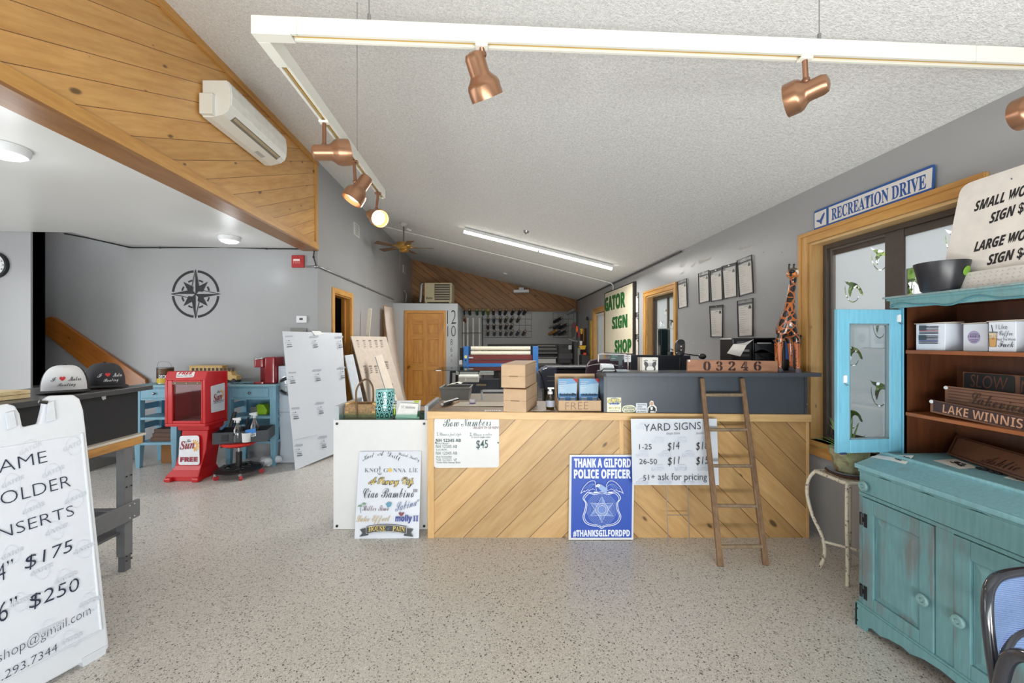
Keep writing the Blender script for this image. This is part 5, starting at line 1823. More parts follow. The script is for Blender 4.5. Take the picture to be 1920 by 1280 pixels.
mugbox('white mug box with two striped flags, leftmost on the top shelf', 1717.5, 1772, 2.20, .132, flag)
mugbox('white mug box with a round purple sticker on the top shelf', 1806, 1852, 2.24, .126, dead)
mugbox('white mug box with an iced coffee drawing on the top shelf', 1853.5, 1905, 2.20, .130, coffee)
m = MB(); q = [PZ(x, y, 1.4565) for x, y in ((1776, 655.2), (1838, 657.5), (1834, 653.2), (1800, 652.2))]; m.prism([V((min(2.45, max(2.19, p.x)), p.y, p.z)) for p in q], UP * .003, M((150, 156, 160), .3))
m.build('flat_leaflets', label='flat gray leaflets lying between the mug boxes', cat='paper')
sw = wood('carved_plank', (132, 92, 70), (104, 70, 52), 'y', .55, 1.4, False)
swd = ink((56, 36, 36), .6)


def plank(name, lab, x, xt, px, cat='sign', th=.018, mat=None):
    P = pl3(V((x, 2, 1.131)), V((x, 1, 1.131)), V((xt, 2, 1.131 + .2)))
    r2 = T(name, lab, cat, P.hit(sum(p[0] for p in px) / 4, max(p[1] for p in px)))
    s = MB(); s.board(P, px, th, mat or sw); s.build('plank', r2, bevel=.001)
    return P, r2


P, r2 = plank('lake_sign', 'long carved LAKE WINNIS... wood sign in front on the middle shelf', 2.205, 2.225, [(1744.5, 748.5), (1960, 790), (1960, 819), (1744, 772)])
s = MB(); s.pol(P, [(1750, 750.5), (1960, 791.5), (1960, 815), (1750, 770.5)], swd)
s.text(P, 'LAKE WINNISQUAM', (1767.5, 773), (2010, 823), 20, ink((186, 142, 114), .6), 'bold', off=-.01); s.build('carved_letters', r2)
m = MB(); m.lathe([(0, .003), (.008, .003), (.009, 0)], P.hit(1746.5, 752.5), white, 16, P.n); m.build('price_dot', r2)
P, r2 = plank('script_sign', 'carved plank sign in script with grooves, behind the lake sign', 2.27, 2.30, [(1771.5, 722.5), (1960, 744), (1960, 800), (1771.5, 758)])
s = MB()
for k in range(6):
    s.ribbon(P, [(1778, 727 + k * 5.5), (1960, 748 + k * 7)], 1.6, ink((78, 52, 40), .6))
s.text(P, 'Lakeview', (1818, 755), (1930, 777), 24, ink((52, 34, 28), .6), 'script', off=-.005); s.build('carved_letters', r2)
m = MB(); m.lathe([(0, .003), (.008, .003), (.009, 0)], P.hit(1773.5, 726.5), white, 16, P.n); m.build('price_dot', r2)
P, r2 = plank('slow_sign', 'dark SLOW sign at the back of the middle shelf', 2.38, 2.40, [(1805.5, 696.5), (1960, 707), (1960, 770), (1805.5, 752)], mat=M((112, 78, 60), .6))
s = MB(); q = [P.hit(x, y, .001) for x, y in ((1808, 698), (1903.5, 704.5), (1903.5, 760), (1808, 748))]; s.prism(rounded(q, .012), P.n * .0008, ink((26, 26, 28))); s.e = .0022
s.text(P, 'SLOW', (1819.5, 724.5), (1888.5, 732.5), 25, ink((104, 62, 50), .6), 'plain', off=-.005); s.pol(P, [(1914, 706), (1960, 709), (1960, 770), (1914, 762)], ink((26, 26, 28))); s.text(P, 'NO', (1915, 736), (1956, 741), 24, ink((104, 62, 50), .6), 'plain'); s.build('carved_letters', r2)
# plaque lying on the base top, and small goods
zt_ = HT + .002
P = pl3(V((2.335, 1.93, zt_ + .013)), V((2.145, 1.36, zt_ + .013)), V((2.42, 1.958, zt_ + .098)))
r2 = T('engraved_plaque', 'brown engraved wooden plaque leaning back on the hutch counter', 'plaque', V((2.25, 1.6, zt_)))
a0 = V((2.335, 1.93, zt_ + .013)); a1 = V((2.145, 1.36, zt_ + .013)); tv = V((.085, .028, .085))
s = MB(); s.prism([a0, a1, a1 + tv, a0 + tv], -P.n * .016, M((100, 66, 48), .5)); s.build('plank', r2, bevel=.002)
s = MB(); s.e = .001
e_ = lambda f, g: a0 + (a1 - a0) * f + tv * g + P.n * .001
for q in ([e_(.02, .05), e_(.98, .05), e_(.98, .09), e_(.02, .09)], [e_(.02, .91), e_(.98, .91), e_(.98, .95), e_(.02, .95)], [e_(.02, .05), e_(.035, .05), e_(.035, .95), e_(.02, .95)]):
    s.poly(q, ink((48, 32, 26)))
s.text(P, 'Ashlie', (1838, 866), (1906, 884), 15, ink((48, 30, 24)), 'script', off=-.004); s.build('engraving', r2)
HP = pl3(V((XF + .01, 2, HZ - .005)), V((XF + .01, 1, HZ - .005)), V((XF + .125, 2, HT - .011)))
HP2 = Pl((0, 0, HT + .0005), (1, 0, 0), (0, 1, 0))
for lab, Q, pts in (('white decal card on the left front of the hutch counter', HP, [(1666, 862), (1698, 870), (1714, 854), (1684, 853)]), ('white card with a dark sketch in the middle of the hutch counter', HP2, [(1750, 863), (1800, 879), (1834, 877), (1792, 860)]), ('card with dark line art at the right of the hutch counter', HP2, [(1882, 895), (1930, 906), (1935, 895), (1905, 890)])):
    r2 = T('decal_card', lab, 'card', Q.hit(sum(p[0] for p in pts) / 4, sum(p[1] for p in pts) / 4), 'cards on the hutch counter')
    s = MB(); s.prism([Q.hit(*p) for p in pts], UP * .0012, M((226, 224, 216), .5)); s.build('card', r2)
    s = MB(); s.e = .0018; cx_, cy_ = sum(p[0] for p in pts) / 4, sum(p[1] for p in pts) / 4
    rg = random.Random(lab)
    for k in range(9):
        x = cx_ + rg.uniform(-14, 12); y = cy_ + rg.uniform(-3.5, 3) + (x - cx_) * .12
        s.ribbon(Q, [(x, y), (x + rg.uniform(3, 9), y + rg.uniform(-2, 3)), (x + 8, y + 2)], 1.7, ink((44, 50, 60)))
    s.build('sketch', r2)
s = MB(); s.prism([HP.hit(*p) for p in ((1632, 856.5), (1668, 863), (1674, 857), (1645, 853.5))], UP * .0015, M((214, 224, 230), .5)); s.build('folded_paper', label='pale sheet of paper under the open glass door', cat='paper')
for lab, x, y in (('left one of two small black earrings on the hutch counter', 1841, 881), ('right one of two small black earrings on the hutch counter', 1866, 888)):
    s = MB(); c_ = HP2.hit(x, y); s.ball(c_ + V((0, .012, .005)), (.010, .012, .005), M((26, 28, 36), .25), 10); s.ball(c_ + V((.006, -.008, .005)), (.012, .014, .004), M((26, 28, 36), .25), 10); s.build('earring', label=lab, cat='earring', group='black earrings', smooth=60)

# ---- plant stand with pot
cream = None
k = NT('chipped_white_iron'); v = k.coord(); k.l(k.ramp(k.noise(v, 38, 5, .7), [(.56, (216, 208, 192)), (.64, (92, 66, 48))]), k.b.inputs['Base Color']); k.b.inputs['Roughness'].default_value = .6; cream = k.m
xs0, ys0, sz = 2.165, 2.32, .24
zp = .635
r = T('plant_stand', 'chipped white iron plant stand with curved legs beside the hutch', 'plant stand', (xs0 + sz / 2, ys0 + sz / 2, 0))
m = MB()
for a, b in (((xs0, ys0), (xs0 + sz, ys0)), ((xs0 + sz, ys0), (xs0 + sz, ys0 + sz)), ((xs0 + sz, ys0 + sz), (xs0, ys0 + sz)), ((xs0, ys0 + sz), (xs0, ys0))):
    m.tube([V((a[0], a[1], zp)), V((b[0], b[1], zp))], .012, cream, 8)
for k in range(7):
    x = xs0 + (k + 1) * sz / 8
    m.box(x - .008, x + .008, ys0, ys0 + sz, zp - .002, zp + .003, cream)
m.build('top_frame', r)
for ix, iy in ((0, 0), (1, 0), (0, 1), (1, 1)):
    cx_, cy_ = xs0 + ix * sz, ys0 + iy * sz
    ox, oy = (1 if ix else -1) * .707, (1 if iy else -1) * .707
    prof = [(0, zp), (.035, zp - .06), (.045, zp - .16), (.015, zp - .30), (-.035, zp - .42), (-.05, zp - .52), (-.035, zp - .60), (-.02, .0)]
    m = MB(); m.tube(curve_thru([V((cx_ + ox * a, cy_ + oy * a, z)) for a, z in prof], 5), .0105, cream, 8); m.build('leg', r, smooth=60)
m = MB()
for a in ((0, 0), (1, 0)):
    c0 = V((xs0 + a[0] * sz, ys0, .18)); c1 = V((xs0 + (1 - a[0]) * sz, ys0 + sz, .18)); i0 = (c1 - c0).normalized() * .04
    m.tube([c0 + i0, c1 - i0], .009, cream, 8)
m.build('stretcher', r)
o = V((xs0 + sz / 2 + .01, ys0 + sz / 2 + .01, zp + .004))
r = T('potted_spider_plant', 'green spiky plant in a mossy clay pot on the white stand', 'potted plant', o)
m = MB(); m.lathe([(0, .002), (.085, .002), (.118, .02), (.122, .024), (.114, .026), (.08, .012), (0, .012)], o, M((96, 66, 54), .6), 32); m.build('clay_saucer', r, smooth=40)
m = MB(); m.lathe([(0, .014), (.09, .014), (.112, .032), (.115, .036), (.106, .036), (.085, .022), (0, .022)], o, M((136, 142, 152), .4), 32); m.build('gray_saucer', r, smooth=40)
k = NT('mossy_clay'); v = k.coord(); k.l(k.ramp(k.noise(v, 14, 5, .65), [(.36, (120, 84, 62)), (.46, (150, 148, 118)), (.62, (172, 176, 140))]), k.b.inputs['Base Color']); k.b.inputs['Roughness'].default_value = .85; clay = k.m
m = MB(); m.lathe([(0, .026), (.066, .026), (.072, .034), (.094, .135), (.102, .138), (.105, .175), (.096, .178), (.092, .17), (0, .165)], o, clay, 32); m.build('clay_pot', r, smooth=40)
rg = random.Random(11)
lfm = M((120, 158, 86), .45, var=.3, vs=12); lfp = M((176, 190, 130), .45, var=.15)
m = MB()
for k in range(34):
    a = rg.uniform(0, 2 * pi); tilt = rg.uniform(.3, 1.5); ln = rg.uniform(.14, .29)
    d = V((math.cos(a) * math.sin(tilt), math.sin(a) * math.sin(tilt), math.cos(tilt)))
    b = o + V((math.cos(a) * .03, math.sin(a) * .03, .165))
    side = d.cross(UP).normalized()
    prev = None
    for j in range(7):
        t = j / 6
        p = b + d * ln * t + V((0, 0, -.10 * t * t * math.sin(tilt)))
        p.x = min(p.x, 2.60); 
        w_ = .009 * (1 - t) ** .7 * (1 if t > .1 else .8)
        q = [m.bm.verts.new(p - side * w_), m.bm.verts.new(p + V((0, 0, -.004 * (1 - t)))), m.bm.verts.new(p + side * w_)]
        if prev:
            m.face([prev[0], prev[1], q[1], q[0]], lfm); m.face([prev[1], prev[2], q[2], q[1]], lfp if k % 4 == 0 else lfm)
        prev = q
lf = m.build('leaves', r)

# ---- mesh back chair at the lower right
fr = M((44, 46, 54), .16, coat=.5)
r = T('mesh_chair', 'black framed chair with blue gray mesh back in front of the hutch', 'chair', CF @ V((1.62, 1.02, 0)))
X0 = 1.425
C = lambda x, d, z: CF @ V((x, d, z))
outl = [(X0 + .0, .44), (X0 - .005, .60), (X0 + .005, .71), (X0 + .035, .765), (X0 + .10, .785), (X0 + .24, .79), (X0 + .38, .785), (X0 + .445, .765), (X0 + .475, .71), (X0 + .485, .60), (X0 + .48, .44)]
bk_d = lambda z: 1.17 + (z - .44) * .12
m = MB(); m.tube(curve_thru([C(x, bk_d(z) + .03 * (1 - ((x - X0 - .24) / .24) ** 2), z) for x, z in outl], 5), .014, fr, 10); m.tube(curve_thru([C(X0 + .02, 1.18, .56), C(X0 + .10, 1.21, .615), C(X0 + .24, 1.225, .625), C(X0 + .38, 1.21, .615), C(X0 + .46, 1.18, .56)], 5), .012, fr, 10); m.build('back_frame', r, smooth=60)
k = NT('chair_mesh'); v = k.coord(); w_ = k.n('TexWave', wave_type='BANDS', bands_direction='Z'); k.l(v, w_.inputs['Vector']); w_.inputs['Scale'].default_value = 62; w_.inputs['Distortion'].default_value = 0
tr = k.n('BsdfTransparent'); mx = k.n('MixShader'); k.b.inputs['Base Color'].default_value = lin((116, 138, 188)); k.b.inputs['Roughness'].default_value = .5
k.l(k.math('ADD', k.math('MULTIPLY', k.math('GREATER_THAN', w_.outputs['Fac'], .30), .55), .42), mx.inputs[0]); k.l(tr.outputs[0], mx.inputs[1]); k.l(k.b.outputs[0], mx.inputs[2]); k.l(mx.outputs[0], k.t.nodes['Material Output'].inputs[0])
m = MB()
top = [p for p in smooth2(outl, 5)]
cen = (X0 + .24, .66)
vs = [m.bm.verts.new(C(x, bk_d(z) + .03 * (1 - ((x - X0 - .24) / .24) ** 2), z)) for x, z in top if z > .555]
cv = m.bm.verts.new(C(cen[0], bk_d(cen[1]) + .035, cen[1]))
for i in range(len(vs) - 1):
    m.face([vs[i], vs[i + 1], cv], k.m)
m.face([vs[-1], vs[0], cv], k.m)
m.build('mesh_back', r)
for sx in (-1, 1):
    xx = X0 + .24 + sx * .235
    m = MB(); m.tube(curve_thru([C(xx + sx * .01, 1.17, .44), C(xx + sx * .028, 1.13, .60), C(xx + sx * .033, 1.06, .655), C(xx + sx * .035, .92, .665), C(xx + sx * .035, .78, .655), C(xx + sx * .03, .72, .60), C(xx + sx * .02, .70, .44)], 5), .017, fr, 10); m.build('armrest', r, smooth=60)
    m = MB(); m.tube([C(xx, 1.17, .45), C(xx + sx * .01, 1.22, .02), C(xx + sx * .01, 1.22, 0.0)], [.014, .012, .016], fr, 10); m.build('leg', r, smooth=60)
    m = MB(); m.tube([C(xx + sx * .02, .70, .45), C(xx + sx * .02, .69, .02), C(xx + sx * .02, .69, 0.0)], [.014, .012, .016], fr, 10); m.build('leg', r, smooth=60)
m = MB(); q = rounded([C(X0 + .02, .70, .43), C(X0 + .46, .70, .43), C(X0 + .46, 1.17, .43), C(X0 + .02, 1.17, .43)], .06); m.prism(q, UP * .045, M((52, 56, 66), .7, bump=.2)); m.build('seat', r, bevel=.012)

# ================================================================== LEFT SIDE
def pbox(m, D, x0, y0, x1, y1, dep, mt, floor=False):
    """box whose front face fills the given pixels at depth D"""
    m.box((x0 - 960) / 750 * D, (x1 - 960) / 750 * D, D, D + dep, 0 if floor else 1.5 - (y1 - 640) / 750 * D, 1.5 - (y0 - 640) / 750 * D, mt, CF)


# ---- folding sidewalk sign
BR = PZ(205.5, 1214, .02); BL = PZ(85, 1281, .02); TR = PD(149, 742, 2.075)
P = Pl(BR, BR - BL, TR - BR)
ou, ov = P.u, P.v
plast = M((212, 217, 226), .38, var=.015)
r = T('sidewalk_sign', 'white plastic folding sidewalk sign with frame insert prices', 'sign', BR - ou * .3)
w_ = .64
H_ = (TR - BR).dot(ov)
px = [(205.5, 1214), (161, 800), (157, 768), (150, 747), (138, 739), (92, 741), (83, 748), (80, 765), (73, 793), (43, 800), (38, 775), (29, 760), (14, 756)]
pts = [P.hit(*q) for q in px]
L0 = BR - ou * w_
pts += [L0 + ov * (H_ * .97) + ou * .12, L0 + ov * (H_ * .99) + ou * .07, L0 + ov * (H_ * .93) + ou * .03, L0]
s = MB(); s.prism(pts, -P.n * .035, plast); s.build('front_frame', r, bevel=.008)
s = MB()
s.tube([P.hit(153, 812, .002), P.hit(189, 1180, .002), P.hit(189, 1180, .002) - ou * .56], .007, plast, 8)
for q in (([(8, 775), (24, 771), (30, 800), (12, 806)]), ([(88, 756), (99, 752), (103, 788), (84, 792)])):
    s.prism([P.hit(x, y, .012) for x, y in q], -P.n * .01, M((206, 212, 222), .4))
s.build('molded_ribs', r, bevel=.003)
s = MB(); c0 = P.hit(12, 752) - P.n * .03; c1 = P.hit(90, 748) - P.n * .03; s.tube([P.hit(72, 753, .004), P.hit(88, 755, .004)], .008, black, 8); s.build('dark_latch', r)
bot = [BR - P.n * .0, BR - ou * .09, L0 + ou * .09, L0]
s = MB()
for c_ in (BR - ou * .055, L0 + ou * .055):
    s = MB(); s.hexa([c_ - ou * .04 - UP * .02, c_ + ou * .04 - UP * .02, c_ + ou * .04 - UP * .02 - P.n * .035, c_ - ou * .04 - UP * .02 - P.n * .035, c_ - ou * .045 + UP * .02, c_ + ou * .045 + UP * .02, c_ + ou * .045 + UP * .02 - P.n * .035, c_ - ou * .045 + UP * .02 - P.n * .035], plast); s.build('foot', r)
hn = V((P.n.x, P.n.y, 0)).normalized()
topc = TR - ou * w_ * .5
s = MB()
t0, t1 = TR - P.n * .04, TR - ou * w_ - P.n * .04
b0, b1 = t0 - hn * .04, t1 - hn * .04
b0.z = b1.z = .0
s.hexa([b1, b0, b0 - hn * .03, b1 - hn * .03, t1 - UP * .17, t0 - UP * .17, t0 - UP * .17 - hn * .03, t1 - UP * .17 - hn * .03], plast); s.build('back_frame', r, bevel=.006)
s = MB(); q = [P.hit(151, 815, .001), P.hit(187, 1182, .001)]; q += [q[1] - ou * .57, q[0] - ou * .545]; s.prism(q, P.n * .002, M((214, 219, 230), .3, var=.01)); s.build('insert_sheet', r)
s = MB(); s.e = .0035
wm = ink((200, 205, 216)); wm2 = ink((206, 211, 222))
for (x, y, q) in ((56, 842, 1), (138, 836, 1), (98, 886, 1), (22, 905, 1), (140, 935, 1), (60, 955, 1), (103, 995, 1), (20, 1040, 1), (155, 1030, 1), (75, 1070, 1), (120, 1085, 1), (35, 1130, 1), (165, 1130, 1), (90, 1180, 1), (130, 1200, 1)):
    s.ring(P, x, y, 15, .8, wm2, ry=17, n=24); s.text(P, 'GATOR', (x - 20, y + 12), (x + 22, y - 8), 8, wm, 'bold')
s.e = .006
t = navy_ink
s = cut(s, r, 'watermark_print'); s.text(P, 'AME', (-3, 888), (88, 866.5), 22, t, 'plain', off=-.018); s = cut(s, r); s.text(P, 'FR', (-72, 905), (-8, 889), 22, t, 'plain', off=-.018)
s = cut(s, r); s.text(P, 'OLDER', (1, 948), (132, 912), 22, t, 'plain', off=-.018); s = cut(s, r); s.text(P, 'H', (-36, 958), (-8, 951), 22, t, 'plain', off=-.018)
s = cut(s, r); s.text(P, 'NSERTS', (-6, 1013), (138, 966), 20, t, 'plain', off=-.018); s = cut(s, r); s.text(P, 'I', (-20, 1018), (-15, 1016), 22, t, 'plain', off=-.018)
s = cut(s, r); s.text(P, '4\u201d', (-6, 1093), (26, 1078), 32, t, 'plain', off=-.012, shear=.1); s.text(P, '2', (-40, 1106), (-12, 1095), 32, t, 'plain', off=-.012)
s = cut(s, r); s.text(P, '$175', (45, 1068), (136, 1032), 22, t, 'plain', off=-.010, shear=.15)
s = cut(s, r); s.text(P, '6\u201d', (-3, 1168), (34, 1151), 36, t, 'plain', off=-.012, shear=.1); s.text(P, '3', (-36, 1182), (-10, 1171), 36, t, 'plain', off=-.012)
s = cut(s, r); s.text(P, '$250', (53, 1142), (148, 1105), 24, t, 'plain', off=-.010, shear=.15)
s = cut(s, r); s.text(P, 'shop@gmail.com', (-6, 1243), (168.5, 1150), 17, t, 'plain', off=-.018, shear=.12)
s = cut(s, r); s.text(P, '603.293.7344', (-45, 1301), (106, 1219), 14, t, 'plain', off=-.015, shear=.1)
s.build('lettering', r)

# ---- steel workbench with black case on it
gsteel = M((116, 118, 122), .42, .15)
gsteel2 = M((98, 100, 104), .45, .15)
XW, YW = -2.352, 2.85
r = T('workbench', 'gray steel legged workbench with thick wooden top behind the sidewalk sign', 'workbench', (XW - .32, 2.4, 0))
m = MB(); m.box(XW - .62, XW - .008, 1.97, YW, .81, .862, wood('bench_wood', (204, 152, 84), (150, 100, 50), 'y', .5, 1.4, True)); m.build('wooden_top', r, bevel=.003)
m = MB(); m.box(XW - .62, XW, 1.95, YW + .015, .863, .878, M((206, 200, 190), .5)); m.build('white_top_sheet', r, bevel=.002)
for i, y in enumerate((2.756, 2.06)):
    for x, sd in ((XW - .04, 1), (XW - .58, -1)):
        m = MB(); m.box(x - .034, x + .02, y - .03, y + .03, .10, .81, gsteel)
        m.box(x - .028, x + .014, y - .024, y + .024, 0, .10, gsteel2); m.build('leg', r, bevel=.004)
    m = MB(); m.box(XW - .62, XW - .026, y - .026, y + .026, .33, .40, gsteel2); m.box(XW - .62, XW - .026, y - .026, y + .026, .75, .81, gsteel2); m.build('cross_rail', r, bevel=.003)
m = MB(); m.box(XW - .022, XW - .002, 2.0, YW - .03, .33, .445, gsteel); m.build('side_rail', r, bevel=.003)
m = MB(); m.box(XW - .61, XW - .05, 2.0, YW - .05, .25, .265, gsteel2); m.box(XW - .60, XW - .58, 2.0, YW - .05, .33, .44, gsteel); m.build('lower_shelf', r)
m = MB()
for y in (2.738, 2.772):
    for z in (.35, .43, .62, .55, .10, .07):
        m.cyl((XW - .001 if z in (.35, .43) else XW - .019, y, z), (XW + .003 if z in (.35, .43) else XW - .0155, y, z), .005, M((220, 222, 224), .3, .5) if z in (.35, .43) else black, 10)
m.build('bolts', r)
r = T('black_display_cabinet', 'black cabinet with charcoal lid standing on the workbench', 'cabinet', (XW - .32, 2.4, .879))
bc = M((40, 40, 44), .32)
m = MB(); m.box(XW - .61, XW - .045, 1.97, YW + .005, .879, 1.165, bc); m.build('cabinet_body', r, bevel=.002)
m = MB(); m.box(XW - .64, XW, 1.93, YW + .07, 1.166, 1.196, M((70, 70, 74), .3)); m.build('lid', r, bevel=.002)
P = wallx(XW - .0435)
m = MB(); m.prism([P.hit(x, y) for x, y in ((190, 742.5), (197, 741.5), (197.5, 748), (195, 748), (193, 750), (190.5, 747))], P.n * .004, M((224, 226, 230), .2)); m.build('hook_tab', r)
zl = 1.197
# caps
def cap(lab, D, x, front_c, side_c, txt, heading, hc):
    o = PZ(x, 0, 0) if False else CF @ V(((x - 960) / 750 * D, D, zl))
    r = T('baseball_cap', lab, 'cap', o, 'caps on the black cabinet')
    Mx = rotz(o, heading) @ Matrix.Scale(1.15, 4)           # local -y is where the cap looks
    fm = M(front_c, .8, var=.02); sm = M(side_c, .85, var=.05); bm_ = M((34, 34, 38), .7)
    def dome(a, z):
        # a: 0 at the front .. 2pi, returns a point of the crown
        f = math.cos(a)
        ry = .105 if f > 0 else .098
        return ry
    n, L = 32, 9
    m = MB(); ring = []
    for j in range(L + 1):
        t = j / L
        z = .012 + .128 * math.sin(t * pi / 2)
        sc = math.cos(t * pi / 2) ** .62
        row = []
        for i in range(n):
            a = 2 * pi * i / n
            x_ = .088 * math.sin(a) * sc; y_ = -.108 * math.cos(a) * sc
            zz = z * (1.0 + .10 * max(0, math.cos(a)) * (1 - t) * t * 2) if j else z
            row.append(m.bm.verts.new(Mx @ V((x_, y_ - (.016 * max(0, math.cos(a)) * math.sin(t * pi) if 1 else 0), zz))))
        ring.append(row)
    for j in range(L):
        for i in range(n):
            a = 2 * pi * (i + .5) / n
            m.face([ring[j][i], ring[j][(i + 1) % n], ring[j + 1][(i + 1) % n], ring[j + 1][i]], fm if math.cos(a) > .45 else sm)
    m.face(ring[-1], sm)
    m.build('crown', r, smooth=60)
    m = MB(); m.ball(Mx @ V((0, 0, .142)), (.009, .009, .005), sm, 10); m.build('button', r, smooth=60)
    m = MB()
    A, B = [], []
    for i in range(17):
        a = -1.25 + 2.5 * i / 16
        A.append(Mx @ V((.092 * math.sin(a), -.100 * math.cos(a) + .0, .013 - .006 * math.sin(a) ** 2)))
        B.append(Mx @ V((.100 * math.sin(a) * 1.02, -.100 * math.cos(a) - .078 * (math.cos(a * 1.1)) ** .8 if abs(a) < 1.2 else -.100 * math.cos(a) - .01, .010 - .010 * math.sin(a) ** 2)))
    va = [m.bm.verts.new(p) for p in A]; vb = [m.bm.verts.new(p) for p in B]; vc = [m.bm.verts.new(p + UP * .005) for p in A]; vd = [m.bm.verts.new(p + UP * .004) for p in B]
    for i in range(16):
        m.face([va[i], va[i + 1], vb[i + 1], vb[i]], bm_); m.face([vc[i], vd[i], vd[i + 1], vc[i + 1]], bm_); m.face([vb[i], vb[i + 1], vd[i + 1], vd[i]], bm_)
    m.build('brim', r, smooth=60)
    # stitched print, wrapped on the front panel
    m = MB()
    def wrap(body, style, a0, a1, z0, z1, mt):
        vs, fs = glyphs(body, style)
        X0, X1 = min(v[0] for v in vs), max(v[0] for v in vs); Y1 = max(v[1] for v in vs); Y0 = min(v[1] for v in vs)
        out = []
        for x_, y_ in vs:
            a = a0 + (a1 - a0) * (x_ - X0) / (X1 - X0); z = z0 + (z1 - z0) * (y_ - Y0) / (Y1 - Y0)
            t = math.asin(min(1, max(0, (z - .012) / .135))) / (pi / 2)
            sc = math.cos(t * pi / 2) ** .62 + .025
            out.append(m.bm.verts.new(Mx @ V((.088 * math.sin(a) * sc, (-.108 * math.cos(a)) * sc - .016 * max(0, math.cos(a)) * math.sin(t * pi) - .002, z))))
        for f in fs:
            m.face([out[i] for i in f], mt)
    red = ink((206, 40, 44)); tx = ink(txt)
    wrap('I', 'script', -.52, -.28, .062, .084, tx); wrap('\u2665', 'plain', -.16, .10, .064, .086, red); wrap('Motor', 'script', .22, .80, .062, .084, tx); wrap('Boating', 'script', -.22, .50, .030, .054, tx)
    m.build('embroidery', r)


cap('white fronted black cap with a red heart on the black cabinet lid', 2.42, 122, (222, 224, 230), (44, 44, 48), (30, 30, 34), 42, 0)
cap('all black cap with a red heart, behind the white fronted cap', 2.68, 196, (50, 50, 56), (46, 46, 50), (226, 228, 234), 50, 0)
for k, (lab) in enumerate(('bottom pale pine board of the little stack on the cabinet lid', 'upper pale pine board of the little stack on the cabinet lid')):
    m = MB(); m.box(-2.9, -2.60, 2.02, 2.16, zl + .0225 * k + .001, zl + .0215 * (k + 1), wood('pale_pine%d' % k, (232, 214, 172), (206, 182, 136), 'x', .5, 1.6, False), CF); m.build('pine_board', label=lab, cat='board', group='pine boards on the cabinet', bevel=.001)
m = MB(); m.ball(CF @ V((-2.62, 1.98, zl + .012)), (.05, .04, .012), black, 14); m.build('dark_mouse', label='rounded black object at the left edge of the cabinet lid', cat='gadget', smooth=60)

# ---- wall clock on the stair wall
P = wally(4.71)
c_ = P.hit(-8, 497)
r = T('wall_clock', 'round black rimmed wall clock at the left edge', 'clock', c_)
m = MB(); m.lathe([(0, .012), (.118, .012), (.118, .018)], c_, white, 40, P.n); m.build('dial', r)
m = MB(); m.lathe([(.118, .014), (.120, .03), (.130, .036), (.142, .028), (.146, .0), (.118, 0)], c_, M((26, 28, 30), .3), 40, P.n); m.build('rim', r, smooth=40)
m = MB()
for k in range(12):
    a = pi / 2 - 2 * pi * (k + 1) / 12
    x, y = -8 + 15.5 * math.cos(a), 497 - 15.5 * math.sin(a)
    m.e = .013
    m.text(P, str(k + 1), (x - 2.2, y + 2), (x + 2.2, y + 2), 4, blk_ink, 'plain')
m.build('numerals', r)
m = MB(); m.e = .014; m.ribbon(P, [(-8, 497), (-16, 490)], 1.4, blk_ink); m.ribbon(P, [(-8, 497), (-4, 484)], 1, blk_ink); m.build('hands', r)

# ---- compass rose decal
P = wally(YC); cx, cy = 367, 551
r = T('compass_decal', 'large black compass rose decal on the gray alcove wall', 'decal', P.hit(cx, cy + 46))
m = MB(); ck = M((36, 38, 40), .65, var=0)
for q in range(4):
    m.ring(P, cx, cy, 42.5, 4.6, ck, n=14, a0=q * pi / 2 + .09, a1=(q + 1) * pi / 2 - .09)
for q in range(8):
    a = pi / 8 + q * pi / 4
    m.ring(P, cx, cy, 26, 3, ck, n=4, a0=a - .16, a1=a + .16)
for q in range(4):
    a = q * pi / 2
    d = V((math.cos(a), math.sin(a))); e = V((-d.y, d.x))
    tip = V((cx, cy)) + d * 48; b1 = V((cx, cy)) + d * 8 + e * 8; b2 = V((cx, cy)) + d * 8 - e * 8; cc = V((cx, cy))
    m.pol(P, [tuple(tip), tuple(b1), tuple(cc)], ck)
    m.ribbon(P, [tuple(tip - d * 3), tuple(b2), tuple(cc)], 1.3, ck)
    a2 = a + pi / 4
    d2 = V((math.cos(a2), math.sin(a2))); e2 = V((-d2.y, d2.x))
    t2 = cc + d2 * 32; 
    m.pol(P, [tuple(t2), tuple(cc + d2 * 12 + e2 * 6.5), tuple(cc + d2 * 7), tuple(cc + d2 * 12 - e2 * 6.5)], ck)
m.build('rose', r)
# alarm, thermostat, plate, ruler, cable
r = T('fire_alarm_box', 'small red square fire alarm on the gray alcove wall', 'alarm', P.hit(559, 501))
m = MB(); m.board(P, [(548.5, 479), (571.5, 479), (571.5, 502), (548.5, 502)], -.03, M((168, 36, 36), .4)); m.build('alarm_body', r, bevel=.005)
m = MB(); m.e = .031; m.pol(P, [(552, 486), (564, 486), (564, 490), (552, 490)], ink((226, 200, 196))); m.text(P, 'FIRE', (552, 495), (565, 495), 4, ink((206, 120, 110)), 'bold'); m.build('alarm_print', r)
r = T('thermostat', 'white thermostat on the gray wall above the leaning sheet', 'thermostat', P.hit(568, 605))
m = MB(); m.board(P, [(557, 592), (576.5, 592), (576.5, 605), (557, 605)], -.025, white); m.build('case', r, bevel=.004)
m = MB(); m.e = .0255; m.pol(P, [(563, 596), (569.5, 596), (569.5, 600), (563, 600)], ink((70, 76, 76))); m.build('display', r)
m = MB(); m.board(P, [(545, 615), (575.5, 615), (575.5, 640), (545, 640)], -.012, M((128, 128, 124), .4, .4)); m.build('metal_wall_plate', label='gray metal plate on the wall behind the leaning sheet top', cat='plate', bevel=.002)
P = wallx(XL)
r = T('wall_thermometer', 'long narrow cream wall thermometer by the dark doorway', 'thermometer', P.hit(593, 600))
Yr = PX(593, 560, XL)
P2 = front(5.34)
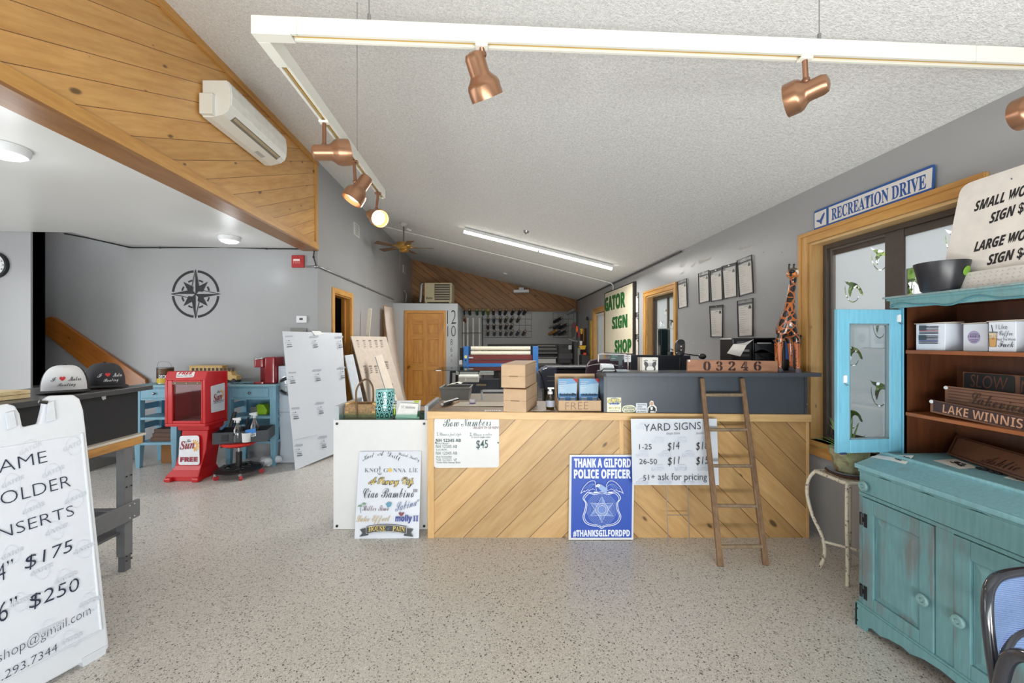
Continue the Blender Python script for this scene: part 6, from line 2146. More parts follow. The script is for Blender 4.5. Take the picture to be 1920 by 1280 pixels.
m = MB(); m.board(P2, [(590, 529), (596, 529), (596, 600), (590, 600)], .008, M((206, 190, 150), .5)); m.build('scale_board', r)
m = MB(); m.ribbon(P2, [(593, 540), (593, 594)], 1, ink((110, 92, 60)))
for k in range(12):
    m.ribbon(P2, [(591.2, 542 + 4.2 * k), (592.4, 542 + 4.2 * k)], 1, ink((120, 100, 70)))
m.pol(P2, [(591, 531), (595.5, 531), (595.5, 536), (591, 538)], ink((60, 44, 30))); m.pol(P2, [(591, 594), (595.5, 594), (594, 599.5), (592, 599.5)], ink((130, 50, 30))); m.build('scale_marks', r)
m = MB()
cb = [PZ(120, 437.5, 2.705), PZ(160, 445, 2.705), PZ(245, 463.5, 2.705)]
c2 = [wally(YC - .01).hit(x, y) for x, y in ((247, 464), (300, 464), (420, 463), (500, 466), (570, 466.5), (584, 467))]
c3 = [wally(YC - .02).hit(x, y) for x, y in ((589, 471), (588, 482), (592, 496))]
m.tube(cb[:2] + [cb[2] + V((0, -.02, -.005))] + c2 + c3, .008, black, 6)
for p in (c2[1], c2[3], c2[5], c3[1]):
    m.ball(p, .014, black, 6)
m.build('ceiling_cable', label='black cable running along the alcove ceiling edge', cat='cable')
m = MB()
q = [wally(YC - .015).hit(574, 500), wally(YC - .015).hit(592, 499.5)]
m.tube(q + [V((XL + .02, YC + .02, q[1].z)), V((XL + .02, 9.38, 2.475))], .011, M((140, 142, 144), .35, .6), 8)
m.ball(q[1], .025, steel, 8)
for k in range(5):
    m.ball(V((XL + .02, 5.6 + k * .85, 2.475)), .02, steel, 8)
m.build('wall_conduit', label='thin metal conduit running along the gray left wall', cat='conduit', smooth=50)
P = wallx(XL + .001)
for lab, a, b, c, d in (('white vent grille high on the gray left wall', 663, 415, 673, 447), ('small white wall plate near the back of the left wall', 755.5, 496, 760, 514)):
    m = MB(); q = [P.hit(x, y) for x, y in ((a, b), (c, b + (c - a) * .6), (c, d), (a, d))]; zz = (q[0].z, q[2].z); yy = (q[0].y, q[2].y)
    m.box(XL, XL + .012, yy[0], yy[1], zz[1], zz[0], M((196, 198, 196), .4))
    for k in range(6):
        z = zz[1] + (zz[0] - zz[1]) * (k + 1) / 7
        m.box(XL + .012, XL + .015, yy[0] + .05, yy[1] - .05, z - .006, z + .006, M((120, 122, 122), .5))
    m.build('vent_grille' if a < 700 else 'wall_plate', label=lab, cat='vent' if a < 700 else 'plate', bevel=.002)
m = MB(); m.tube(curve_thru([PX(758.5, 545, XL + .05), PX(762, 552, XL + .05), PX(760.5, 566, XL + .05)]), .012, M((190, 192, 192), .4), 8); m.build('white_pipe_stub', label='short white pipe by the left wall above the closet', cat='pipe', smooth=50)

# ---- red newspaper box
red = M((196, 28, 34), .32, var=.04, coat=.2)
DN = 4.27
r = T('newspaper_box', 'red plastic free newspaper box with clear window', 'newspaper box', CF @ V(((345 - 960) / 750 * DN, DN + .18, 0)))
X = lambda p, D=DN: (p - 960) / 750 * D
Z = lambda y, D=DN: 1.5 - (y - 640) / 750 * D
hx0, hx1 = X(308.5), X(385)
hz0, hz1 = Z(800), Z(697)
hd = .34


def ring8(m, prof, mt, x0, x1):
    pass


m = MB()     # hood shell: bottom, back, sides, roof, window surround
m.box(hx0, hx1, DN, DN + hd, hz0, hz0 + .03, red, CF); m.box(hx0, hx1, DN + hd - .02, DN + hd, hz0, hz1 - .02, red, CF)
for a in (hx0, hx1 - .03):
    m.prism([CF @ V((a, d, z)) for d, z in ((DN, hz0 + .03), (DN + hd - .02, hz0 + .03), (DN + hd - .02, hz1 - .02), (DN + .03, hz1 - .004), (DN, hz1 - .09))], CR * .03, red)
m.prism([CF @ V((hx0, d, z)) for d, z in ((DN, hz1 - .09), (DN + .035, hz1 + .004), (DN + hd, hz1 - .012), (DN + hd, hz1 - .035), (DN + .05, hz1 - .02), (DN + .02, hz1 - .09))], CR * (hx1 - hx0), red)
wx0, wx1, wz0, wz1 = X(323), X(376.5), Z(789), Z(716)
m.box(hx0 + .03, wx0, DN, DN + .02, hz0 + .03, hz1 - .09, red, CF); m.box(wx1, hx1 - .03, DN, DN + .02, hz0 + .03, hz1 - .09, red, CF); m.box(wx0, wx1, DN, DN + .02, hz0 + .03, wz0, red, CF); m.box(wx0, wx1, DN, DN + .02, wz1, hz1 - .09, red, CF)
m.build('hood', r, bevel=.008)
m = MB(); m.box(wx0, wx1, DN + .022, DN + .025, wz0, wz1, clear('hood_window', (240, 224, 224), .02), CF); m.build('clear_window', r)
m = MB(); m.box(wx0 - .005, wx1 + .005, DN + .003, DN + .012, wz1 - .028, wz1 + .002, M((96, 76, 60), .4, .5), CF)
for k in range(3):
    m.cyl(CF @ V((wx0 + .03 + k * .12, DN + .003, wz1 - .013)), CF @ V((wx0 + .03 + k * .12, DN - .001, wz1 - .013)), .005, steel, 8)
m.build('hinge_strip', r)
m = MB(); m.box(X(330), X(367), DN + .20, DN + .203, wz0 + .02, Z(734), clear('inner_holder', (240, 200, 200), .08), CF); m.build('paper_holder', r)
m = MB(); m.box(X(334), X(368), DN + .06, DN + .13, hz0 + .031, hz0 + .036, M((206, 200, 196), .6), CF); m.box(X(345), X(360), DN + .05, DN + .1, hz0 + .036, hz0 + .04, black, CF); m.build('loose_papers', r)
# pedestal: flared column
def ped(z, x0, x1, d0, d1):
    return [CF @ V(p) for p in ((x0, d0, z), (x1, d0, z), (x1, d1, z), (x0, d1, z))]


m = MB()
lv = [(0, 309, 374, -.01, .30), (.05, 311, 373, -.01, .30), (.11, 318, 371, .03, .27), (.15, 322, 372, .04, .27), (.32, 328, 378, .06, .26), (.53, 331, 381, .07, .25), (.535, 326, 385, .05, .27), (hz0, 326, 386, .04, .28)]
prev = None
for z, a, b, d0, d1 in lv:
    D_ = DN + .03
    q = [m.bm.verts.new(p) for p in ped(z, X(a, D_), X(b, D_) - .0, D_ + d0, D_ + d1)]
    if prev:
        for i in range(4):
            m.face([prev[i], prev[(i + 1) % 4], q[(i + 1) % 4], q[i]], red)
    else:
        m.face(q[::-1], red)
    prev = q
m.face(prev, red)
m.build('pedestal', r, bevel=.008)
D_ = DN
for a in (309, 361):
    m = MB(); m.box(X(a), X(a + 13), D_ - .02, D_ + .05, 0, .045, red, CF); m.build('foot', r, bevel=.012)
P = front(DN - .0005)
Pd_ = pl3(CF @ V((X(330), DN + .075, .17)), CF @ V((X(380), DN + .075, .17)), CF @ V((X(330), DN + .10, .53)))
Pd_.o = Pd_.o - CFW * .02
s = MB()
s.prism(rounded([Pd_.hit(x, y) for x, y in ((337, 817), (373.5, 816), (374.5, 871), (334.5, 871.5))], .03), Pd_.n * .002, M((232, 234, 240), .35)); s.e = .003
oran = ink((236, 176, 70)); sunr = ink((150, 40, 60))
for k in range(9):
    a = -pi / 2 + k * pi / 8 - .1
    s.ribbon(Pd_, [(364 + 4 * math.cos(a), 835 + 4 * math.sin(a)), (364 + 11 * math.cos(a), 835 + 11 * math.sin(a))], 1.8, oran)
s.text(Pd_, 'Sun', (337.5, 842), (365, 840), 15, sunr, 'italic', off=.01); s.text(Pd_, 'The', (350, 829), (359, 828), 5.5, ink((70, 60, 60)), 'script'); s.text(Pd_, 'FREE', (338.5, 865), (371, 864.5), 8.5, sunr, 'bold', off=.04); s.build('front_print', r)
s = MB()
Pt = pl3(CF @ V((hx0, DN, hz1 - .09)), CF @ V((hx1, DN, hz1 - .09)), CF @ V((hx0, DN + .035, hz1 + .004)))
s.prism(rounded([Pt.hit(x, y) for x, y in ((332, 697.5), (366, 696.5), (363, 707), (330, 708))], .012), Pt.n * .002, M((236, 234, 236), .35)); s.e = .003
s.text(Pt, 'FREE', (334.5, 702), (361.5, 701.5), 5, ink((190, 36, 44)), 'slant', off=.03); s.text(Pt, 'Enjoy your Weirs Times!', (332, 706), (361, 705.5), 2.6, blk_ink, 'plain'); s.build('top_print', r)
Ps = Pl(CF @ V((hx1 + .001, DN, 0)), CFW, UP)
s = MB(); s.prism(rounded([Ps.hit(x, y) for x, y in ((395, 724), (421, 717), (421, 768), (396, 774))], .012), Ps.n * .002, M((214, 220, 228), .35)); s.e = .003
for k in range(9):
    a = -pi / 2 + k * pi / 8 - .1
    s.ribbon(Ps, [(414 + 2.5 * math.cos(a), 738 + 3 * math.sin(a)), (414 + 6 * math.cos(a), 738 + 8 * math.sin(a))], 1.1, oran)
s.text(Ps, 'Sun', (399, 753), (415, 748), 13, sunr, 'italic', off=.01); s.text(Ps, 'The', (406, 737), (412, 735.5), 4.5, ink((70, 60, 60)), 'script'); s.ribbon(Ps, [(401, 754), (419, 749)], 1.2, gray_ink); s.ribbon(Ps, [(399, 757), (418, 752)], .7, gray_ink); s.build('side_print', r)

# ---- blue kneehole desk along the alcove wall
YD0 = 4.96
XA = lambda p, Y=YD0: PY(p, 700, Y).x
bl = teal_mat('blue_desk_paint', (124, 172, 194), .12)
bl2 = teal_mat('blue_desk_top', (138, 182, 196), .25)
dx0, dx1 = XA(251), XA(517)
HT = .985
r = T('blue_desk', 'light blue painted kneehole desk against the gray alcove wall', 'desk', ((dx0 + dx1) / 2, YD0 + .18, 0))
m = MB(); m.box(dx0 - .02, dx1 + .01, YD0 - .02, YC - .012, HT - .025, HT, bl2); m.build('desk_top', r, bevel=.004)
def pedestal(a, b, xk):
    for x in (a, b - .07):
        for y in (YD0, YC - .09):
            m = MB(); m.hexa([V((x + .012, y + .006, 0)), V((x + .058, y + .006, 0)), V((x + .058, y + .052, 0)), V((x + .012, y + .052, 0)), V((x, y, .33)), V((x + .07, y, .33)), V((x + .07, y + .07, .33)), V((x, y + .07, .33))], bl); m.box(x, x + .07, y, y + .07, .33, HT - .025, bl); m.build('leg', r, bevel=.004)
    m = MB(); m.box(a + .07, b - .07, YD0 + .005, YD0 + .02, HT - .18, HT - .025, bl); m.box(a + .01, b - .01, YD0 + .02, YC - .03, HT - .185, HT - .175, bl); m.build('apron', r)
    m = MB(); m.box(a + .085, b - .085, YD0 - .008, YD0 + .005, HT - .155, HT - .045, bl); d = m.build('drawer', r, bevel=.005)
    m = MB(); m.lathe([(0, .028), (.012, .026), (.016, .018), (.009, .008), (.009, 0)], ((a + b) / 2 if xk is None else xk, YD0 - .008, HT - .10), M((120, 120, 124), .25, .9), 14, (0, -1, 0)); m.build('knob', d, smooth=50)
    for z in (.60, .30):
        m = MB(); m.box(a + .005, b - .005, YD0 + .004, YC - .03, z - .03, z, bl); m.build('shelf', r, bevel=.004)
    m = MB(); m.box(a + .07, b - .07, YC - .045, YC - .035, .30, HT - .18, bl); m.build('back_board', r)
    for x in (a + .015, b - .035):
        for z in (.45, .68):
            m = MB(); m.box(x, x + .02, YD0 + .07, YC - .09, z, z + .07, bl); m.build('side_slat', r)
pedestal(dx0, XA(331), None)
pedestal(XA(421), dx1, None)
for k, lab in enumerate(('flat brown box at the bottom of the pile in the desk shelf', 'flat brown box in the middle of the pile in the desk shelf', 'flat brown box on top of the pile in the desk shelf')):
    m = MB(); m.box(XA(274) + .02 * k, XA(322) - .03, YD0 + .06, YD0 + .25, .302 + .05 * k, .350 + .05 * k, M((98 - 6 * k, 74 - 4 * k, 58), .7)); m.build('flat_box', label=lab, cat='box', group='brown boxes in the blue desk', bevel=.003)
m = MB(); m.box(XA(276), XA(297), YD0 + .2, YD0 + .24, 0.001, .24, M((160, 112, 66), .7)); m.build('cardboard_sheet', label='brown cardboard piece standing under the left end of the desk', cat='cardboard')
m = MB(); c_ = V((XA(477), YD0 + .12, .602)); m.prism([c_ + V(p) for p in ((-.07, 0, .0), (.07, 0, 0), (.08, 0, .05), (.04, 0, .12), (-.02, 0, .13), (-.09, 0, .07))], (0, .12, 0), M((150, 200, 40), .4)); m.box(c_.x - .12, c_.x - .04, c_.y - .01, c_.y + .1, .62, .70, M((120, 124, 122), .4)); m.build('green_tool', label='lime green and gray tool in the right cubby of the desk', cat='tool', bevel=.006)
m = MB(); rg = random.Random(4); c_ = V((XA(505) + .0, YD0 + .0, 0.05))
for k in range(7):
    m.ball(c_ + V((rg.uniform(-.08, .08), rg.uniform(-.06, .06), rg.uniform(-.005, .03))), (rg.uniform(.04, .07), rg.uniform(.03, .06), .045), M((214, 220, 228), .3), 8)
m.build('plastic_bag', label='crumpled white plastic bag on the floor beside the desk leg', cat='bag')
# on the desk
zt2 = HT + .001
o = V((XA(310, YD0 + .14), YD0 + .14, zt2))
r = T('paint_can', 'yellow and brown labelled deck stain can on the blue desk', 'can', o)
m = MB(); m.lathe([(0, 0), (.082, 0), (.084, .004), (.082, .008), (.082, .19), (.085, .195), (.083, .2), (.074, .2), (.07, .194), (0, .194)], o, M((170, 172, 172), .3, .8), 28); m.build('tin', r, smooth=40)
m = MB(); m.lathe([(.0828, .012), (.0828, .07)], o, M((206, 176, 40), .4), 28); m.lathe([(.0828, .07), (.0828, .12)], o, M((60, 40, 30), .4), 28); m.lathe([(.0828, .12), (.0828, .186)], o, M((92, 64, 34), .4), 28); m.build('paper_label', r, smooth=60)
P = front((o - CAM).dot(CFW) - .0835)
s = MB(); s.text(P, 'DECK', (298, 709), (312, 709), 6, ink((226, 226, 226)), 'bold'); s.build('label_print', r)
m = MB(); m.tube(curve_thru([o + V((-.083, 0, .17)), o + V((-.07, -.02, .25)), o + V((0, -.03, .275)), o + V((.07, -.02, .25)), o + V((.083, 0, .17))]), .002, steel, 6); m.build('wire_handle', r)
tb = M((214, 178, 112), .5, var=.1, vs=30); tbd = M((70, 50, 34), .6)
o = V((XA(330), YD0 + .26, zt2)); ex = XA(442, YD0 + .2)
r = T('toy_truck', 'wooden toy tractor trailer truck on the blue desk', 'toy truck', V(((o.x + ex) / 2, o.y, zt2)))
m = MB(); m.box(o.x, ex - .17, o.y - .05, o.y + .05, zt2 + .12, zt2 + .205, tb); m.box(o.x - .005, ex - .165, o.y - .055, o.y + .055, zt2 + .205, zt2 + .214, tb); m.build('trailer', r, bevel=.002)
m = MB()
for k in range(11):
    x = o.x + .03 + k * .048
    m.box(x, x + .03, o.y - .052, o.y - .0501, zt2 + .14, zt2 + .185, tbd)
m.build('trailer_slots', r)
m = MB(); m.prism([V((x, o.y - .05, z)) for x, z in ((ex - .16, zt2 + .03), (ex, zt2 + .03), (ex + .005, zt2 + .085), (ex - .05, zt2 + .095), (ex - .07, zt2 + .15), (ex - .16, zt2 + .15))], (0, .1, 0), tb); m.box(o.x, ex, o.y - .03, o.y + .03, zt2 + .025, zt2 + .05, tbd); m.build('cab', r, bevel=.004)
m = MB()
for x in (o.x + .05, o.x + .12, o.x + .3, ex - .12, ex - .03):
    for y in (o.y - .055, o.y + .035):
        m.cyl((x, y, zt2 + .026), (x, y + .02, zt2 + .026), .026, black, 14)
m.build('wheels', r, smooth=40)
m = MB(); rg = random.Random(8); A_ = XA(424); B_ = XA(476)
pts = [V((A_ + (B_ - A_) * i / 10, YD0 + .05 + .10 * (j / 3), zt2 + .002 + .012 * rg.random())) for j in range(4) for i in range(11)]
vs = [m.bm.verts.new(p) for p in pts]
for j in range(3):
    for i in range(10):
        m.face([vs[j * 11 + i], vs[j * 11 + i + 1], vs[(j + 1) * 11 + i + 1], vs[(j + 1) * 11 + i]], M((98, 140, 154), .8, var=.3, vs=60))
m.build('blue_cloth', label='crumpled blue patterned cloth on the desk beside the coffee maker', cat='cloth')
cr_ = M((140, 18, 30), .22, coat=.4)
D_ = (V((XA(495), YD0 + .05, 0)) - CAM).dot(CFW)
r = T('coffee_maker', 'shiny red single cup coffee maker on the right end of desk', 'coffee maker', V((XA(495), YD0 + .1, zt2)))
xa, xb, xc_ = XA(476.5, YD0 + .05), XA(497, YD0 + .05), XA(515, YD0 + .05)
m = MB(); q = rounded([V((xb - .02, YD0 + .05, zt2)), V((xc_, YD0 + .05, zt2)), V((xc_, YD0 + .29, zt2)), V((xb - .02, YD0 + .29, zt2))], .03); m.prism(q, UP * .325, cr_); m.build('water_tank', r, bevel=.015)
m = MB(); q = rounded([V((xa, YD0 + .03, zt2 + .20)), V((xb - .01, YD0 + .03, zt2 + .20)), V((xb - .01, YD0 + .28, zt2 + .20)), V((xa, YD0 + .28, zt2 + .20))], .03); m.prism(q, UP * .11, cr_); q = rounded([V((xa + .01, YD0 + .15, zt2)), V((xb - .015, YD0 + .15, zt2)), V((xb - .015, YD0 + .28, zt2)), V((xa + .01, YD0 + .28, zt2))], .02); m.prism(q, UP * .2, M((110, 14, 26), .3)); m.build('brew_head', r, bevel=.01)
m = MB(); q = rounded([V((xa, YD0 + .02, zt2)), V((xb, YD0 + .02, zt2)), V((xb, YD0 + .16, zt2)), V((xa, YD0 + .16, zt2))], .03); m.prism(q, UP * .03, cr_); m.build('drip_tray', r, bevel=.008)
m = MB(); m.tube(curve_thru([V((xa - .004, YD0 + .06, zt2 + .305)), V((xa + .03, YD0 + .025, zt2 + .30)), V((xb - .03, YD0 + .025, zt2 + .31)), V((xb, YD0 + .06, zt2 + .32))]), .009, chrome, 8); m.build('silver_handle', r, smooth=60)

# ---- white tall appliance with round door
Dw = 4.93
r = T('white_dryer', 'tall white appliance with a round glass door behind the leaning sheet', 'appliance', CF @ V((X(560, Dw), Dw + .2, 0)))
wa = M((206, 216, 228), .3, var=.01)
m = MB(); q = [CF @ V((X(a, Dw), Dw + d, Z(y, Dw))) for a, d, y in ((521, 0, 686), (558, 0, 686), (558, 0, 869), (523, 0, 869), (525, 0, 835), (522.5, 0, 780), (521.5, 0, 740))]
for v_ in q: v_.z = max(v_.z, 0.002)
m.prism(q, CFW * .27, wa); m.build('cabinet', r, bevel=.012)
m = MB(); m.box(X(522.5, Dw) + .002, X(557.5, Dw), Dw - .002, Dw + .01, Z(773, Dw), Z(772, Dw), M((150, 158, 168), .5), CF); m.build('panel_seam', r)
c_ = CF @ V((X(541, Dw), Dw, Z(723, Dw)))
m = MB(); m.lathe([(0, .03), (.07, .03), (.10, .02), (.112, .0)], c_, M((176, 186, 192), .08, .2), 36, -CFW); m.build('round_door', r, smooth=50)
m = MB(); m.lathe([(.112, .0), (.114, .022), (.126, .02), (.13, 0)], c_, M((190, 200, 206), .2, .6), 36, -CFW); m.prism([c_ - CFW * .032 + CR * a + UP * b for a, b in ((-.085, .07), (-.02, .105), (.0, .08), (-.075, .045))], -CFW * .002, black); m.prism([c_ - CFW * .032 + CR * a + UP * b for a, b in ((-.085, -.06), (-.02, -.105), (.0, -.08), (-.07, -.04))], -CFW * .002, black); m.build('door_ring', r, smooth=50)

# ---- rolling stool with tray
Ds = 4.5
o = CF @ V((X(448, Ds), Ds, 0))
r = T('rolling_stool', 'low mechanic stool with red seat and red casters', 'stool', o)
m = MB(); m.lathe([(.13, .085), (.135, .10), (.20, .095), (.235, .075), (.235, .065), (.20, .08), (.13, .085)], o, M((34, 36, 38), .3), 32)
for k in range(5):
    a = 2 * pi * k / 5 + .3
    m.tube([o + UP * .09, o + V((.22 * math.cos(a), .22 * math.sin(a), .08))], .016, M((34, 36, 38), .3), 8)
m.build('ring_base', r, smooth=40)
rc = M((190, 52, 60), .4)
for k in range(5):
    a = 2 * pi * k / 5 + .3
    c_ = o + V((.222 * math.cos(a), .222 * math.sin(a), .026)); t_ = V((-math.sin(a), math.cos(a), 0))
    m = MB(); m.cyl(c_ - t_ * .014, c_ + t_ * .014, .026, rc, 16); w2 = m.build('caster', r, smooth=40)
    m = MB(); m.box(c_.x - .015, c_.x + .015, c_.y - .018, c_.y + .018, .048, .072, steel); m.build('fork', w2)
m = MB(); m.cyl(o + UP * .08, o + UP * .26, .030, black, 16); m.cyl(o + UP * .26, o + UP * .345, .014, chrome, 12); m.build('gas_post', r, smooth=40)
m = MB(); m.lathe([(0, .335), (.14, .335), (.172, .352), (.176, .366), (.165, .378), (0, .38)], o, M((206, 44, 36), .35), 36); m.tube([o + V((-.02, 0, .33)), o + V((-.16, -.06, .325))], .006, black, 6); m.build('seat', r, smooth=40)
# caddy on the stool
zc = .381
r = T('tool_caddy', 'charcoal plastic tray with blue tape tag on the red stool', 'tray', o + UP * .381)
Mx = rotz(o + CR * .03 + CFW * .06, 14)
m = MB(); cg = M((64, 68, 74), .5)
A = [(-.25, -.15), (.25, -.15), (.25, .15), (-.25, .15)]
m.box(-.25, .25, -.15, .15, zc, zc + .01, cg, Mx)
for (x0, x1, y0, y1) in ((-.255, .255, -.16, -.148), (-.255, .255, .148, .16), (-.262, -.25, -.16, .16), (.25, .262, -.16, .16)):
    m.box(x0, x1, y0, y1, zc, zc + .125, cg, Mx)
m.box(-.18, -.11, -.165, -.159, zc + .03, zc + .10, M((40, 42, 46), .5), Mx)
m.build('tray_body', r, bevel=.005)
P = Pl(Mx @ V((0, -.1605, zc)), Mx.to_3x3() @ V((1, 0, 0)), UP)
s = MB(); s.pol(P, [(460, 806), (479, 802), (480, 812), (460, 816)], M((58, 130, 206), .5)); s.pol(P, [(459, 815), (480, 811), (480, 817), (459, 821)], ink((206, 212, 216)))
s.text(P, 'tools', (461, 820), (478, 816), 5, blk_ink, 'bold'); s.build('tape_tag', r)
clr = clear('bottle_plastic', (216, 222, 224), .14)
def spray(lab, x, D, zb_, ht, bodym, headm):
    o_ = CF @ V((X(x, D), D, zb_))
    r = T('spray_bottle', lab, 'bottle', o_, 'spray bottles in the tool tray')
    m = MB(); m.lathe([(0, 0), (.046, 0), (.048, .01), (.047, ht * .5), (.034, ht * .62), (.018, ht * .74), (.015, ht * .8), (0, ht * .8)], o_, bodym, 20); m.build('bottle_body', r, smooth=40)
    m = MB(); m.cyl(o_ + UP * ht * .78, o_ + UP * ht * .88, .018, headm, 14); m.hexa([o_ + CR * a + CFW * b + UP * c for a, b, c in ((-.05, -.014, ht * .9), (.03, -.014, ht * .86), (.03, .014, ht * .86), (-.05, .014, ht * .9), (-.055, -.012, ht * .96), (.025, -.012, ht), (.025, .012, ht), (-.055, .012, ht * .96))], headm)
    m.tube([o_ + CR * -.03 + UP * ht * .9, o_ + CR * -.04 + UP * ht * .78], .006, headm, 6); m.build('trigger_head', r, bevel=.003)
spray('clear spray bottle with white trigger, left one in the tool tray', 446, 4.42, zc + .012, .27, clr, white)
spray('milky spray bottle with pale trigger, right one in the tool tray', 477, 4.52, zc + .012, .31, clear('milky_plastic', (190, 198, 204), .2, .2), M((196, 202, 206), .4))
m = MB(); o_ = CF @ V((X(462, 4.42), 4.42, zc + .012)); m.lathe([(0, 0), (.04, 0), (.045, .1), (.043, .1), (.038, .006), (0, .006)], o_, white, 18); m.build('white_cup', label='white cup between the spray bottles in the tool tray', cat='cup', smooth=40)
for lab, a, b, c_, w in (('dark brush with wide handle leaning in the tool tray', (432, 800), (441, 772), (40, 42, 46), .022), ('long black brush handle sticking up between the bottles', (461, 800), (466, 782), (34, 34, 36), .011), ('gray and blue gripped scraper at left of the tool tray', (413, 806), (424, 795), (90, 120, 160), .018)):
    p0, p1 = PD(a[0], a[1], 4.5), PD(b[0], b[1], 4.56); p0.z = max(p0.z, zc + .03)
    m = MB(); m.tube([p0, p0 * .4 + p1 * .6, p1], [w * .8, w, w * .9], M(c_, .5), 10); m.build('brush', label=lab, cat='brush', group='brushes in the tool tray', smooth=60)

# ---- sheets leaning at the left wall
BLs = PZ(554, 881, 0); TLs = PD(530, 621, 4.74); TRs = PD(641, 624, 5.56)
P = pl3(BLs, TLs, TRs)
BRs = PZ(656, 838, 0)
sv = P.hit(655, 838)
r = T('coated_sheet', 'large white film covered composite sheet leaning by the appliance', 'sheet', (BLs + sv) / 2)
q4 = [(530, 621), (641, 624), (656, 838), (554, 881)]
s = MB(); s.board(P, q4, .006, M((216, 222, 232), .18, var=.01)); s.build('sheet', r)
s = MB(); gy = ink((176, 182, 194)); g2 = ink((104, 108, 120))
def bil(a, b):
    return (q4[0][0] * (1 - a) * (1 - b) + q4[1][0] * a * (1 - b) + q4[2][0] * a * b + q4[3][0] * (1 - a) * b, q4[0][1] * (1 - a) * (1 - b) + q4[1][1] * a * (1 - b) + q4[2][1] * a * b + q4[3][1] * (1 - a) * b)
for i, a in enumerate((.08, .52, .94)):
    for j, b in enumerate((.035, .30, .56, .83)):
        x, y = bil(a, b)
        if x > 640 or (i == 2 and j > 1): continue
        k_ = 1 - .12 * i
        lf_ = 8 * k_ if i else 5
        s.pol(P, [(x - lf_, y - 1), (x + 9 * k_, y - 1.6), (x + 9 * k_, y + 1.4), (x - lf_, y + 2)], gy)
        s.disc(P, x + 2, y + 8, 1.1, g2, n=8); s.ribbon(P, [(x - 5 * k_, y + 8.5), (x, y + 8.3)], .9, gy); s.ribbon(P, [(x - 6 * k_, y + 12.5), (x + 7 * k_, y + 12)], .9, gy)
        s.ribbon(P, [(x - 2 * k_, y + 16), (x + 7 * k_, y + 15.5)], 1.4, g2); s.ribbon(P, [(x - 2 * k_, y + 20), (x + 8 * k_, y + 19)], 1.9, g2)
s.ribbon(P, [(551, 825), (592, 816)], .6, gy)
s.build('film_print', r)
s = MB(); s.poly([P.hit(584, 620, .002), P.hit(600, 620.5, .003), P.hit(606, 626, .008), P.hit(590, 629, .01)], white); s.build('torn_film', r)
# boards further back
def lean(lab, name, px, DBL, DTL, mt, th=.012, kids=None):
    P = pl3(PD(*px[3], DBL), PD(*px[0], DTL[0]), PD(*px[1], DTL[1]))
    r = T(name, lab, 'board', P.hit((px[2][0] + px[3][0]) / 2, max(px[2][1], px[3][1])))
    s = MB(); s.board(P, px, th, mt); s.build('panel', r)
    return P, r
beige = M((206, 194, 182), .55)
P, r = lean('tall beige printed board leaning at the left wall behind the case', 'leaning_board', [(658, 630), (724, 631), (772, 800), (708, 820)], 6.25, (6.3, 7.5), beige)
s = MB(); g3 = ink((150, 140, 130))
for (y0, xs) in ((646, (670, 682, 693, 704, 714)), (694, (683, 694, 704)), (686, (721, 724)), (728, (732, 733))):
    for x in xs:
        s.pol(P, [(x - 2.4, y0 - 9), (x + 2.4, y0 - 9), (x + 2.8, y0 - 6), (x - 2, y0 - 6)], g3)
        for k in range(3):
            s.ribbon(P, [(x - 1 + k * .6, y0 - 3 + k * 3.5), (x + 3 + k * .6, y0 - 3.4 + k * 3.5)], 1.4, g3)
s.build('board_print', r)
lean('narrow white and blue edged board in front of the beige board', 'leaning_board', [(646.5, 666), (662, 664), (692, 800), (676, 810)], 5.85, (5.85, 6.0), M((204, 212, 222), .4), .02)
P, r = lean('bowed cream strip leaning over the beige board', 'leaning_board', [(704, 668), (716, 664), (762, 800), (744, 806)], 6.0, (6.5, 6.6), M((204, 192, 176), .5), .006)
s = MB(); s.ribbon(P, [(703.5, 669), (713, 700), (730, 755), (744, 800)], 1.4, ink((60, 60, 84))); s.build('dark_edge', r)
m = MB()
L_, R_ = [], []
for k in range(13):
    t = k / 12
    D_ = 8.4 - .3 * t
    y = 574 + (790 - 574) * t
    xl_ = 719.5 + 34 * t ** 1.35 * 1.0; xr_ = 737 + 33 * t ** 1.7
    L_.append(m.bm.verts.new(PD(xl_, y, D_ - .25))); R_.append(m.bm.verts.new(PD(xr_, y + 3 - 3 * t, D_ + .15)))
for k in range(12):
    m.face([L_[k], R_[k], R_[k + 1], L_[k + 1]], M((196, 182, 172), .55, var=.08, vs=6))
o_ = m.build('bowed_sheet', label='tall bowed pinkish sheet leaning beside the pine closet door', cat='sheet', smooth=80)
sd = o_.modifiers.new('thick', 'SOLIDIFY'); sd.thickness = .02
m = MB(); a, b = PD(688, 640, 6.9), PD(693.5, 578, 6.95); m.hexa([a - CR * .03, a + CR * .03, a + CR * .03 + CFW * .02, a - CR * .03 + CFW * .02, b - CR * .03, b + CR * .03 - UP * .02, b + CR * .03 + CFW * .02, b - CR * .03 + CFW * .02]
       , M((216, 208, 192), .5)); a2 = PD(686, 745, 6.8)
m.hexa([a2 - CR * .03, a2 + CR * .03, a2 + CR * .03 + CFW * .02, a2 - CR * .03 + CFW * .02, a - CR * .03, a + CR * .03, a + CR * .03 + CFW * .02, a - CR * .03 + CFW * .02], M((216, 208, 192), .5))
m.build('trim_offcut', label='thin white trim strip standing up behind the beige board', cat='trim strip')
m = MB(); m.tube([PZ(612, 846, .005), PZ(620, 842, .005), PZ(632, 850, .005)], .006, black, 6); m.build('floor_cord', label='black cord lying on the floor beside the leaning coated sheet', cat='cord')

